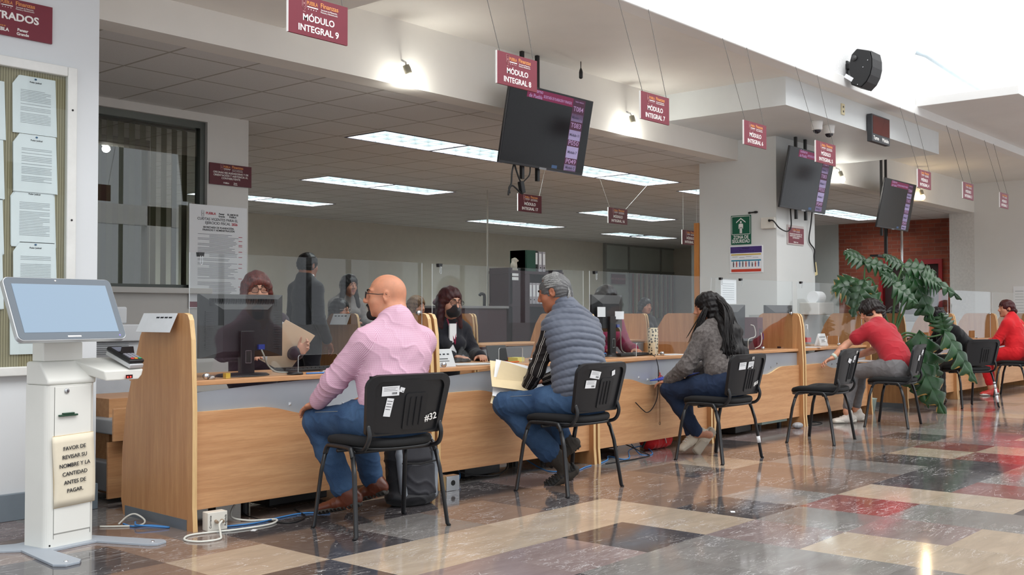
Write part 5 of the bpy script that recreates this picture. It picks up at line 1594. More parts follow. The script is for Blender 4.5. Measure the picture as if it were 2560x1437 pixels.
n = NT('corduroy_olive'); v = n.coord(); wv = n.node('ShaderNodeTexWave'); wv.bands_direction = 'X'; n.l.new(v, wv.inputs['Vector']); wv.inputs['Scale'].default_value = 22.0; wv.inputs['Distortion'].default_value = 0.4
n.set(n.ramp(wv.outputs['Fac'], [(0.2, srgb(126, 118, 92)), (0.8, srgb(158, 150, 122))]), 0.85); n.bump(wv.outputs['Fac'], 0.4, 0.004)
MB().box(-1.2, W2-0.05, -0.004, 0.003, -H2+0.04, H2-0.05).build('backing', n.m, nb)
MB().box(-1.2, W2-0.055, -0.026, -0.023, -H2+0.05, H2-0.055).build('pane', glass_mat('board_glass', (0.97, 0.985, 0.98), 0.0, base=0.02), nb)
for k in (0.62, 0.0): MB().ball((W2-0.028, -0.036, k), 0.006, 8, 6).build('screw', M_black, nb)
def notice(x, z, w, h, seed, label, fold=False):
    r = random.Random(seed)
    t = thing('notice_sheet', label, 'paper', (x, 5.800-0.006*(seed % 2), z), 0, 'stacked notices in the glazed board')
    mb = MB()
    for q in range(3):
        dx, dz = r.uniform(-.006, .008), r.uniform(-.004, .004); y = 0.004-0.003*q
        o = [(-w/2+dx, -h/2+dz), (w/2+dx, -h/2+dz), (w/2+dx-0.012, h/2+dz), (-w/2+dx+0.03, h/2+dz), (-w/2+dx-.004, h/2+dz-0.05)]
        mb.add([(p[0], y, p[1]) for p in o]+[(p[0], y-0.0012, p[1]) for p in o], [tuple(range(5)), (9, 8, 7, 6, 5)]+[(i, 5+i, 5+(i+1) % 5, (i+1) % 5) for i in range(5)])
    o = mb.build('sheet', mat('notice_paper', (226, 234, 238), 0.7, var=0.03), t)
    bm = bmesh.new(); bm.from_mesh(o.data); bmesh.ops.recalc_face_normals(bm, faces=bm.faces); bm.to_mesh(o.data); bm.free()
    pr = MB(); zz = h/2-0.075
    while zz > -h/2+0.06:
        if r.random() > 0.12: pr.box(-w*0.34, w*(0.36-(0.25*r.random() if r.random() > .75 else 0)), -0.0046, -0.0040, zz-0.0012, zz+0.0012)
        zz -= 0.0085
    pr.build('print', mat('grey_print', (168, 174, 180), 0.8, var=0), o)
    text('print', 'Poder Judicial', 0.012, T(0, -0.0046, h/2-0.028) @ FACE, M_ink, o)
    MB().ball((0.0, -0.005, h/2-0.010), (0.007, 0.004, 0.005), 8, 6).build('push_pin', mat('pin_blue', (40, 90, 130), 0.4), t)
q = 0
for row, z in enumerate((2.255, 1.935, 1.64, 1.345, 1.05)):
    notice(2.715+0.006*(row % 2), z, 0.24, 0.315, 20+row, ['top stapled notice in the right column of the board', 'second notice from the top in the right board column', 'middle notice in the right column of the board', 'notice behind the top edge of the kiosk screen', 'lowest notice in the right column, behind the kiosk'][row])
    if row < 4: notice(2.43, z-0.05, 0.24, 0.315, 40+row, ['top notice cut by the left picture edge', 'second notice cut by the left picture edge', 'third notice cut by the left picture edge', 'lowest notice cut by the left picture edge'][row])

# --- fee poster and office sign on the window wall
t = board('wall_poster', 'tall white fee poster headed CUOTAS VIGENTES beside the window', 'poster', 0.615, 0.94, (5.65, 8.418, 1.635), 0, M_paper, th=0.006, edge=False)
f = -0.0036
emblem(t, -0.17, 0.385, 0.065, f, M_grey)
text('lettering', 'PUEBLA', 0.030, T(-0.085, f, 0.395) @ FACE, M_red_ink, t, bold=0.03); text('lettering', 'Pensar\nGrande', 0.022, T(0.03, f, 0.385) @ FACE, M_ink, t, bold=0.03); text('lettering', 'EL AMOR ES\nPUEBLA', 0.022, T(0.15, f, 0.385) @ FACE, M_ink, t, bold=0.03)
text('lettering', 'CUOTAS VIGENTES PARA EL\nEJERCICIO FISCAL', 0.034, T(-0.01, f, 0.325) @ FACE, M_ink, t, bold=0.008); text('lettering', '2026', 0.032, T(0.17, f, 0.307) @ FACE, M_red_ink, t, bold=0.03)
text('lettering', 'SECRETARÍA DE PLANEACIÓN,\nFINANZAS Y ADMINISTRACIÓN', 0.024, T(0.0, f, 0.255) @ FACE, M_ink, t, bold=0.02)
pr, pr2 = MB(), MB(); z = 0.205; r = random.Random(3)
while z > -0.40:
    if r.random() > 0.15:
        a = -0.22 if r.random() > .25 else -0.10
        pr.box(a, r.uniform(0.10, 0.215), f-.0004, f, z-0.0018, z+0.0018)
        if r.random() > 0.7: pr2.box(0.215, 0.255, f-.0004, f, z-0.0025, z+0.0025)
    z -= 0.0125
pr.build('print', mat('poster_print', (120, 122, 132), 0.8, var=0), t); pr2.build('print', M_red_ink, t)
MB().box(-0.30, 0.20, f-.0004, f, -0.46, -0.41).build('footer_band', M_maroon, t)
t = board('wall_sign', 'dark maroon sign reading OFICINAS RECAUDADORAS by the office ceiling', 'sign', 0.455, 0.196, (5.775, 8.416, 2.40), 0, M_maroond, th=0.010, edge=False)
f = -0.0056
logos(t, 0, 0.062, 0.29, f)
text('lettering', 'OFICINAS RECAUDADORAS Y DE\nORIENTACIÓN Y ASISTENCIA AL\nCONTRIBUYENTE', 0.0255, T(0, f, -0.010) @ FACE, M_letter, t, bold=0.012)
text('lettering', 'PUEBLA', 0.018, T(-0.05, f, -0.078) @ FACE, M_letter, t, bold=0.03); text('lettering', 'Pensar\nGrande', 0.014, T(0.05, f, -0.078) @ FACE, M_letter, t, bold=0.03)

# --- vertical blinds behind the window
vb = thing('vertical_blind', 'olive vertical blind hanging behind the office window', 'blind', (wx0, 8.68, wz1), 0)
MB().box(0.0, 2.4, -0.03, 0.03, -0.06, 0.0).build('head_rail', mat('rail_dark', (60, 58, 52), 0.5), vb)
M_vane = mat('vane', (122, 112, 92), 0.8, var=0.05)
for k in range(22):
    x = 0.05+0.105*k; o = MB(); a = rad(28)
    o.box(-0.045, 0.045, -0.001, 0.001, -1.62, -0.065, T(x, 0, 0) @ RZ(a)); o.build('vane', M_vane, vb)

# --- signs on the pillar
PX, PY = 11.33, 5.71
LFACE = RZ(-PI/2) @ FACE     # read on a face that looks to -x
def left_board(name, label, cat, w, h, y, z, m, th=0.008):
    t = thing(name, label, cat, (PX-th/2, y, z), -PI/2)      # local x runs along -y
    MB().box(-w/2, w/2, -th/2, th/2, -h/2, h/2).build('board', m, t)
    return t
M_green = mat('safety_green', (8, 92, 66), 0.45, var=0.04)
t = left_board('safety_sign', 'green ZONA DE SEGURIDAD sign with a figure under a roof, on the pillar', 'sign', 0.262, 0.345, 6.165, 2.105, M_green)
f = -0.0046
mb = MB()
for a, b, c, d in ((-.122, .122, .157, .163), (-.122, .122, -.055, -.049), (-.122, -.116, -.055, .163), (.116, .122, -.055, .163)): mb.box(a, b, f-.0006, f, c, d)
mb.build('border', M_letter, t)
mb = MB()
mb.ball((0, f, 0.092), (0.012, 0.0008, 0.013), 14, 8); mb.box(-0.024, 0.024, f-.0007, f, 0.022, 0.074)
mb.box(-0.030, -0.021, f-.0007, f, 0.014, 0.066); mb.box(0.021, 0.030, f-.0007, f, 0.014, 0.066); mb.box(-0.015, -0.002, f-.0007, f, -0.040, 0.03); mb.box(0.002, 0.015, f-.0007, f, -0.040, 0.03)
mb.build('figure', M_letter, t)
mb = MB()
mb.prism([(-.062, .082), (0, .128), (.062, .082), (.062, .095), (0, .143), (-.062, .095)], -f, -f+.0007, RX(PI/2)); mb.build('roof_mark', M_letter, t)
text('lettering', 'ZONA DE', 0.058, T(0, f, -0.088) @ FACE, M_letter, t, bold=0.015, width=0.20); text('lettering', 'SEGURIDAD', 0.058, T(0, f, -0.136) @ FACE, M_letter, t, bold=0.015, width=0.235)
t = left_board('protocol_poster', 'white poster with purple header and coloured bands under the green sign', 'poster', 0.43, 0.32, 6.10, 1.755, M_paper)
def band(a, b, c, d, m, name='band'): MB().box(a, b, f-.0006, f, c, d).build(name, m, t)
band(-.205, .205, .075, .15, mat('purple', (70, 48, 120), 0.5)); band(-.195, .195, .048, .064, mat('yellow_band', (214, 182, 86), 0.5)); band(-.195, .195, -.022, -.006, mat('teal_band', (46, 140, 168), 0.5)); band(-.195, .195, -.148, -.115, mat('red_band', (206, 66, 44), 0.5))
text('lettering', 'Protocolo', 0.022, T(0, f, .130) @ FACE, M_letter, t, bold=0.01); text('lettering', 'Para orientación, atención y apoyo', 0.015, T(0, f, .105) @ FACE, M_letter, t)
r = random.Random(5); pm = mat('pictogram', (96, 84, 92), 0.6)
for k in range(4): MB().box(-.18+.09*k, -.11+.09*k, f-.0005, f, .03-.012*(k % 2), .033-.012*(k % 2)).build('print_line', pm, t)
for k in range(9):
    x = -.165+.041*k; m_ = MB(); h_ = .02*r.random(); m_.prism([(x-.006, -.09), (x+.006, -.09), (x+.009, -.058+h_), (x+.005, -.052+h_), (x+.006, -.040+h_), (x, -.034+h_), (x-.006, -.040+h_), (x-.005, -.052+h_), (x-.009, -.058+h_)], -f, -f+.0005, RX(PI/2)); m_.build('pictogram', [pm, mat('picto_red', (190, 80, 70), .6), mat('picto_blue', (80, 110, 170), .6)][k % 3], t)
# dark coat hook on the pillar side
hk = MB(); hk.ball((-0.01, 0.03, 0), (0.012, 0.02, 0.012), 10, 6); hk.ball((-0.01, -0.05, 0.004), (0.014, 0.03, 0.014), 10, 6); hk.tube([(-.01, .03, 0), (-.012, -.05, 0.004)], 0.008, 8)
o = hk.build('wall_hook', M_black, None, smooth=True, loc=(PX, 6.02, 2.30)); tag(o, 'small black bracket fixed on the left face of the pillar', 'bracket')
# outlet box at the pillar corner with a cable to the screen
t = thing('outlet_box', 'white outlet box with a black plug at the pillar corner', 'outlet', (PX, 5.80, 2.16), 0)
MB().box(-0.05, 0.0, -0.085, 0.085, -0.06, 0.07).build('box', mat('outlet_white', (226, 222, 212), 0.5), t, bevel=0.006)
MB().tube([(-0.07, -0.03, 0.03), (-0.05, -0.03, 0.03)], 0.014, 8).build('plug', M_black, t, smooth=True)
MB().tube(spline([(-0.07, -0.03, 0.03), (-0.075, -0.09, 0.02), (-0.03, -0.14, -0.06), (0.15, -0.15, -0.09), (0.27, -0.14, -0.02), (0.30, -0.12, 0.16), (0.33, -0.10, 0.32)], 8), 0.008, 6).build('power_cord', M_black, t, smooth=True)
t = board('wall_sign', 'crooked maroon sign in a clear sleeve on the pillar front', 'sign', 0.43, 0.23, (11.80, 5.703, 2.045), 0, mat('sleeve', (196, 180, 176), 0.3), th=0.008, edge=False)
f = -0.005
MB().box(-0.19, 0.212, f-.001, f, -0.10, 0.085).build('card', M_maroon, t)
logos(t, 0, 0.055, 0.24, f-.0012)
text('lettering', 'OFICINAS RECAUDADORAS Y DE\nORIENTACIÓN Y ASISTENCIA AL\nCONTRIBUYENTE', 0.022, T(0, f-.0012, -0.012) @ FACE, M_letter, t, bold=0.012)
text('lettering', 'PUEBLA  Pensar', 0.018, T(0, f-.0012, -0.085) @ FACE, M_letter, t, bold=0.03)

# ------------------------------------------------------------------ screens on ceiling poles
M_screen = NT('dark_screen').set(srgb(18, 17, 21), 0.16, 0, 0.3).m
def tv(label, x, y, z, w, h, tilt, rz=0.0, top=HZ, content=True, poles=(-0.24, -0.04), pole_y=0.05):
    t = thing('ceiling_screen', label, 'screen', (x, y, z), rz, 'tilted flat screens above the counters')
    R = RX(tilt)
    MB().box(-w/2, w/2, -0.012, 0.012, -h/2, h/2, R).build('panel', mat('tv_bezel', (30, 30, 34), 0.35), t, bevel=0.004)
    MB().box(-w/2+.012, w/2-.012, -0.0135, -0.012, -h/2+.022, h/2-.012, R).build('display', M_screen, t)
    MB().box(-w*0.36, w*0.36, 0.012, 0.055, -h*0.42, h*0.30, R).build('rear_cover', M_black, t, bevel=0.01)
    MB().box(-0.05, 0.05, -0.0155, -0.012, -h/2-.004, -h/2+.014, R).build('badge', M_grey, t)
    D = lambda a, b: R @ T(a*w, -0.0142, b*h) @ FACE
    em = lambda nm, c, s: emis(nm, c, s)
    if content:
        def rect(a, b, c, d, m, nm): MB().box(a*w, b*w, -0.0142, -0.0138, c*h, d*h, R).build(nm, m, t)
        rect(-0.30, 0.245, 0.36, 0.475, em('tv_maroon', (112, 26, 66), 0.55), 'title_bar')
        rect(0.245, 0.40, -0.47, 0.475, em('tv_side', (70, 34, 58), 0.45), 'queue_column')
        lt = em('tv_letter', (150, 120, 158), 0.75); cellm = em('tv_cell', (150, 140, 176), 0.7); dk = em('tv_dark', (60, 54, 78), 0.5)
        text('screen_text', 'Gobierno\nde Puebla', 0.052*h*1.3, D(-0.20, 0.42), lt, t, bold=0.01)
        text('screen_text', 'SECRETARÍA DE PLANEACIÓN Y FINANZAS', 0.04*h*1.25, D(0.06, 0.405), lt, t, bold=0.01, width=0.34*w)
        text('screen_text', 'TURNO  MÓDULO', 0.022*h, D(0.325, 0.44), lt, t)
        rows = (('T084', 'Módulo 11', 0.345, 0.285, 0.185), ('T083', 'Módulo 11', 0.13, 0.07, -0.06), ('P050', 'Módulo 7', -0.10, -0.145, -0.30), ('P049', 'Módulo 3', -0.345, -0.385, -0.47))
        for a, b, zt, c1, c0 in rows:
            text('screen_text', a, 0.088*h, D(0.322, zt), lt, t, bold=0.004, width=0.125*w)
            rect(0.25, 0.395, c0, c1, cellm, 'queue_cell')
            text('screen_text', b, 0.05*h, T(0, 0, 0) @ R @ T(0.322*w, -0.0146, (c0+c1)/2*h) @ FACE, dk, t, bold=0.02)
        rect(0.10, 0.165, -0.465, -0.425, em('tv_blue', (52, 76, 110), 0.5), 'clock_tile')
    for p in poles:
        MB().box(p*w-0.016, p*w+0.016, pole_y, pole_y+0.03, -h/2-0.10, top-z).build('pole', M_black, t)
    return t
tv('big tilted screen with queue numbers behind the sign for module eight', 7.46, 6.0, 2.765, 1.20, 0.70, rad(11), 0, HZ, True, (-0.18, 0.0), 0.10)
tv('tilted screen in front of the pillar behind the sign for module five', 11.70, 5.50, 2.665, 1.20, 0.70, rad(11), 0, BZ, True, (-0.12, 0.09), 0.06)
tv('farthest tilted screen hanging before the brick wall', 15.50, 5.90, 2.70, 1.22, 0.71, rad(11), 0, HZ, True, (-0.22, -0.08), 0.10)
cb = MB()
cb.tube(spline([(7.12, 6.10, 2.45), (7.09, 6.10, 2.36), (7.08, 6.10, 2.26), (7.05, 6.1, 2.22), (7.06, 6.1, 2.17)], 6), 0.008, 6)
cb.tube(spline([(7.14, 6.12, 2.45), (7.17, 6.1, 2.34), (7.22, 6.1, 2.26), (7.23, 6.1, 2.18), (7.10, 6.1, 2.24), (7.05, 6.1, 2.20), (7.04, 6.1, 2.15)], 6), 0.008, 6)
cb.tube(spline([(7.34, 6.1, 2.45), (7.33, 6.1, 2.36), (7.25, 6.1, 2.29)], 6), 0.006, 6)
o = cb.build('screen_cable', M_black, None, smooth=True); tag(o, 'tangle of black cables with an adapter under the big screen', 'cable')
MB().box(7.195, 7.245, 6.08, 6.12, 2.185, 2.29, T(7.22, 6.1, 2.24) @ RY(rad(-14)) @ T(-7.22, -6.1, -2.24)).build('adapter', M_black, o, bevel=0.006)
MB().tube(spline([(12.10, 5.62, 2.42), (12.13, 5.66, 2.2), (12.14, 5.69, 2.0), (12.28, 5.69, 1.90), (12.30, 5.70, 1.80), (12.31, 5.69, 1.62)], 8), 0.008, 6).build('pillar_cable', M_black, None, smooth=True)
tag(bpy.data.objects['pillar_cable'], 'black cable hanging down the right edge of the pillar', 'cable')
o = MB().box(-0.055, 0.055, -0.004, 0.004, -0.08, 0.08, RY(rad(-14))).build('tag_card', mat('cream_tag', (222, 206, 150), 0.6), None, loc=(12.40, 5.74, 1.66)); tag(o, 'cream card tag hanging at the end of the pillar cable', 'tag')
MB().tube([(-0.0, -0.005, 0.0), (-0.0, -0.0055, 0.0)], 0.018, 12).build('printed_dot', mat('dot_grey', (90, 84, 100), 0.6), o)

# ------------------------------------------------------------------ small fittings
def dome(x, y, label):
    t = thing('dome_camera', label, 'camera', (x, y, BZ), 0, 'white dome cameras under the dropped box')
    MB().lathe([(0.062, 0.0), (0.062, -0.02), (0.056, -0.05), (0.056, -0.085), (0.048, -0.095)], 24).build('housing', M_white, t, smooth=True)
    MB().ball((0, 0, -0.092), (0.044, 0.044, 0.042), 20, 12).build('dome', NT('smoked_dome').set((0.012, 0.012, 0.02), 0.06, 0, 0.6).m, t, smooth=True)
dome(10.765, 4.945, 'white dome camera with a dark bubble, the left one of two'); dome(11.08, 4.95, 'white dome camera with a dark bubble, the right one of two')
t = thing('turn_display', 'dark red turn display lettered Turno Módulo on the dropped box', 'display', (11.95, 4.745, 3.21), 0)
MB().box(-0.26, 0.26, -0.03, 0.03, -0.155, 0.155).build('case', mat('display_case', (62, 64, 68), 0.4), t, bevel=0.004)
MB().box(-0.235, 0.245, -0.0325, -0.03, -0.065, 0.14).build('display', NT('red_filter').set(srgb(86, 30, 26), 0.12, 0, 0.5).m, t)
text('lettering', 'Turno', 0.062, T(-0.145, -0.0315, -0.112) @ FACE, M_letter, t, bold=0.02); text('lettering', 'Módulo', 0.062, T(0.125, -0.0315, -0.112) @ FACE, M_letter, t, bold=0.02)
t = thing('outlet_plate', 'cream outlet plate on the front of the dropped box', 'outlet', (11.05, 4.78, 3.325), 0)
MB().box(-0.04, 0.04, -0.008, 0.006, -0.06, 0.06).build('plate', mat('outlet_cream', (226, 214, 176), 0.5), t, bevel=0.003)
for z in (-0.025, 0.025): MB().box(-0.012, 0.012, -0.0095, -0.008, z-0.010, z+0.010).build('socket', M_black, t)
o = MB().lathe([(0.004, 0.0), (0.004, -0.06), (0.012, -0.075), (0.018, -0.10), (0.018, -0.15), (0.012, -0.16)], 12).build('ceiling_cable_end', M_black, None, smooth=True, loc=(7.90, 5.95, HZ)); tag(o, 'black connector dangling from the hall ceiling right of the big screen', 'cable')
# wall loudspeaker
t = thing('loudspeaker', 'black wall loudspeaker tilted down on the ribbed white wall', 'loudspeaker', (10.66, 4.56, 3.67), 0)
t.scale = (0.82, 0.82, 0.82)
MB().box(-0.05, 0.05, -0.16, 0.0, -0.02, 0.05).box(-0.04, 0.04, -0.02, 0.0, -0.09, 0.09).build('bracket', M_black, t, bevel=0.006)
pr_ = [(0.0, 0.20), (-0.18, 0.19), (-0.225, 0.10), (-0.25, 0.0), (-0.25, -0.10), (-0.225, -0.19), (-0.17, -0.27), (-0.03, -0.25), (0.055, -0.02), (0.05, 0.12)]
mb = MB(); n_ = len(pr_)
A = T(0, -0.14, 0.0) @ RX(rad(14))
mb.add([(-0.15, y, z) for y, z in pr_]+[(0.15, y, z) for y, z in pr_], [tuple(range(n_)), tuple(range(2*n_-1, n_-1, -1))]+[(i, n_+i, n_+(i+1) % n_, (i+1) % n_) for i in range(n_)], A)
o = mb.build('cabinet', M_black, t)
bm = bmesh.new(); bm.from_mesh(o.data); bmesh.ops.recalc_face_normals(bm, faces=bm.faces); bm.to_mesh(o.data); bm.free()
bv = o.modifiers.new('b', 'BEVEL'); bv.width = 0.015; bv.segments = 3
fg = [(-0.18, 0.19), (-0.225, 0.10), (-0.25, 0.0), (-0.25, -0.10), (-0.225, -0.19), (-0.17, -0.27)]
mb = MB(); mb.add([(-0.155, y-.008, z) for y, z in fg]+[(0.155, y-.008, z) for y, z in fg], [(i, i+1, 7+i, 6+i) for i in range(5)], A); mb.build('grille', mat('speaker_grille', (46, 46, 48), 0.6, bump=0.6, bscale=400), t)
MB().box(-0.156, -0.151, -0.14, -0.02, -0.215, -0.165, A @ RX(rad(22)) @ T(0, 0.03, 0.03)).build('sticker', M_paper, t)
MB().tube([A @ Vector((-0.148, 0.0, 0.08)), A @ Vector((-0.172, 0.0, 0.08))], 0.036, 16).build('hinge_knob', mat('knob_grey', (62, 62, 64), 0.4), t, smooth=True)
for (y, z) in ((-.14, -.02), (-.12, -.24), (-.18, .07)): MB().ball(A @ Vector((-0.152, y, z)), 0.008, 8, 6).build('screw', M_chrome, t)
# pale rail on the wall right of the loudspeaker
o = MB().tube([(12.62, 4.55, 4.20), (12.68, 4.46, 4.16), (13.2, 4.3, 4.0), (14.3, 4.1, 3.80), (14.5, 4.08, 3.78)], 0.025, 8).build('wall_rail', mat('pale_blue_rail', (206, 220, 228), 0.5), None, smooth=True); tag(o, 'pale blue handrail on the bright wall above the canopy', 'rail')

# bare bulbs along the beam
M_bulb = emis('bulb_glow', (255, 253, 244), 30.0)
def bulb(x, y, z, label, warm=False, tilt=0.5):
    t = thing('bulb_lamp', label, 'lamp', (x, y, z), 0, 'bare bulbs on the beam')
    R = RX(rad(-12)) @ RY(rad(-30*tilt))
    MB().tube([(0, 0.075, 0.11), (0, 0.03, 0.085), R @ Vector((0, 0, 0.055))], 0.008, 6).build('arm', M_chrome, t, smooth=True)
    MB().lathe([(0.026, 0.06), (0.030, 0.03), (0.030, -0.005), (0.020, -0.02)], 16, R).build('socket', mat('lamp_socket', (150, 146, 130), 0.5), t, smooth=True)
    MB().ball((0, 0, 0), (0.035, 0.035, 0.045), 16, 10, R @ T(0, 0, -0.055)).build('bulb', emis('bulb_warm', (255, 214, 150), 20.0) if warm else M_bulb, t, smooth=True)
    l = bpy.data.lights.new('bulb_light', 'POINT'); l.energy = 9 if not warm else 6; l.shadow_soft_size = 0.04; l.color = (1, 0.97, 0.88) if not warm else (1, 0.75, 0.45)
    lo = bpy.data.objects.new('bulb_light', l); link(lo, t); lo.location = R @ Vector((0, 0.02, -0.12))
bulb(5.85, 6.12, 3.03, 'bare lit bulb on the beam between the signs for modules nine and eight')
bulb(9.00, 6.12, 3.07, 'bare lit bulb on the beam under the sign for module seven', tilt=0.1)
bulb(14.08, 6.12, 3.02, 'bare lit bulb on the beam right of the pillar')
bulb(17.17, 6.12, 3.03, 'small warm bulb on the beam under the sign for module four', True, 0.2)
# ------------------------------------------------------------------ second row of counters inside the office
for x0, lb in ((7.00, 'beech counter of the second row beside the standing man in the dark suit'), (8.72, 'beech counter of the second row behind the masked clerk'),
               (10.44, 'beech counter of the second row behind the man in the vest'), (12.16, 'beech counter of the second row seen past the long-haired woman'), (13.88, 'beech counter of the second row nearest the pillar')):
    counter(x0, 8.0, x0+1.70, 8.0, lb)
o = MB().box(-0.13, 0.13, -0.002, 0.0, -0.06, 0.06, RX(rad(-25))).build('notice_card', M_paper, None, loc=(6.972, 8.27, 1.06), rot=(0, 0, rad(-90))); tag(o, 'white notice hung over the panel of the second row counter', 'paper')
for k in range(4): MB().box(-0.10+.05*k, -0.07+.05*k, -0.0030, -0.002, 0.03, 0.04, RX(rad(-25))).build('print', M_ink, o)

# ------------------------------------------------------------------ office workers
def upper(cx, cy, face, hz, arms=((-.16, .30), (.16, .30)), wz=0.80, fem=True, lean=0.06, hoff=(0, 0)):
    f = nrm((face[0], face[1], 0)); r = A3((f[1], -f[0], 0)); b = A3((cx, cy, 0)); s = 0.95 if fem else 1.0
    Z = lambda z: A3((0, 0, z)); w = 0.155 if fem else 0.185
    top = hz-0.255*s
    J = dict(head=b+f*(0.06+lean)+Z(hz)+r*hoff[0]+f*hoff[1], neck=b+f*lean+Z(hz-0.125*s), chest=b+f*lean*.6+Z(hz-0.30*s), waist=b+Z(hz-0.47*s), pelvis=b-f*.02+Z(hz-0.62*s))
    for q, sg, (ax, ay) in (('L', -1, arms[0]), ('R', 1, arms[1])):
        J['sh'+q] = b+f*lean*.8+r*sg*w+Z(hz-0.225*s)
        J['elb'+q] = b+f*(ay*.35)+r*(sg*(w+.06))+Z((hz-0.45*s)*.5+wz*.5+.02)
        J['wr'+q] = b+f*ay+r*ax+Z(wz)
    return J
def worker(label, cx, cy, face, hz, top, hair, st=None, **kw):
    st = dict(st or {}); fem = st.get('fem', True); st['fem'] = fem; st.setdefault('s', 0.95 if fem else 1.0); st.setdefault('h', 0.008)
    J = upper(cx, cy, st.get('body', face), hz, fem=fem, **kw)
    if st.get('stand'):
        f = nrm((face[0], face[1], 0)); r_ = A3((f[1], -f[0], 0)); b = A3((cx, cy, 0))
        for q, sg in (('L', -1), ('R', 1)): J['hip'+q] = b+r_*sg*.085+A3((0, 0, hz-.66)); J['knee'+q] = b+r_*sg*.09+A3((0, 0, .46)); J['ank'+q] = b+r_*sg*.1+A3((0, 0, .06)); J['heel'+q] = J['ank'+q]-f*.06-A3((0, 0, .06)); J['toe'+q] = J['heel'+q]+f*.22
    st.update(face=face, top=top)
    bs = (cx, cy, 0)
    r = person(label, bs, J, st)
    if hair: hair(r, bs, J)
    return r, J
blk = lambda nm, c=(26, 25, 32): dict(name=nm, mat=cloth_mat('cloth_'+nm+str(c[0]), c, 0.15, 20, 0.2, 250, 0.85), fold=0.006, ease=0.014, colh=0.02, hem=0.0, r=(0.060, 0.054, 0.042))
def long_hair(m, length=0.25, grow=0.018, wide=0.03, front=0.058, fringe=False):
    def go(r, bs, J):
        t, P, M, Hc, body = r
        def ex(H, P):
            for q in (-1, 1): H.cap(P(q*0.070, -0.010, 0.03), P(q*(0.078+wide), -0.005, -length), 0.030, 0.034, 0.03)
            H.cap(P(0, -0.06, 0.0), P(0, -0.075, -length), 0.075, 0.07, 0.03)
            if fringe: H.cap(P(0.045, 0.075, 0.080), P(-0.055, 0.074, 0.045), 0.018, 0.016, 0.015)
        scalp(P, M, 0.95, bs, body, 'hair', m, 0.006, grow, front, extra=ex, disp=0.0016, ridge=16)
    return go
H_red = hair_mat('hair_redbrown', (52, 18, 16), (112, 42, 36), (6, 6, 2), 0.38)
H_plum = hair_mat('hair_plum', (34, 12, 16), (72, 28, 32), (6, 6, 2), 0.4)
H_blk = hair_mat('hair_office_black', (10, 9, 11), (34, 28, 30), (6, 6, 2), 0.4)
H_brn = hair_mat('hair_brown', (70, 48, 32), (132, 100, 68), (6, 6, 2), 0.5)
GL = ('tortoise_frame', (46, 30, 26), (0.027, 0.019)); GLB = ('black_frame', (24, 24, 26), (0.028, 0.020))
(r1, J1) = worker('red-haired clerk with glasses behind the black monitor, holding a cream folder', 4.20, 5.86, (-0.42, -0.91), 1.262, blk('plum_top', (44, 34, 46)), long_hair(H_red, 0.13, 0.020, 0.02, 0.066, True),
    dict(h=0.006, skin='skin_clerk', skin_rgb=(196, 148, 124), glasses=GL, handL=dict(d=(0.2, -0.6, 0.4), n=(-0.9, -0.3, 0.2), curl=0.7), handR=dict(d=(-.2, -.9, 0), n=(0, 0, -1)), lip=(190, 80, 80)), arms=((-.22, .30), (.10, .33)), wz=0.86)
(r2, J2) = worker('clerk in a black face mask and glasses with plum hair and dark jacket', 5.76, 5.66, (-0.22, -0.975), 1.195, blk('navy_jacket', (24, 25, 34)), long_hair(H_plum, 0.19, 0.014, 0.012, 0.046),
    dict(h=0.006, skin='skin_clerk', skin_rgb=(196, 148, 124), glasses=GLB, pitch=0.08), arms=((-.12, .34), (.10, .30)), wz=0.80)
t, P, M, Hc, body = r2
K = Field(); K.ell(P(0, 0.050, -0.062), (0.060, 0.058, 0.054), M, 0.02); K.ell(P(0, 0.092, -0.035), (0.024, 0.024, 0.026), M, 0.03); K.ell(P(0, -0.06, -0.05), (0.12, 0.10, 0.12), M, 0.01, True)
V, F = K.mesh(0.005); skin('face_mask', V, F, cloth_mat('mask_black', (30, 30, 34), 0.1, 40, 0.2, 400), t, (5.76, 5.66, 0))
MB().box(-.035, .035, -.006, .006, -.12, .10).build('white_blouse', M_paper, t).location = Vector(J2['chest'])+Vector((-0.03, -0.118, 0.03))-Vector((5.76, 5.66, 0))
MB().tube([Vector(p)-Vector((5.76, 5.66, 0)) for p in (A3(J2['neck'])+A3((-.05, -.06, 0)), A3(J2['chest'])+A3((-.02, -.135, -.02)), A3(J2['neck'])+A3((.04, -.07, 0)))], 0.006, 6).build('lanyard', mat('lanyard_magenta', (160, 30, 70), 0.5), t)
worker('dark-haired clerk hidden behind the upright monitor with white labels', 7.72, 5.62, (-0.3, -0.95), 1.235, blk('magenta_top', (120, 24, 62)), long_hair(H_blk, 0.16, 0.024), dict(skin='skin_clerk2', skin_rgb=(170, 120, 96)), wz=0.80)
worker('brown-haired woman seated in the office behind the bald man', 8.25, 8.62, (0.1, -1.0), 1.190, blk('dark_top', (30, 28, 30)), long_hair(H_brn, 0.13, 0.02), dict(skin='skin_clerk', skin_rgb=(196, 148, 124), h=0.010), wz=0.80)
worker('seated woman with clear glasses peering over the second row panel, hand at her chin', 7.33, 8.85, (0.28, -0.96), 1.150, blk('black_blouse', (24, 22, 26)), long_hair(H_blk, 0.18, 0.02), dict(skin='skin_clerk3', skin_rgb=(190, 138, 110), h=0.008, glasses=('clear_frame', (196, 186, 180), (0.027, 0.021)), handR=dict(d=(-0.2, -.3, .6), n=(0, -1, 0), curl=1.2)), arms=((-.1, .25), (-.08, .24)), wz=0.98)
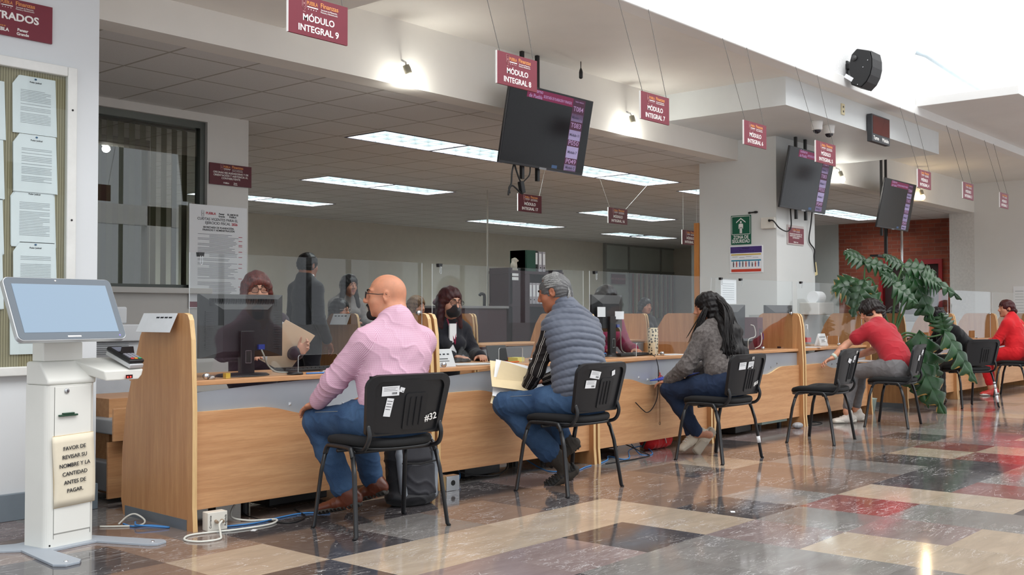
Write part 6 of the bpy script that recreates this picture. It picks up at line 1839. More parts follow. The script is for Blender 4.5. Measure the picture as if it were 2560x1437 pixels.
worker('smiling woman with wavy black hair standing in a grey and black jacket', 8.02, 9.45, (-0.15, -0.99), 1.435, blk('grey_jacket', (118, 112, 110)), long_hair(H_blk, 0.24, 0.024, 0.04, 0.048), dict(skin='skin_clerk2', skin_rgb=(170, 120, 96), h=0.009, stand=True, pants=dict(mat=M_blk)), wz=1.0)
worker('person seated far back in the office wearing a face mask', 13.2, 8.85, (-0.3, -0.95), 1.225, blk('dark_coat', (36, 36, 42)), long_hair(H_blk, 0.05, 0.015), dict(skin='skin_clerk2', skin_rgb=(170, 120, 96), h=0.011), wz=0.8)
worker('person with dark hair behind the counter next to the woman in black', 13.9, 5.42, (-0.2, -0.98), 1.09, blk('dark_vest', (30, 34, 44)), long_hair(H_blk, 0.02, 0.012), dict(skin='skin_clerk2', skin_rgb=(170, 120, 96), h=0.010, fem=False, s=1.0), wz=0.8)
# man standing with his back to the hall
bs = (6.60, 8.35, 0)
f = nrm((0.97, -0.10, 0)); rr = A3((f[1], -f[0], 0)); b_ = A3(bs); Zv = lambda z: A3((0, 0, z))
J = dict(head=b_+Zv(1.585)+f*.03, neck=b_+Zv(1.455), chest=b_+Zv(1.28), waist=b_+Zv(1.08), pelvis=b_+Zv(0.93))
for q, sg in (('L', -1), ('R', 1)):
    J['sh'+q] = b_+rr*sg*.185+Zv(1.355); J['elb'+q] = b_+rr*sg*.235+Zv(1.07); J['wr'+q] = b_+rr*sg*.20+f*.12+Zv(0.86)
    J['hip'+q] = b_+rr*sg*.09+Zv(.90); J['knee'+q] = b_+rr*sg*.10+Zv(.50)+f*.02; J['ank'+q] = b_+rr*sg*.11+Zv(.09); J['heel'+q] = b_+rr*sg*.11-f*.07; J['toe'+q] = b_+rr*sg*.12+f*.19
M_suit = cloth_mat('dark_suit', (26, 25, 34), 0.12, 20, 0.15, 250, 0.75)
t, P, M, Hc, body = person('man in a dark suit standing in the office with his back turned', bs, J, dict(h=0.008, face=(0.93, 0.10), skin='skin_suit', skin_rgb=(166, 112, 86), girth=1.0,
  top=dict(name='suit_jacket', mat=M_suit, fold=0.005, ease=0.016, colh=0.015, hem=-0.08, r=(0.066, 0.058, 0.046)), pants=dict(mat=M_suit, r=(0.092, 0.075, 0.066, 0.062)), shoes=dict(mat=M_black, sole=M_black)))
scalp(P, M, 1.0, bs, body, 'hair', H_blk, 0.006, 0.014, 0.062, disp=0.002, ridge=14, cut=lambda H, P: [H.ell(P(q*0.092, 0.0, -0.008), (0.028, 0.026, 0.036), None, 0.008, True) for q in (-1, 1)])
nk = J['neck']-A3(bs); MB().tube([Vector(nk+A3((0.072*sin(a), 0.070*cos(a), 0.022-.012*cos(a+.6)))) for a in np.linspace(0, 2*PI, 24)], 0.014, 8, close=False).build('shirt_collar', M_paper, t, smooth=True)

# ------------------------------------------------------------------ things held
o = MB().box(-0.11, 0.11, -0.0015, 0.0015, -0.16, 0.16).build('folder', mat('manila', (226, 204, 176), 0.7), None, loc=(4.235, 5.55, 0.90), rot=(rad(28), rad(28), rad(-18))); tag(o, 'cream folder held by the red-haired clerk', 'folder')
o = MB().box(-0.10, 0.10, -0.0012, 0.0012, -0.14, 0.14).build('held_papers', M_paper, None, loc=(4.16, 5.58, 0.94), rot=(rad(26), rad(18), rad(-16))); tag(o, 'white printed papers behind the clerk\'s cream folder', 'paper')
M_manila = mat('manila_light', (232, 212, 172), 0.7)
def bent_sheet(w, h, bend, m, name, parent, off=0.0):
    mb = MB(); n_ = 10; vs, fs = [], []
    for i in range(n_+1):
        u = i/n_
        for s_ in (0, 1):
            for q in (0, 1): vs.append((-w/2+w*s_, h*(u-.5), bend*(u*u)+off+q*0.0015))
    for i in range(n_):
        a, b = 4*i, 4*i+4
        fs += [(a, b, b+2, a+2), (a+1, a+3, b+3, b+1), (a, a+1, b+1, b), (a+2, b+2, b+3, a+3)]
    fs += [(0, 2, 3, 1), (4*n_, 4*n_+1, 4*n_+3, 4*n_+2)]
    return mb.add(vs, fs).build(name, m, parent, smooth=False)
t = thing('document_folder', 'open cream folder of papers held by the man in the vest', 'folder', (5.30, 4.56, 0.625), rad(-40))
g = bent_sheet(0.24, 0.30, 0.04, M_manila, 'cover', t); g.rotation_euler = (rad(62), rad(18), 0)
g = bent_sheet(0.22, 0.28, 0.035, M_paper, 'page', t, 0.012); g.rotation_euler = (rad(48), rad(12), 0); g.location = (-.015, .03, .03)
g = bent_sheet(0.24, 0.30, 0.02, M_manila, 'cover', t, 0.024); g.rotation_euler = (rad(28), rad(8), 0); g.location = (-.02, .06, .05)
o = MB().box(-0.12, 0.12, -0.16, 0.16, -0.003, 0.003).build('blue_folder', mat('folder_blue', (20, 62, 172), 0.45), None, loc=(7.255, 4.545, 0.613), rot=(rad(-6), rad(-9), rad(-12))); tag(o, 'bright blue folder on the lap of the long-haired woman', 'folder')
t = thing('paper_stack', 'papers and folder lying on the lap of the man in the red tee', 'paper', (10.64, 4.36, 0.622), rad(20))
MB().box(-.11, .11, -.15, .15, 0, 0.006).build('folder_cover', mat('folder_grey', (150, 146, 140), 0.6), t); MB().box(-.105, .105, -.145, .145, 0.006, 0.012).build('sheets', M_paper, t)

# ------------------------------------------------------------------ on the counters
WT = 0.767
def monitor(label, x, y, rz, w, h, zc, ribs=True):
    t = thing('computer_monitor', label, 'monitor', (x, y, WT), rz)
    b = zc-WT
    mb = MB(); mb.lathe([(0.13, 0.0), (0.13, 0.006), (0.118, 0.014), (0.03, 0.020)], 28, Matrix.Diagonal((1.25, 0.8, 1, 1)) @ T(0, 0, 0)); mb.build('base', M_black, t, smooth=False, bevel=0.002)
    MB().box(-0.045, 0.045, -0.052, -0.022, 0.015, b-h*0.08).build('stand', mat('stand_black', (24, 25, 28), 0.3), t, bevel=0.004)
    MB().box(-0.018, 0.018, -0.056, -0.052, 0.075, 0.14).build('cable_slot', M_dark, t)
    fr = MB()
    for a, c, d, e in ((-.019, -.016, .072, .143), (.016, .019, .072, .143), (-.019, .019, .140, .143), (-.019, .019, .072, .075)): fr.box(a, c, -.0575, -.052, d, e)
    fr.build('slot_rim', M_chrome, t)
    # shell with a tapered back
    sh = MB(); o_ = [(-w/2, -h/2), (w/2, -h/2), (w/2, h/2), (-w/2, h/2)]; i_ = [(-w*.27, -h*.40), (w*.27, -h*.40), (w*.27, h*.26), (-w*.27, h*.26)]
    vs = [(x_, 0.030, z_+b) for x_, z_ in o_]+[(x_, 0.006, z_+b) for x_, z_ in o_]+[(x_, -0.030, z_+b) for x_, z_ in i_]
    sh.add(vs, [(3, 2, 1, 0), (8, 9, 10, 11)]+[(k, (k+1) % 4, 4+(k+1) % 4, 4+k) for k in range(4)]+[(4+k, 4+(k+1) % 4, 8+(k+1) % 4, 8+k) for k in range(4)])
    so = sh.build('shell', mat('monitor_black', (28, 28, 31), 0.38, bump=0.1, bscale=300), t)
    bm = bmesh.new(); bm.from_mesh(so.data); bmesh.ops.recalc_face_normals(bm, faces=bm.faces); bm.to_mesh(so.data); bm.free()
    if ribs:
        v = MB()
        for k in range(22):
            z = -h*.36+h*.58*k/21; v.box(w*.31, w*.455, -0.016, -0.008, z+b, z+b+0.004)
            v.box(-w*.455, -w*.31, -0.016, -0.008, z+b, z+b+0.004)
        for k in range(40): xx = -w*.40+w*.80*k/39; v.box(xx, xx+0.004, -0.018, -0.006, h*.31+b, h*.43+b)
        v.build('vent_ribs', mat('vent_black', (40, 40, 44), 0.5), t)
    MB().box(-w/2+.015, w/2-.015, 0.030, 0.0315, -h/2+.015+b, h/2-.015+b).build('display', emis('desk_display', (150, 170, 200), 0.6), t)
    MB().box(0.075, 0.115, -0.045, -0.025, b-h*.38, b-h*.30).build('video_plug', mat('vga_blue', (34, 56, 140), 0.4), t)
    MB().tube(spline([(0.095, -0.04, b-h*.38), (0.10, -0.06, b-h*.48), (0.13, -0.05, 0.06), (0.17, -0.07, 0.02), (0.24, -0.075, 0.012), (0.28, -0.03, 0.008)], 6), 0.005, 6).build('video_cable', mat('cable_beige', (150, 146, 136), 0.6), t, smooth=True)
    return t
m1 = monitor('black flat monitor seen from behind on the nearest counter', 3.53, 5.02, rad(-2), 0.535, 0.35, 1.046)
m2 = monitor('black monitor with white labels on its back beside the man in the vest', 7.10, 5.08, rad(4), 0.47, 0.30, 1.115, False)
MB().box(0.06, 0.20, -0.034, -0.032, 0.30, 0.365).build('label_sticker', M_paper, m2); MB().box(-0.21, -0.09, -0.034, -0.032, 0.32, 0.40).build('label_sticker', M_paper, m2)
m3 = monitor('grey-backed monitor with one white label on the red tee man\'s counter', 10.18, 5.10, rad(-10), 0.46, 0.30, 1.05, False)
MB().box(0.0, 0.09, -0.034, -0.032, 0.28, 0.345).build('label_sticker', M_paper, m3)
m4 = monitor('black monitor behind the file box, seen edge-on from behind', 9.22, 5.20, rad(-30), 0.46, 0.30, 1.05, False)
m5 = monitor('black monitor on the counter between the women in black and red', 14.75, 5.05, 0.0, 0.46, 0.30, 1.05, False)
def keyboard(label, x, y, rz):
    t = thing('keyboard', label, 'keyboard', (x, y, WT), rz, 'black keyboards on the counters')
    MB().box(-.22, .22, -.07, .07, 0, .018).build('case', M_black, t, bevel=0.004)
    k = MB()
    for a in range(14):
        for b in range(5): k.box(-.208+.030*a, -.208+.030*a+.025, -.062+.025*b, -.062+.025*b+.021, .018, .024)
    k.build('key_rows', mat('keys', (38, 38, 41), 0.5), t)
keyboard('black keyboard seen through the slot of the nearest screen', 4.12, 5.17, rad(-4)); keyboard('black keyboard by the paw print tube', 7.25, 4.98, rad(2)); keyboard('black keyboard in front of the masked clerk', 5.40, 5.28, rad(5)); keyboard('black keyboard beside the red tee man\'s arm', 10.05, 4.93, rad(12))
# tube with paw prints
n = NT('paw_print_paper'); v = n.coord('Object', (1, 1, 0.9)); vo = n.node('ShaderNodeTexVoronoi'); n.l.new(v, vo.inputs['Vector']); vo.inputs['Scale'].default_value = 42; vo.inputs['Randomness'].default_value = 0.6
c = n.ramp(vo.outputs['Distance'], [(0.30, srgb(40, 34, 30)), (0.36, srgb(226, 210, 178))]); n.set(c, 0.6)
o = MB().lathe([(0.040, 0.0), (0.042, 0.005), (0.042, 0.225), (0.038, 0.228), (0.036, 0.19)], 28).build('paw_print_tube', n.m, None, smooth=True, loc=(7.50, 4.905, WT)); tag(o, 'cream paper tube printed with dark paw prints on the counter', 'tube')
# file box, bottle, mug stand
t = thing('file_box', 'maroon magazine file box standing on the counter right of the long-haired woman', 'file box', (9.50, 5.05, WT), rad(-8))
MB().box(-.09, .0, -.12, .12, 0, .31).build('case', mat('file_maroon', (84, 26, 40), 0.5), t, bevel=0.003)
MB().box(-.062, -.022, -.1215, -.12, .06, .20).build('spine_print', mat('file_print', (50, 30, 40), 0.6), t)
t = thing('clear_bottle', 'clear drink bottle with a blue label beside the maroon file box', 'bottle', (9.60, 5.02, WT), 0)
MB().lathe([(0.030, 0.0), (0.033, 0.01), (0.033, 0.19), (0.028, 0.21), (0.014, 0.245), (0.014, 0.27)], 18).build('bottle', glass_mat('bottle_clear', (0.9, 0.93, 0.95), 0.05, base=0.06), t, smooth=True)
MB().lathe([(0.0335, 0.09), (0.0335, 0.15)], 18).build('label_band', mat('label_blue', (60, 64, 120), 0.5), t); MB().lathe([(0.015, 0.265), (0.015, 0.285)], 14).build('cap', M_maroon, t)
t = thing('phone_stand', 'black desk stand with a white cable leaning at the screen slot', 'stand', (9.20, 4.93, WT), rad(-5))
MB().box(-.10, .10, -.004, .004, 0, .115, RX(rad(-18))).build('plate', M_black, t, bevel=0.003)
MB().tube(spline([(-.06, -.03, .0), (-.06, -.035, .10), (.06, -.03, .13), (.06, -.02, .22), (.03, .0, .24)], 6), 0.004, 6).build('cable', M_wirew, t, smooth=True); MB().tube(spline([(.10, 0, .01), (.16, -.02, .04), (.22, 0, .10), (.24, .02, .16)], 6), 0.005, 6).build('cable', M_wirew, t, smooth=True)
# card holders
def tent(label, x, y, rz, w, h, m=M_paper):
    t = thing('desk_card', label, 'card', (x, y, WT), rz)
    MB().add([(-w/2, -.035, 0), (w/2, -.035, 0), (w/2-.012, .0, h), (-w/2+.012, 0, h), (-w/2, .035, 0), (w/2, .035, 0)], [(0, 1, 2, 3), (3, 2, 5, 4), (0, 3, 4), (1, 5, 2), (0, 4, 5, 1)]).build('card', m, t)
    p = MB(); A = T(0, -.0355, 0) @ RX(-math.atan(.035/h))
    for k in range(4): p.box(-w*.35+w*.18*k, -w*.25+w*.18*k, -.001, 0, h*.70, h*.77, A)
    p.box(-w*.2, w*.2, -.001, 0, h*.45, h*.49, A); p.box(-w*.25, w*.25, -.001, 0, h*.32, h*.35, A); p.build('print', M_ink, t)
tent('white name card on the counter before the masked clerk', 4.985, 4.90, rad(-2), 0.20, 0.115)
tent('white tent card on the counter left of the red tee man\'s arm', 10.95, 5.0, 0, 0.20, 0.13); tent('pale card on the counter by the paw print tube cable', 6.62, 5.0, 0.1, 0.10, 0.06)
o = MB().box(-.165, .165, -.0015, 0, -.055, .055, RX(rad(-25))).build('notice_card', mat('laminate', (206, 208, 212), 0.25), None, loc=(3.046, 5.10, 1.066), rot=(0, 0, rad(-90)));  tag(o, 'laminated notice folded over the top of the nearest end panel', 'paper')
for k in range(4): MB().box(-.02+.04*k, .01+.04*k, -.0022, -.0015, .025, .034, RX(rad(-25))).build('print', M_ink, o)
def sheets(label, x, y, rz, n_=3, w=.21, l=.29):
    t = thing('paper_sheets', label, 'paper', (x, y, WT), rz); r = random.Random(int(x*100))
    for k in range(n_):
        a = r.uniform(-.25, .25); MB().box(-w/2, w/2, -l/2, l/2, .0008+.0012*k, .0018+.0012*k, RZ(a)).build('sheet', M_paper, t)
    return t
sheets('white sheets spread in front of the masked clerk', 5.36, 4.98, rad(60)); sheets('white sheets on the counter by the red tee man\'s wrist', 10.22, 4.86, rad(70)); sheets('white sheet on the counter right of the paw print tube', 7.70, 4.86, rad(80), 1)
bent = sheets('papers stacked by the black stand on the fourth counter', 8.95, 5.15, 0.4)
# small phone, pad, pen, box near the man in the vest
t = thing('small_display', 'small black tablet stand in the slot before the man in the vest', 'tablet', (5.66, 4.99, WT), rad(-6))
MB().box(-.10, .085, -.006, .006, .012, .125, RX(rad(-14))).build('panel', M_black, t, bevel=0.004); MB().box(-.05, .05, -.02, .04, 0, .010).build('foot', M_black, t)
o = MB().box(-.05, .05, -.04, .04, 0, .03).build('sticky_notes', mat('sticky_yellow', (214, 208, 122), 0.7), None, loc=(5.88, 5.02, WT), rot=(0, 0, .2)); tag(o, 'pad of yellow sticky notes by the small tablet', 'note pad')
o = MB().box(-.045, .045, -.03, .03, 0, .026).build('red_box', mat('box_red', (176, 40, 40), 0.5), None, loc=(5.90, 5.09, WT+.03)); tag(o, 'little red box on top of the sticky notes', 'box'); o.location.z = WT; o.location.y = 5.12
o = MB().tube([(0, 0, 0), (.13, .02, 0)], .005, 8).build('orange_pen', mat('pen_orange', (224, 110, 40), 0.5), None, loc=(5.66, 4.90, WT+.0055), smooth=True); tag(o, 'orange pen lying below the small tablet', 'pen')
o = MB().tube([(0, 0, 0), (.14, -.03, 0)], .0045, 8).build('blue_pen', mat('pen_blue', (60, 130, 210), 0.4), None, loc=(3.86, 4.875, WT+.005), smooth=True); tag(o, 'light blue pen on the edge of the nearest counter', 'pen')
o = MB().lathe([(.045, 0), (.045, .012), (.030, .016)], 18).build('stamp_pad', M_black, None, smooth=True, loc=(3.80, 4.90, WT)); tag(o, 'round black puck with a cable at the nearest counter edge', 'puck')
for q, (x, y, lb) in enumerate(((3.23, 4.87, 'clear round knob on the nearest counter beside the end panel'), (3.985, 4.875, 'clear round knob on the nearest counter right of the pen'))):
    o = MB().lathe([(.020, 0), (.022, .010), (.014, .022)], 16).build('glass_knob', glass_mat('knob_glass', (.8, .8, .8), .05, base=.2), None, smooth=True, loc=(x, y, WT)); tag(o, lb, 'knob')
o = MB().box(-.014, .014, -.014, .014, 0, .028).build('puzzle_cube', mat('cube_yellow', (214, 176, 60), 0.5), None, loc=(3.345, 4.90, WT)); tag(o, 'tiny yellow cube beside the monitor base', 'cube')
cp = MB(); r = random.Random(4)
for k in range(14): cp.tube(spline([(r.uniform(-.03, .03), r.uniform(-.03, .03), .003+r.random()*.05) for q in range(4)], 3), .002, 5)
o = cp.build('clip_heap', M_chrome, None, loc=(3.17, 5.0, WT)); tag(o, 'heap of paper clips beside the end panel', 'paper clips', kind='stuff')
o = MB().tube(spline([(0, .03, .004), (0, -.015, .006), (.005, -.055, -.03), (.0, -.058, -.07), (-.012, -.057, -.04), (.01, -.055, -.01), (.02, -.057, -.06), (.024, -.058, -.11)], 6), .0026, 6).build('string_loop', mat('string_beige', (206, 176, 154), 0.8), None, smooth=True, loc=(4.03, 4.865, WT)); tag(o, 'beige string looped over the nearest counter edge', 'string')
# cord of the chained pen on the third counter
o = MB().tube(spline([(7.25, 4.90, WT+.005), (7.28, 4.76, WT+.01), (7.285, 4.72, .70), (7.285, 4.715, .62), (7.27, 4.715, .45), (7.20, 4.715, .36), (7.12, 4.715, .33), (7.05, 4.715, .36), (6.95, 4.71, .42)], 8), .004, 6).build('hanging_cable', M_black, None, smooth=True); tag(o, 'thin black cord hanging down the front of the paw print tube counter', 'cord')
o = MB().tube([(7.29, 4.712, .66), (7.30, 4.712, .42), (7.30, 4.712, .24)], .003, 6).build('pen_chain', mat('chain_brown', (150, 110, 70), 0.6), None); tag(o, 'short brown string with a red knot and ring on the counter front', 'string')
MB().tube(spline([(7.27, 4.705, .60), (7.30, 4.70, .615), (7.33, 4.70, .59), (7.30, 4.70, .57), (7.285, 4.70, .64), (7.30, 4.70, .55)], 5), .004, 6).build('knot', mat('knot_red', (196, 60, 60), 0.6), o, smooth=True); MB().tube([(7.30+.010*cos(a), 4.712, .23+.012*sin(a)) for a in np.linspace(0, 6.3, 14)], .002, 5).build('ring', M_dark, o)
o = MB().tube(spline([(6.62, 4.92, WT+.01), (6.72, 4.88, WT+.03), (6.82, 4.90, WT+.035), (6.86, 4.94, WT+.01), (6.78, 4.97, WT+.02), (6.70, 4.94, WT+.035), (6.64, 4.99, WT+.01)], 8), .005, 6).build('blue_cable', mat('cable_blue', (62, 130, 196), 0.5), None, smooth=True); tag(o, 'coiled blue cable on the counter beside the man in the vest', 'cable')
# sheets clipped to the fourth screen
for x, z, lb in ((8.58, 1.31, 'printed sheet clipped high on the fourth acrylic screen'),):
    o = MB().box(-.14, .14, -.001, .001, -.11, .11).build('hanging_sheet', M_paper, None, loc=(x, 4.80, z)); tag(o, lb, 'paper')
    p = MB(); [p.box(-.11, .10, -.0016, -.001, .07-.02*k, .074-.02*k) for k in range(8)]; p.build('print', mat('grey_print', (168, 174, 180)), o)
# pump bottle and pink pack on the fifth counter
t = thing('pump_bottle', 'clear pump bottle with a red label on the red tee man\'s counter', 'bottle', (10.72, 5.05, WT), 0)
MB().lathe([(.034, 0), (.036, .01), (.036, .13), (.014, .16), (.014, .18)], 18).build('bottle', glass_mat('bottle_clear', (0.9, .93, .95), .05, base=.06), t, smooth=True); MB().lathe([(.037, .04), (.037, .09)], 18).build('label_band', mat('label_red', (200, 60, 60), .5), t); MB().tube([(0, 0, .18), (0, 0, .225), (-.04, 0, .225)], .006, 8).build('pump', M_paper, t)
o = MB().box(-.04, .04, -.03, .03, 0, .17).build('pink_pack', mat('pack_pink', (226, 190, 196), .6), None, loc=(10.52, 5.12, WT), bevel=.006); tag(o, 'tall pale pink pack beside the pump bottle', 'pack')
t = thing('receipt_printer', 'white label printer with paper rolls on a shelf right of the pillar', 'printer', (11.6, 5.35, 1.10), 0)
MB().box(-.2, .2, -.12, .12, 0, .14).build('case', mat('printer_white', (214, 214, 210), .5), t, bevel=.01); MB().lathe([(.07, 0), (.07, .2)], 20, T(-.1, 0, .2) @ RY(PI/2)).build('paper_roll', M_paper, t)
o = MB().box(10.6, 12.3, 5.42, 5.68, 0, 1.10).build('shelf_unit', mat('shelf_grey', (176, 180, 178), .6), None); tag(o, 'low grey shelf unit in front of the pillar', 'shelf')

# ------------------------------------------------------------------ deeper office furniture
M_cab = mat('maroon_cabinet', (46, 22, 34), 0.4)
t = thing('bookcase', 'dark maroon bookcase with binders on its shelf behind the man in the vest', 'bookcase', (11.6, 10.0, 0), 0)
MB().box(0, .03, 0, .42, 0, 1.78).box(1.17, 1.20, 0, .42, 0, 1.78).box(0, 1.2, .40, .42, 0, 1.78).box(0, .42, 0, .02, .02, 1.70).build('carcass', M_cab, t); 
for z in (0.02, .62, 1.22, 1.70): MB().box(-.01, 1.21, -.01, .42, z, z+.04).build('shelf', M_cab, t)
for z in (1.60, 1.66): MB().box(.02, .16, -.004, 0, z, z+.045).build('label_sticker', M_paper, t)
def binder(x, y, z, w, h, m, lb, sp=M_paper, d=.28):
    t = thing('ring_binder', lb, 'binder', (x, y, z), 0, 'ring binders on the bookcase')
    MB().box(0, w, 0, d, 0, h).build('cover', m, t, bevel=.003); MB().box(w*.15, w*.85, -.002, 0, h*.35, h*.9).build('spine_label', sp, t); MB().lathe([(.010, 0), (.010, .003)], 10, T(w/2, -.003, h*.2) @ RX(PI/2)).build('ring_hole', M_dark, t)
M_gbind = mat('binder_green', (20, 70, 54), .5)
binder(11.98, 10.05, 1.741, .075, .31, M_gbind, 'thick green binder lying first on top of the bookcase', d=.30); binder(12.20, 10.05, 1.741, .07, .31, M_black, 'black binder with a white label on top of the bookcase'); binder(12.29, 10.05, 1.741, .075, .30, mat('binder_grey', (176, 172, 180), .5), 'grey binder on top of the bookcase, next to the black one'); binder(12.38, 10.05, 1.741, .07, .30, mat('binder_grey', (176, 172, 180), .5), 'last grey binder at the right end of the bookcase top')
MB().box(11.98, 12.18, 10.02, 10.34, 1.741, 2.05).build('box_file', M_gbind, None); tag(bpy.data.objects['box_file'], 'dark green box file on top of the bookcase beside the white dog', 'file box')
bpy.data.objects['box_file'].location = (0, 0.0, 0); 
for k in range(5): binder(12.06+.085*k, 10.05, 1.262, .075, .31, mat('binder_grey', (176, 172, 180), .5), 'grey binder standing inside the bookcase, %s' % ('at the left end', 'second from left', 'in the middle', 'second from right', 'at the right end')[k])
# white dog figurine
D = Field(); D.ell((0, 0, .07), (.06, .045, .07), None, .03); D.ell((.02, 0, .15), (.04, .035, .045), None, .03); D.cap((.04, 0, .16), (.085, 0, .15), .022, .018, .02); D.ell((-.005, .03, .15), (.012, .012, .035), None, .01); D.ell((-.005, -.03, .15), (.012, .012, .035), None, .01); D.cap((-.06, 0, .02), (.07, 0, .015), .022, .02, .02); D.cap((.05, .02, .09), (.06, .02, .01), .016, .016, .02)
V, F = D.mesh(.007); o = skin('dog_figurine', V, F, mat('plush_white', (206, 200, 186), .8), None, (0, 0, 0)); o.location = (11.80, 10.12, 1.742); tag(o, 'white sitting dog figurine on top of the bookcase', 'figurine')
t = thing('storage_counter', 'long maroon storage unit with a grey top along the back of the office', 'cabinet', (10.1, 10.05, 0), 0)
MB().box(0, 1.46, 0, .5, 0, 1.19).build('body', mat('unit_maroon', (60, 34, 44), .5), t); MB().box(-.02, 1.48, -.03, .52, 1.19, 1.225).build('top', mat('unit_top', (140, 138, 140), .4), t, bevel=.004)
o = MB().tube(spline([(0, 0, 0), (.08, .02, .05), (.2, 0, .03), (.3, .03, .06), (.42, 0, .01)], 6), .035, 8, .012).build('maroon_cloth', mat('cloth_maroon', (84, 24, 44), .8), None, smooth=True, loc=(10.25, 10.2, 1.26)); tag(o, 'crumpled maroon cloth on the storage unit', 'cloth')
o = MB().tube(spline([(0, 0, 0), (0, 0, .14), (-.03, 0, .17), (-.08, 0, .17), (-.10, 0, .15)], 6), .022, 8).build('tap_arm', M_black, None, smooth=True, loc=(11.25, 10.2, 1.225)); tag(o, 'black curved arm standing on the storage unit', 'desk arm')
for x, y, lb in ((8.55, 10.6, 'dark desk behind the standing woman'), (13.6, 10.6, 'dark desk deep in the office right of the bookcase')):
    t = thing('office_desk', lb, 'desk', (x, y, 0), 0); MB().box(-.7, .7, -.35, .35, .71, .74).build('top', M_woodX, t, bevel=.003); MB().box(-.68, -.64, -.33, .33, 0, .71).build('leg_panel', M_cab, t); MB().box(.64, .68, -.33, .33, 0, .71).build('leg_panel', M_cab, t); MB().box(-.64, .64, .30, .33, .25, .71).build('modesty_panel', M_cab, t)
    t = thing('office_chair', 'black office chair at the '+lb, 'chair', (x, y+.62, 0), PI)
    MB().box(-.23, .23, -.22, .22, .44, .50).build('seat', M_fabric, t, bevel=.02); MB().box(-.21, .21, -.26, -.21, .58, 1.05).build('backrest', M_fabric, t, bevel=.02); MB().tube([(0, 0, .06), (0, 0, .44)], .03, 10).build('column', M_black, t)
    for k in range(5): MB().tube([(0, 0, .09), (.28*cos(1.257*k), .28*sin(1.257*k), .04)], .02, 8).build('leg', M_black, t)
# sign and board by the pillar
o = MB().box(-.02, .60, -.034, .034, 0, 2.22).build('wood_board', wood('orange_board', (188, 120, 60), (206, 140, 76), 'Z'), None, loc=(11.36, 7.15, 1.62)); tag(o, 'orange wooden board edge standing behind the pillar', 'board'); o.location = (11.34, 6.77, 0)
t = board('wall_sign', 'small dark maroon sign on the glazed front at the far end of the office', 'sign', .62, .26, (22.85, 16.0, 2.02), 0, M_maroond, edge=False)
text('lettering', 'ÁREA DE RESGUARDO', .07, T(0, -.008, .0) @ FACE, M_faint, t)
o = MB().tube([(16.9, 6.35, .8), (16.9, 6.35, 2.9)], .02, 8).build('conduit', M_chrome, None, smooth=True); tag(o, 'thin steel conduit pole in front of the brick wall', 'pole')
t = thing('monitor_arm', 'empty black wall bracket under the farthest screen', 'bracket', (15.20, 6.02, 1.93), 0)
MB().box(-.25, .25, -.06, .06, 0, .03).build('arm', M_black, t); MB().box(.18, .22, -.02, .02, .03, .50).build('post', M_black, t)
# paper on the gray end wall
o = MB().box(-.002, .002, -.10, .10, -.29, .29).build('wall_paper_sheet', M_paper, None, loc=(19.99, 5.45, 1.30)); tag(o, 'white printed sheet on the grey wall at the right edge', 'paper')
p = MB(); [p.box(-.0028, -.002, -.07, .07, .2-.05*k, .21-.05*k) for k in range(8)]; p.build('print', mat('grey_print', (168, 174, 180)), o)
# office copier behind the woman in red
t = thing('copier', 'pale grey copier behind the counter of the woman in black', 'copier', (16.1, 5.75, 0), 0)
MB().box(-.5, .5, -.3, .3, 0, 1.0).build('body', mat('copier_pale', (196, 200, 200), .5), t, bevel=.015); MB().box(-.5, .5, -.3, .3, 1.0, 1.10).build('lid', mat('copier_lid', (150, 152, 154), .5), t, bevel=.01); MB().box(-.3, .2, -.305, -.30, .5, .8).build('side_panel', mat('copier_panel', (176, 180, 182), .5), t)
# ------------------------------------------------------------------ self-service kiosk
K = thing('payment_kiosk', 'white self-service kiosk with a tilted touch screen and a taped notice', 'kiosk', (2.49, 5.05, 0), rad(9))
M_kw = mat('kiosk_white', (228, 228, 222), 0.42, var=0.015)
M_kg = mat('kiosk_grey', (168, 176, 186), 0.45, 0.15, var=0.03)
base = [(-.13, .13), (-.40, .30), (-.44, .26), (-.20, -.02), (-.30, -.40), (-.27, -.45), (-.20, -.45), (-.17, -.42), (-.12, -.14), (.12, -.14), (.20, -.42), (.23, -.45), (.29, -.44), (.31, -.40), (.19, .0), (.40, .28), (.36, .31), (.13, .13)]
MB().prism(base[::-1], 0, .012).build('base_plate', M_kg, K, bevel=.002)
for x, y in ((-.235, -.40), (.245, -.395)): MB().lathe([(.010, .012), (.008, .016)], 10, T(x, y, 0)).build('base_bolt', M_chrome, K)
# column: rounded front corners
def rcol(x0, x1, y0, y1, r, n_=6):
    P = []
    for cx, cy, a0 in ((x1-r, y0+r, -90), (x1-.005, y1-.005, 0), (x0+.005, y1-.005, 90), (x0+r, y0+r, 180)):
        rr_ = r if cy < (y0+y1)/2 else .005
        for k in range(n_+1): a = rad(a0+90*k/n_); P.append((cx+rr_*cos(a), cy+rr_*sin(a)))
    return P
MB().prism(rcol(-.125, .142, -.10, .07, .035), .012, .775).build('column', M_kw, K, smooth=False)
for q in (-.088, .112): MB().box(q-.0012, q+.0012, -.1008, -.099, .05, .765).build('door_gap', mat('seam', (120, 120, 116), .6), K)
MB().box(-.087, .111, -.1025, -.10, .075, .765).build('front_door', mat('kiosk_door', (234, 234, 228), .4, var=.01), K, bevel=.001)
mb = MB(); mb.add([(-.087, -.1025, .075), (.111, -.1025, .075), (.111, -.085, .03), (-.087, -.085, .03)], [(0, 3, 2, 1), (0, 1, 2, 3)]); mb.build('kick_plate', M_kw, K)
MB().box(-.108, .108, -.098, -.08, .018, .026).build('gap', M_dark, K)
mb = MB(); n_ = 5; pr_ = [(-.10, .775), (-.10, .80), (-.035, .885), (.07, .885), (.07, .775)]
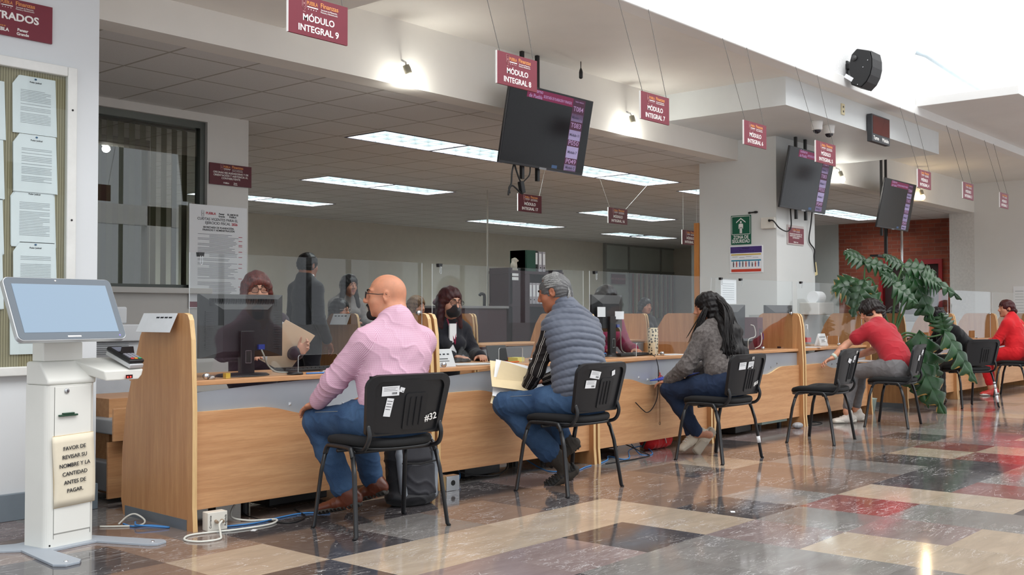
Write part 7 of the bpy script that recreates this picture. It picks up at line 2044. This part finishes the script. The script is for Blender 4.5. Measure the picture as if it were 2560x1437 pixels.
mb.add([(-.125, y, z) for y, z in pr_]+[(.142, y, z) for y, z in pr_], [tuple(range(n_-1, -1, -1)), tuple(range(n_, 2*n_))]+[(i, (i+1) % n_, n_+(i+1) % n_, n_+i) for i in range(n_)])
o = mb.build('shoulder', M_kw, K, bevel=.01)
bm = bmesh.new(); bm.from_mesh(o.data); bmesh.ops.recalc_face_normals(bm, faces=bm.faces); bm.to_mesh(o.data); bm.free()
MB().box(-.10, .115, -.03, .06, .885, .975).build('neck', M_kw, K, bevel=.006)
MB().lathe([(.013, 0), (.013, .004), (.009, .006)], 18, T(-.025, -.1025, .745) @ RX(PI/2)).build('lock', M_chrome, K, smooth=True); MB().box(-.0265, -.0235, -.1095, -.1085, .738, .752).build('keyhole', M_dark, K)
MB().box(-.07, .03, -.116, -.1025, .625, .634).box(-.05, .01, -.118, -.1025, .634, .642).build('ticket_slot', mat('slot_green', (34, 72, 52), .3), K, bevel=.002)
# notice taped on the front
mb = MB(); A = T(.02, -.106, .375) @ RY(rad(-1.5))
N2 = 10; vs, fs = [], []
for i in range(N2+1):
    for j in range(N2+1):
        u, v_ = i/N2, j/N2; vs.append((-.118+.226*u+.004*sin(5*v_), -.0015-.004*abs(sin(3.1*u+1.5*v_)), -.175+.335*v_))
for i in range(N2):
    for j in range(N2): a = i*(N2+1)+j; fs.append((a, a+N2+1, a+N2+2, a+1))
mb.add(vs, fs, A); o = mb.build('taped_notice', mat('aged_paper', (232, 222, 200), .7, var=.04, vscale=14), K, smooth=True)
so_ = o.modifiers.new('s', 'SOLIDIFY'); so_.thickness = .001
MB().box(-.113, .108, .001, .004, -.178, .162, A).build('back_sheet', mat('aged_paper_dark', (214, 190, 146), .7), K)
for k, ln in enumerate(('FAVOR DE', 'REVISAR SU', 'NOMBRE Y LA', 'CANTIDAD', 'ANTES DE', 'PAGAR.')):
    text('notice_lettering', ln, .0265, A @ T(-.004, -.0085, .098-.0405*k) @ FACE @ RZ(rad(1.5)), M_ink, K, bold=.006)
# tilted touch screen
KS = T(-.045, -.10, 1.125) @ RZ(rad(-3)) @ RX(rad(-27))
def krr(w, h, r): return rrect(w, w, h, r, r, 6)
fr = [(p[0], p[1]-.165) for p in krr(.565, .33, .03)]
MB().prism(fr, -.0, .028, KS @ RX(PI/2)).build('screen_body', mat('screen_rim', (206, 210, 214), .35, .5), K, bevel=.003)
MB().prism([(p[0], p[1]-.161) for p in krr(.557, .322, .027)], .0282, .030, KS @ RX(PI/2)).build('screen_glass', NT('bezel_grey').set(srgb(70, 84, 98), .10, 0, .5).m, K)
n = NT('kiosk_display'); n.set(srgb(60, 80, 100), .05, 0, .5)
n.b.inputs['Emission Color'].default_value = (*srgb(176, 208, 236), 1); n.b.inputs['Emission Strength'].default_value = .42
MB().box(-.245, .245, -.0312, -.030, -.125, .128, KS).build('display', n.m, K)
MB().box(-.035, .035, -.0305, -.030, -.150, -.143, KS).build('badge', M_letter, K); MB().ball(KS @ Vector((-.02, -.030, .148)), .005, 8, 6).build('camera_dot', M_letter, K); MB().ball(KS @ Vector((.245, -.030, -.145)), .003, 8, 6).build('power_light', emis('led_violet', (110, 90, 255), 3), K)
# side shelf with the card terminal
SH = T(.195, -.10, .815)
pr_ = [(-.17, .055), (.155, .055), (.155, .025), (.10, -.045), (-.10, -.045)]
mb = MB(); fr2 = [(-.09, .085), (.155, .085), (.155, .035), (.115, .0), (-.06, .0)]
vs = [(x, -.085, z-.01) for x, z in ((-.075, .03), (.16, .03), (.15, .0), (.13, -.02), (-.06, -.02))]+[(x, .10, z+.02) for x, z in ((-.14, .06), (.13, .06), (.13, .03), (.12, .0), (-.12, .0))]
mb.add(vs, [(4, 3, 2, 1, 0), (5, 6, 7, 8, 9)]+[(i, (i+1) % 5, 5+(i+1) % 5, 5+i) for i in range(5)], SH)
o = mb.build('side_shelf', M_kw, K)
bm = bmesh.new(); bm.from_mesh(o.data); bmesh.ops.recalc_face_normals(bm, faces=bm.faces); bm.to_mesh(o.data); bm.free()
bv = o.modifiers.new('b', 'BEVEL'); bv.width = .006; bv.segments = 2
MB().box(.045, .085, -.0965, -.094, -.022, -.004, SH).build('reader_window', mat('reader_dark', (40, 14, 16), .2), K)
for x in (.055, .072): MB().ball(SH @ Vector((x, -.097, -.015)), .004, 8, 6).build('reader_light', emis('led_red', (255, 40, 30), 6), K)
# card terminal lies on the shelf
t = thing('card_terminal', 'black and silver card terminal tilted on the kiosk shelf', 'card terminal', (2.805, 4.985, .895), rad(14))
A = RX(rad(22)) @ T(0, 0, -.012)
MB().box(-.045, .045, -.09, .09, -.012, .012, A).build('silver_body', mat('terminal_silver', (206, 208, 210), .35, .3), t, bevel=.006)
MB().box(-.048, .048, -.085, .095, .010, .034, A).build('case', M_black, t, bevel=.010)
MB().box(-.036, .036, .02, .075, .0345, .036, A).build('display', mat('terminal_display', (120, 124, 140), .15), t)
mb = MB(); mb.prism([(-.044, 0), (.044, 0), (.036, .035), (-.036, .035)], -.003, .003, A @ T(0, -.005, .034) @ RX(rad(70))); mb.build('privacy_shield', M_black, t)
for k, c in enumerate(((226, 60, 50), (236, 160, 50), (40, 160, 110))): MB().box(-.033+.024*k, -.014+.024*k, -.075, -.064, .034, .038, A).build('key', mat('key%d' % k, c, .5), t, bevel=.002)
kk = MB(); [kk.box(-.033+.024*a, -.014+.024*a, -.058+.013*b, -.049+.013*b, .034, .038, A) for a in range(3) for b in range(4)]; kk.build('number_keys', mat('key_grey', (150, 150, 160), .5), t)

# ------------------------------------------------------------------ copier, drawers and bin behind the end panel
C = thing('copier', 'big white copier standing below the office window behind the end panel', 'copier', (3.66, 7.0, 0), 0)
M_cp = mat('copier_white', (222, 226, 230), .45, var=.012)
MB().box(-.75, .62, 0, .62, .05, .92).build('body', M_cp, C, bevel=.012); MB().box(-.75, .40, -.04, .60, .92, 1.04).build('scanner', M_cp, C, bevel=.01); MB().box(-.72, .28, -.02, .60, 1.045, 1.165).build('lid', M_cp, C, bevel=.012)
MB().box(-.75, .62, -.003, 0, .70, .72).build('shadow_gap', mat('copier_gap', (130, 134, 140), .5), C)
v = MB(); [v.box(.0, .28, -.043, -.04, .83+.014*k, .836+.014*k) for k in range(6)]; v.build('vent', mat('copier_vent', (120, 124, 128), .5), C)
for x, z in ((-.05, .62), (.05, .45), (.05, .40), (.40, .64)): MB().ball((x, -.002, z), .007, 8, 6).build('screw', M_grey, C)
MB().box(.02, .50, -.0025, 0, .50, .66).build('tray_door', mat('copier_door', (214, 218, 224), .45), C)
t = thing('drawer_unit', 'beech drawer unit with two open fronts and grey trays behind the end panel', 'drawer unit', (3.40, 5.95, 0), 0)
MB().box(-.10, .34, .10, .55, .03, .60).build('carcass', M_woodX, t, bevel=.002)
for z0, z1, y in ((.37, .56, -.12), (.03, .36, -.06)):
    f_ = MB().box(-.20, .24, y-.018, y, z0, z1).build('drawer_front', M_woodX, t, bevel=.002)
    MB().box(-.17, .22, y, .25, z0+.03, z0+(z1-z0)*.62).build('tray', M_grey, f_, bevel=.01); MB().box(.0, .02, y-.026, y-.018, z0+.10, z0+.18).build('lock', M_black, f_)
o = MB().lathe([(.12, 0), (.15, .38), (.155, .39), (.14, .39)], 20).build('waste_bin', M_black, None, smooth=True, loc=(3.14, 6.45, 0)); tag(o, 'black waste bin between the kiosk and the drawer unit', 'bin')

# ------------------------------------------------------------------ under the counters
def pc(label, x, y, rz, w=.19, d=.42, h=.40, lie=False):
    t = thing('computer_case', label, 'computer', (x, y, 0), rz, 'black computers under the counters')
    MB().box(-w/2, w/2, 0, d, .01, h).build('case', mat('pc_black', (26, 26, 28), .45), t, bevel=.006)
    v = MB(); [v.box(-w*.35+w*.05*k, -w*.33+w*.05*k, -.002, 0, h*.72, h*.80) for k in range(14)]; v.build('vent', mat('pc_vent', (60, 60, 64), .5), t)
pc('black computer under the nearest counter behind the bald man\'s feet', 3.95, 5.05, 0, .42, .19, .34); pc('black computer under the counter of the man in the vest', 5.42, 4.93, rad(-3), .34, .3, .34)
pc('black computer under the paw print tube counter behind the red bag', 7.02, 5.1, 0, .5, .2, .30); pc('black computer lying under the fourth counter', 8.95, 4.86, rad(4), .34, .30, .13); pc('black computer under the red tee man\'s counter', 10.02, 4.85, 0, .17, .42, .30)
def ped(label, x, y, w, h0, h1, m, wheels=False):
    t = thing('pedestal', label, 'cabinet', (x, y, 0), 0)
    MB().box(-w/2, w/2, 0, .45, h0, h1).build('body', m, t, bevel=.003)
    for a in (-.4, .4):
        for b in (.06, .38): MB().lathe([(.022, 0), (.022, h0)], 12, T(w*a, b, 0)).build('castor', M_black, t)
ped('beech pedestal peeping out under the nearest counter by the white outlet box', 3.38, 4.98, .46, .075, .66, M_dkpanel); ped('beech pedestal under the counter behind the boots of the man in the vest', 6.10, 5.02, .40, .075, .66, M_dkpanel); ped('pale green pedestal on castors under the fourth counter', 9.46, 4.80, .52, .06, .60, mat('pale_green', (168, 192, 184), .5))
def obox(label, x, y, rz, sockets, m):
    t = thing('outlet_box', label, 'outlet', (x, y, 0), rz)
    MB().box(-.055, .055, -.03, .03, 0, .095).build('box', m, t, bevel=.003)
    if sockets:
        for a in (-.012, .022): MB().tube([(a, -.03, .05), (a, -.05, .045)], .008, 8).build('plug', mat('plug_beige', (150, 130, 110), .5), t)
        text('lettering', 'Corriente', .016, T(-.040, -.0306, .048) @ FACE @ RZ(PI/2), M_ink, t); text('lettering', 'Regulada', .016, T(.044, -.0306, .048) @ FACE @ RZ(PI/2), M_ink, t)
    else: MB().lathe([(.017, 0), (.017, .002)], 16, T(0, -.030, .05) @ RX(PI/2)).build('hole', M_dark, t)
obox('white outlet box with two plugs on the floor at the nearest counter corner', 3.19, 4.77, rad(-6), True, mat('outlet_white', (226, 222, 212), .5)); obox('bare steel outlet box on the floor right of the backpack', 4.86, 4.70, rad(-4), False, M_chrome)
def cable(label, pts, r, m, z=None):
    P = [(x, y, r+(.0 if len(q) == 0 else q[0])) for x, y, *q in pts]
    o = MB().tube(spline(P, 8), r, 6).build('floor_cable', m, None, smooth=True); tag(o, label, 'cable')
M_cw, M_cb, M_ck = mat('cable_white', (222, 222, 214), .5), mat('cable_blue', (62, 130, 196), .5), mat('cable_black', (24, 24, 26), .5)
cable('white cable looping over the floor at the nearest counter corner', [(3.50, 5.0, .10), (3.39, 4.92, .02), (3.43, 4.82), (3.545, 4.735), (3.45, 4.648), (3.265, 4.658), (3.13, 4.70), (3.01, 4.72), (2.935, 4.643), (2.96, 4.55), (3.055, 4.53), (3.11, 4.60, .004), (3.17, 4.70, .03), (3.20, 4.72, .045)], .0055, M_cw)
cable('blue cable running along the floor to the bald man\'s boots', [(3.225, 4.79), (3.41, 4.735), (3.60, 4.765), (3.76, 4.765), (3.86, 4.66)], .0045, M_cb)
cable('black cable curving on the floor under the nearest counter', [(3.60, 5.1, .08), (3.52, 4.98), (3.52, 4.62), (3.69, 4.665), (3.80, 4.9)], .0045, M_ck)
cable('blue cable bundle on the floor left of the end panel', [(2.95, 5.25), (2.945, 5.15), (3.02, 5.10), (3.055, 4.98), (2.98, 5.04, .01), (2.94, 5.10, .014), (2.99, 5.20, .01)], .005, M_cb)
cable('white cable loops on the floor left of the end panel', [(2.93, 5.26), (3.02, 5.33, .02), (3.05, 5.30, .03), (3.045, 5.20, .01), (2.985, 5.145), (2.90, 5.20), (2.83, 5.27)], .005, M_cw)
cable('blue cable hanging behind the steel outlet box', [(4.89, 4.745), (5.05, 4.82, .01), (5.14, 4.88, .05), (5.2, 5.0, .12)], .0045, M_cb)
cable('black cable on the floor under the counter of the man in the vest', [(5.10, 4.86, .07), (5.25, 4.84, .03), (5.45, 4.83, .012), (5.66, 4.92, .03), (5.8, 5.05, .08)], .005, M_ck)
cable('blue cable crossing the floor to the divider behind the boots', [(6.05, 5.12, .05), (5.95, 4.85), (5.88, 4.69), (6.02, 4.59), (6.20, 4.64), (6.30, 4.66)], .0045, M_cb)
cable('looped blue cable on the floor beside the red bag', [(6.45, 4.68), (6.63, 4.75), (6.80, 4.86), (6.72, 4.67), (6.85, 4.70), (7.08, 4.86, .02), (7.3, 4.88, .03), (7.30, 4.80), (7.10, 4.66), (7.06, 4.74), (7.20, 4.92, .05)], .0045, M_cb)
cable('black cable on the floor in front of the red bag', [(6.44, 4.63), (6.75, 4.61), (7.02, 4.63), (7.05, 4.72, .02), (6.98, 4.9, .1)], .005, M_ck)
cable('black cable below the red tee man\'s counter', [(9.92, 4.80), (10.0, 4.66), (10.25, 4.68), (10.35, 4.85)], .005, M_ck)
# crumpled packet and small scraps
o = MB().ball((0, 0, .03), (.07, .05, .03), 10, 7).build('crumpled_packet', M_grey, None, loc=(9.66, 4.66, 0)); tag(o, 'crumpled grey packet on the floor under the fourth counter divider', 'packet')
for x, y, lb in ((5.36, 2.98, 'small scrap of white paper on the dark floor slab'), (3.31, 4.60, 'white paper scrap on the floor by the white cable')):
    o = MB().box(-.018, .018, -.012, .012, 0.0005, .002).build('paper_scrap', M_paper, None, loc=(x, y, 0), rot=(0, 0, .6)); tag(o, lb, 'paper scrap')

# ------------------------------------------------------------------ bags
bs = (4.36, 4.52, 0)
t = thing('backpack', 'black and grey backpack leaning under the bald man\'s chair', 'backpack', bs, rad(-12))
B = Field(); B.ecap((0, .02, .06), (0, .03, .30), (.165, .085), (.150, .080), (1, 0, 0), .03); B.ecap((0, .03, .28), (0, .05, .42), (.150, .080), (.095, .055), (1, 0, 0), .04); B.ell((0, .0, .05), (.17, .10, .05), None, .03)
V, F = B.mesh(.007); V = V+vnormals(V, F)*(folds(V, (.3, 0, 1), 30, .006, 3, 1.0))[:, None]; V[:, 2] = np.maximum(V[:, 2], .002)
skin('body', V, F, cloth_mat('bag_black', (34, 34, 38), .15, 14, .3, 300, .55), t, (0, 0, 0))
B = Field(); B.ecap((.02, -.055, .08), (.02, -.045, .22), (.115, .040), (.105, .034), (1, 0, 0), .02); V, F = B.mesh(.007); V = V+vnormals(V, F)*(folds(V, (.6, 0, .5), 26, .007, 5, 1.0))[:, None]; skin('front_pocket', V, F, cloth_mat('bag_dark', (44, 44, 50), .12, 14, .3, 300, .5), t, (0, 0, 0))
for q, c in ((-1, .0), (1, .0)):
    B = Field(); B.cap((q*.10+.01, -.055, .06), (q*.125+.01, -.035, .30), .024, .020, .01); B.cap((q*.125+.01, -.035, .30), (q*.10, -.02, .40), .020, .014, .01); V, F = B.mesh(.006); skin('grey_panel', V, F, cloth_mat('bag_grey', (128, 134, 142), .1, 14, .3, 300, .6), t, (0, 0, 0))
B = Field(); B.ecap((0, -.045, .27), (0, -.025, .385), (.105, .022), (.075, .02), (1, 0, 0), .01); V, F = B.mesh(.006); skin('top_pocket', V, F, cloth_mat('bag_dark', (44, 44, 50), .12, 14, .3, 300, .5), t, (0, 0, 0))
MB().tube([(-.115, -.075, .255), (0, -.085, .245), (.12, -.070, .255)], .005, 6).build('zip', M_dark, t); MB().prism([(-.012, .006), (.012, .006), (0, -.010)], 0, .002, T(.02, -.070, .345) @ RX(PI/2) @ RX(0)).build('badge', mat('badge_blue', (80, 130, 200), .4), t)
MB().tube(spline([(-.03, .06, .44), (-.02, .07, .475), (.03, .07, .475), (.04, .06, .44)], 5), .008, 6).build('grab_handle', M_black, t, smooth=True)
t = thing('red_bag', 'bright red bag on the floor under the paw print tube counter', 'bag', (7.46, 4.86, 0), 0)
B = Field(); B.ecap((-.10, 0, .075), (.12, 0, .08), (.085, .075), (.075, .085), (0, 1, 0), .02); B.ell((0.05, 0, .12), (.10, .07, .06), None, .03); V, F = B.mesh(.008); V = V+vnormals(V, F)*(folds(V, (1, 0, .3), 34, .008, 4, 1.0))[:, None]; V[:, 2] = np.maximum(V[:, 2], .002); skin('body', V, F, cloth_mat('bag_red', (206, 20, 30), .12, 12, .3, 300, .6), t, (0, 0, 0))
MB().tube(spline([(-.02, -.085, .15), (.0, -.092, .10), (.03, -.088, .05)], 5), .004, 6).build('zip', M_chrome, t); MB().tube(spline([(-.12, -.05, .10), (-.2, -.06, .12), (-.24, -.03, .03)], 5), .010, 6).build('strap', mat('strap_black', (28, 28, 30), .6), t)

# ------------------------------------------------------------------ plant
LEAVES = [
 ((11.877, 4.885, 1.702), (11.661, 5.053, 1.877), 0.24, 0.05, 0), ((11.828, 4.865, 1.699), (11.985, 4.609, 1.656), 0.2, 0.05, 0), ((12.252, 4.604, 1.683), (12.05, 4.757, 1.81), 0.2, 0.02, 0),
 ((12.173, 4.543, 1.656), (12.356, 4.255, 1.621), 0.26, 0.04, 0), ((12.111, 4.313, 1.534), (12.189, 4.145, 1.532), 0.3, 0.1, 0), ((12.224, 4.335, 1.528), (12.442, 4.011, 1.391), 0.17, 0.1, 0),
 ((11.664, 4.837, 1.422), (11.379, 5.087, 1.533), 0.36, 0.14, 1), ((11.551, 4.814, 1.442), (11.681, 4.595, 1.196), 0.34, 0.12, 1), ((11.526, 4.766, 1.463), (11.401, 4.844, 1.195), 0.26, 0.1, 1),
 ((12.011, 4.584, 1.492), (11.841, 4.7, 1.618), 0.22, 0.04, 0), ((11.799, 4.526, 1.433), (11.926, 4.307, 1.284), 0.26, 0.06, 0), ((12.149, 4.498, 1.539), (12.284, 4.279, 1.174), 0.32, 0.14, 0),
 ((12.159, 4.412, 1.492), (12.249, 4.245, 1.129), 0.22, 0.12, 0), ((12.461, 4.521, 1.478), (12.274, 4.66, 1.547), 0.3, 0.05, 0), ((12.128, 4.088, 0.888), (12.043, 4.1, 1.15), 0.2, 0.02, 0),
 ((12.086, 4.06, 0.894), (12.258, 3.8, 0.466), 0.3, 0.1, 1), ((12.071, 4.386, 0.836), (12.186, 4.185, 0.59), 0.3, 0.08, 0), ((12.05, 4.334, 0.86), (12.069, 4.259, 0.213), 0.36, 0.12, 1),
 ((11.959, 4.369, 0.682), (12.151, 4.091, 0.106), 0.3, 0.12, 1), ((12.082, 4.46, 0.586), (12.081, 4.395, 0.318), 0.26, 0.1, 0)]
STEMS = [
 [(11.828, 4.865, 1.699), (11.84, 4.864, 1.403), (11.997, 4.698, 0.947)], [(12.111, 4.538, 1.667), (12.063, 4.604, 1.403), (12.042, 4.647, 0.901)], [(12.262, 4.367, 1.539), (12.182, 4.467, 1.357), (12.058, 4.631, 0.856)],
 [(11.8, 4.908, 1.44), (11.882, 4.81, 1.494), (12.026, 4.664, 0.947)], [(12.055, 4.61, 1.476), (12.051, 4.625, 1.22), (12.048, 4.64, 0.901)], [(12.164, 4.481, 1.539), (12.111, 4.556, 1.22), (12.057, 4.63, 0.878)],
 [(12.435, 4.191, 0.883), (12.311, 4.337, 0.846), (12.146, 4.527, 0.892), (12.074, 4.614, 0.81)], [(12.222, 4.441, 0.846), (12.147, 4.527, 0.856), (12.074, 4.615, 0.764)], [(12.21, 4.461, 0.65), (12.142, 4.541, 0.673), (12.075, 4.616, 0.719)]]
def leaf_mat(name, edge):
    n = NT(name); at = n.node('ShaderNodeAttribute', attribute_name='rim'); v = n.coord()
    nz = n.noise(v, 9, 4, .6)
    c = n.ramp(nz, [(.3, srgb(22, 52, 28)), (.75, srgb(44, 84, 44))])
    if edge: c = n.mix(n.ramp(n.math('ADD', at.outputs['Fac'], n.math('MULTIPLY', nz, .3)), [(1.02, 0.0), (1.12, 1.0)]) if False else n.math('GREATER_THAN', n.math('ADD', at.outputs['Fac'], n.math('MULTIPLY', nz, .35)), 1.10), c, srgb(176, 138, 72))
    n.set(c, .34, 0, .6); n.bump(nz, .2, .004); return n.m
M_leaf, M_leafe = leaf_mat('leaf_green', False), leaf_mat('leaf_yellow_rim', True)
pb = (11.78, 4.86, 0)
pl = thing('split_leaf_plant', 'large split-leaf plant with yellowing leaf edges in the gap between the counters', 'plant', pb, 0)
MB().lathe([(.10, 0), (.125, .15), (.132, .155), (.115, .15)], 22).build('pot', mat('pot_green', (186, 202, 192), .5), pl, smooth=True)
MB().lathe([(.113, .12), (.113, .14)], 20).build('soil', mat('soil', (50, 38, 30), .9), pl)
M_stem = mat('stem_green', (70, 104, 58), .5)
MB().tube(spline([(0, 0, .1), (.06, -.04, .4), (.18, -.14, .65), (.27, -.22, .85)], 6), .035, 8, .03).build('trunk', mat('trunk_brown', (96, 84, 58), .8, bump=.4), pl, smooth=True)
MB().tube([(-.06, -.06, .1), (-.07, -.07, .95)], .018, 6).build('support_stake', mat('stake_pale', (206, 214, 206), .5), pl)
for s_ in STEMS: MB().tube([Vector(p)-Vector(pb) for p in spline(s_, 8)], .009, 7, .014).build('stem', M_stem, pl, smooth=True)
for qi, (b, e, w, dr, ed) in enumerate(LEAVES):
    b, e = A3(b)-A3(pb), A3(e)-A3(pb); d = e-b; L = np.linalg.norm(d); d = d/L; r = random.Random(qi)
    L *= 1.12
    tocam = nrm(-A3((.75, .65, 0.0))+A3((0, 0, .75))); nn = nrm(tocam-d*(tocam@d)+0.25*A3((r.uniform(-1, 1), r.uniform(-1, 1), 0))); nn = nrm(nn-d*(nn@d)); sd = np.cross(d, nn)
    NL = 5; vs, fs, rim = [], [], []; NS = 84; CW = 5
    for side in (-1, 1):
        o0 = len(vs)
        for i in range(NS+1):
            u = i/NS; prof = (sin(PI*min(1, u*.93+.07)**.75))**.8*(1-.25*u); lob = abs(sin(PI*NL*u+.3*side))**1.1
            wd = w*.80*prof*(.34+.66*lob)
            for k in range(CW+1):
                q = k/CW
                p = b+d*(L*(u-.10+.22*q*prof*(1-.5*u)))+sd*side*wd*q+nn*(.02*sin(PI*q)-.35*wd*q*q)-A3((0, 0, 1))*dr*(u*u)*1.3
                vs.append(p); rim.append(q*(.55+.45*(1-abs(lob-.5)))+.12*u)
        for i in range(NS):
            for k in range(CW):
                a = o0+i*(CW+1)+k; fs.append((a, a+CW+1, a+CW+2, a+1))
    skin('leaf', np.array(vs), np.array(fs), M_leafe if ed else M_leaf, pl, (0, 0, 0), {'rim': np.array(rim)})
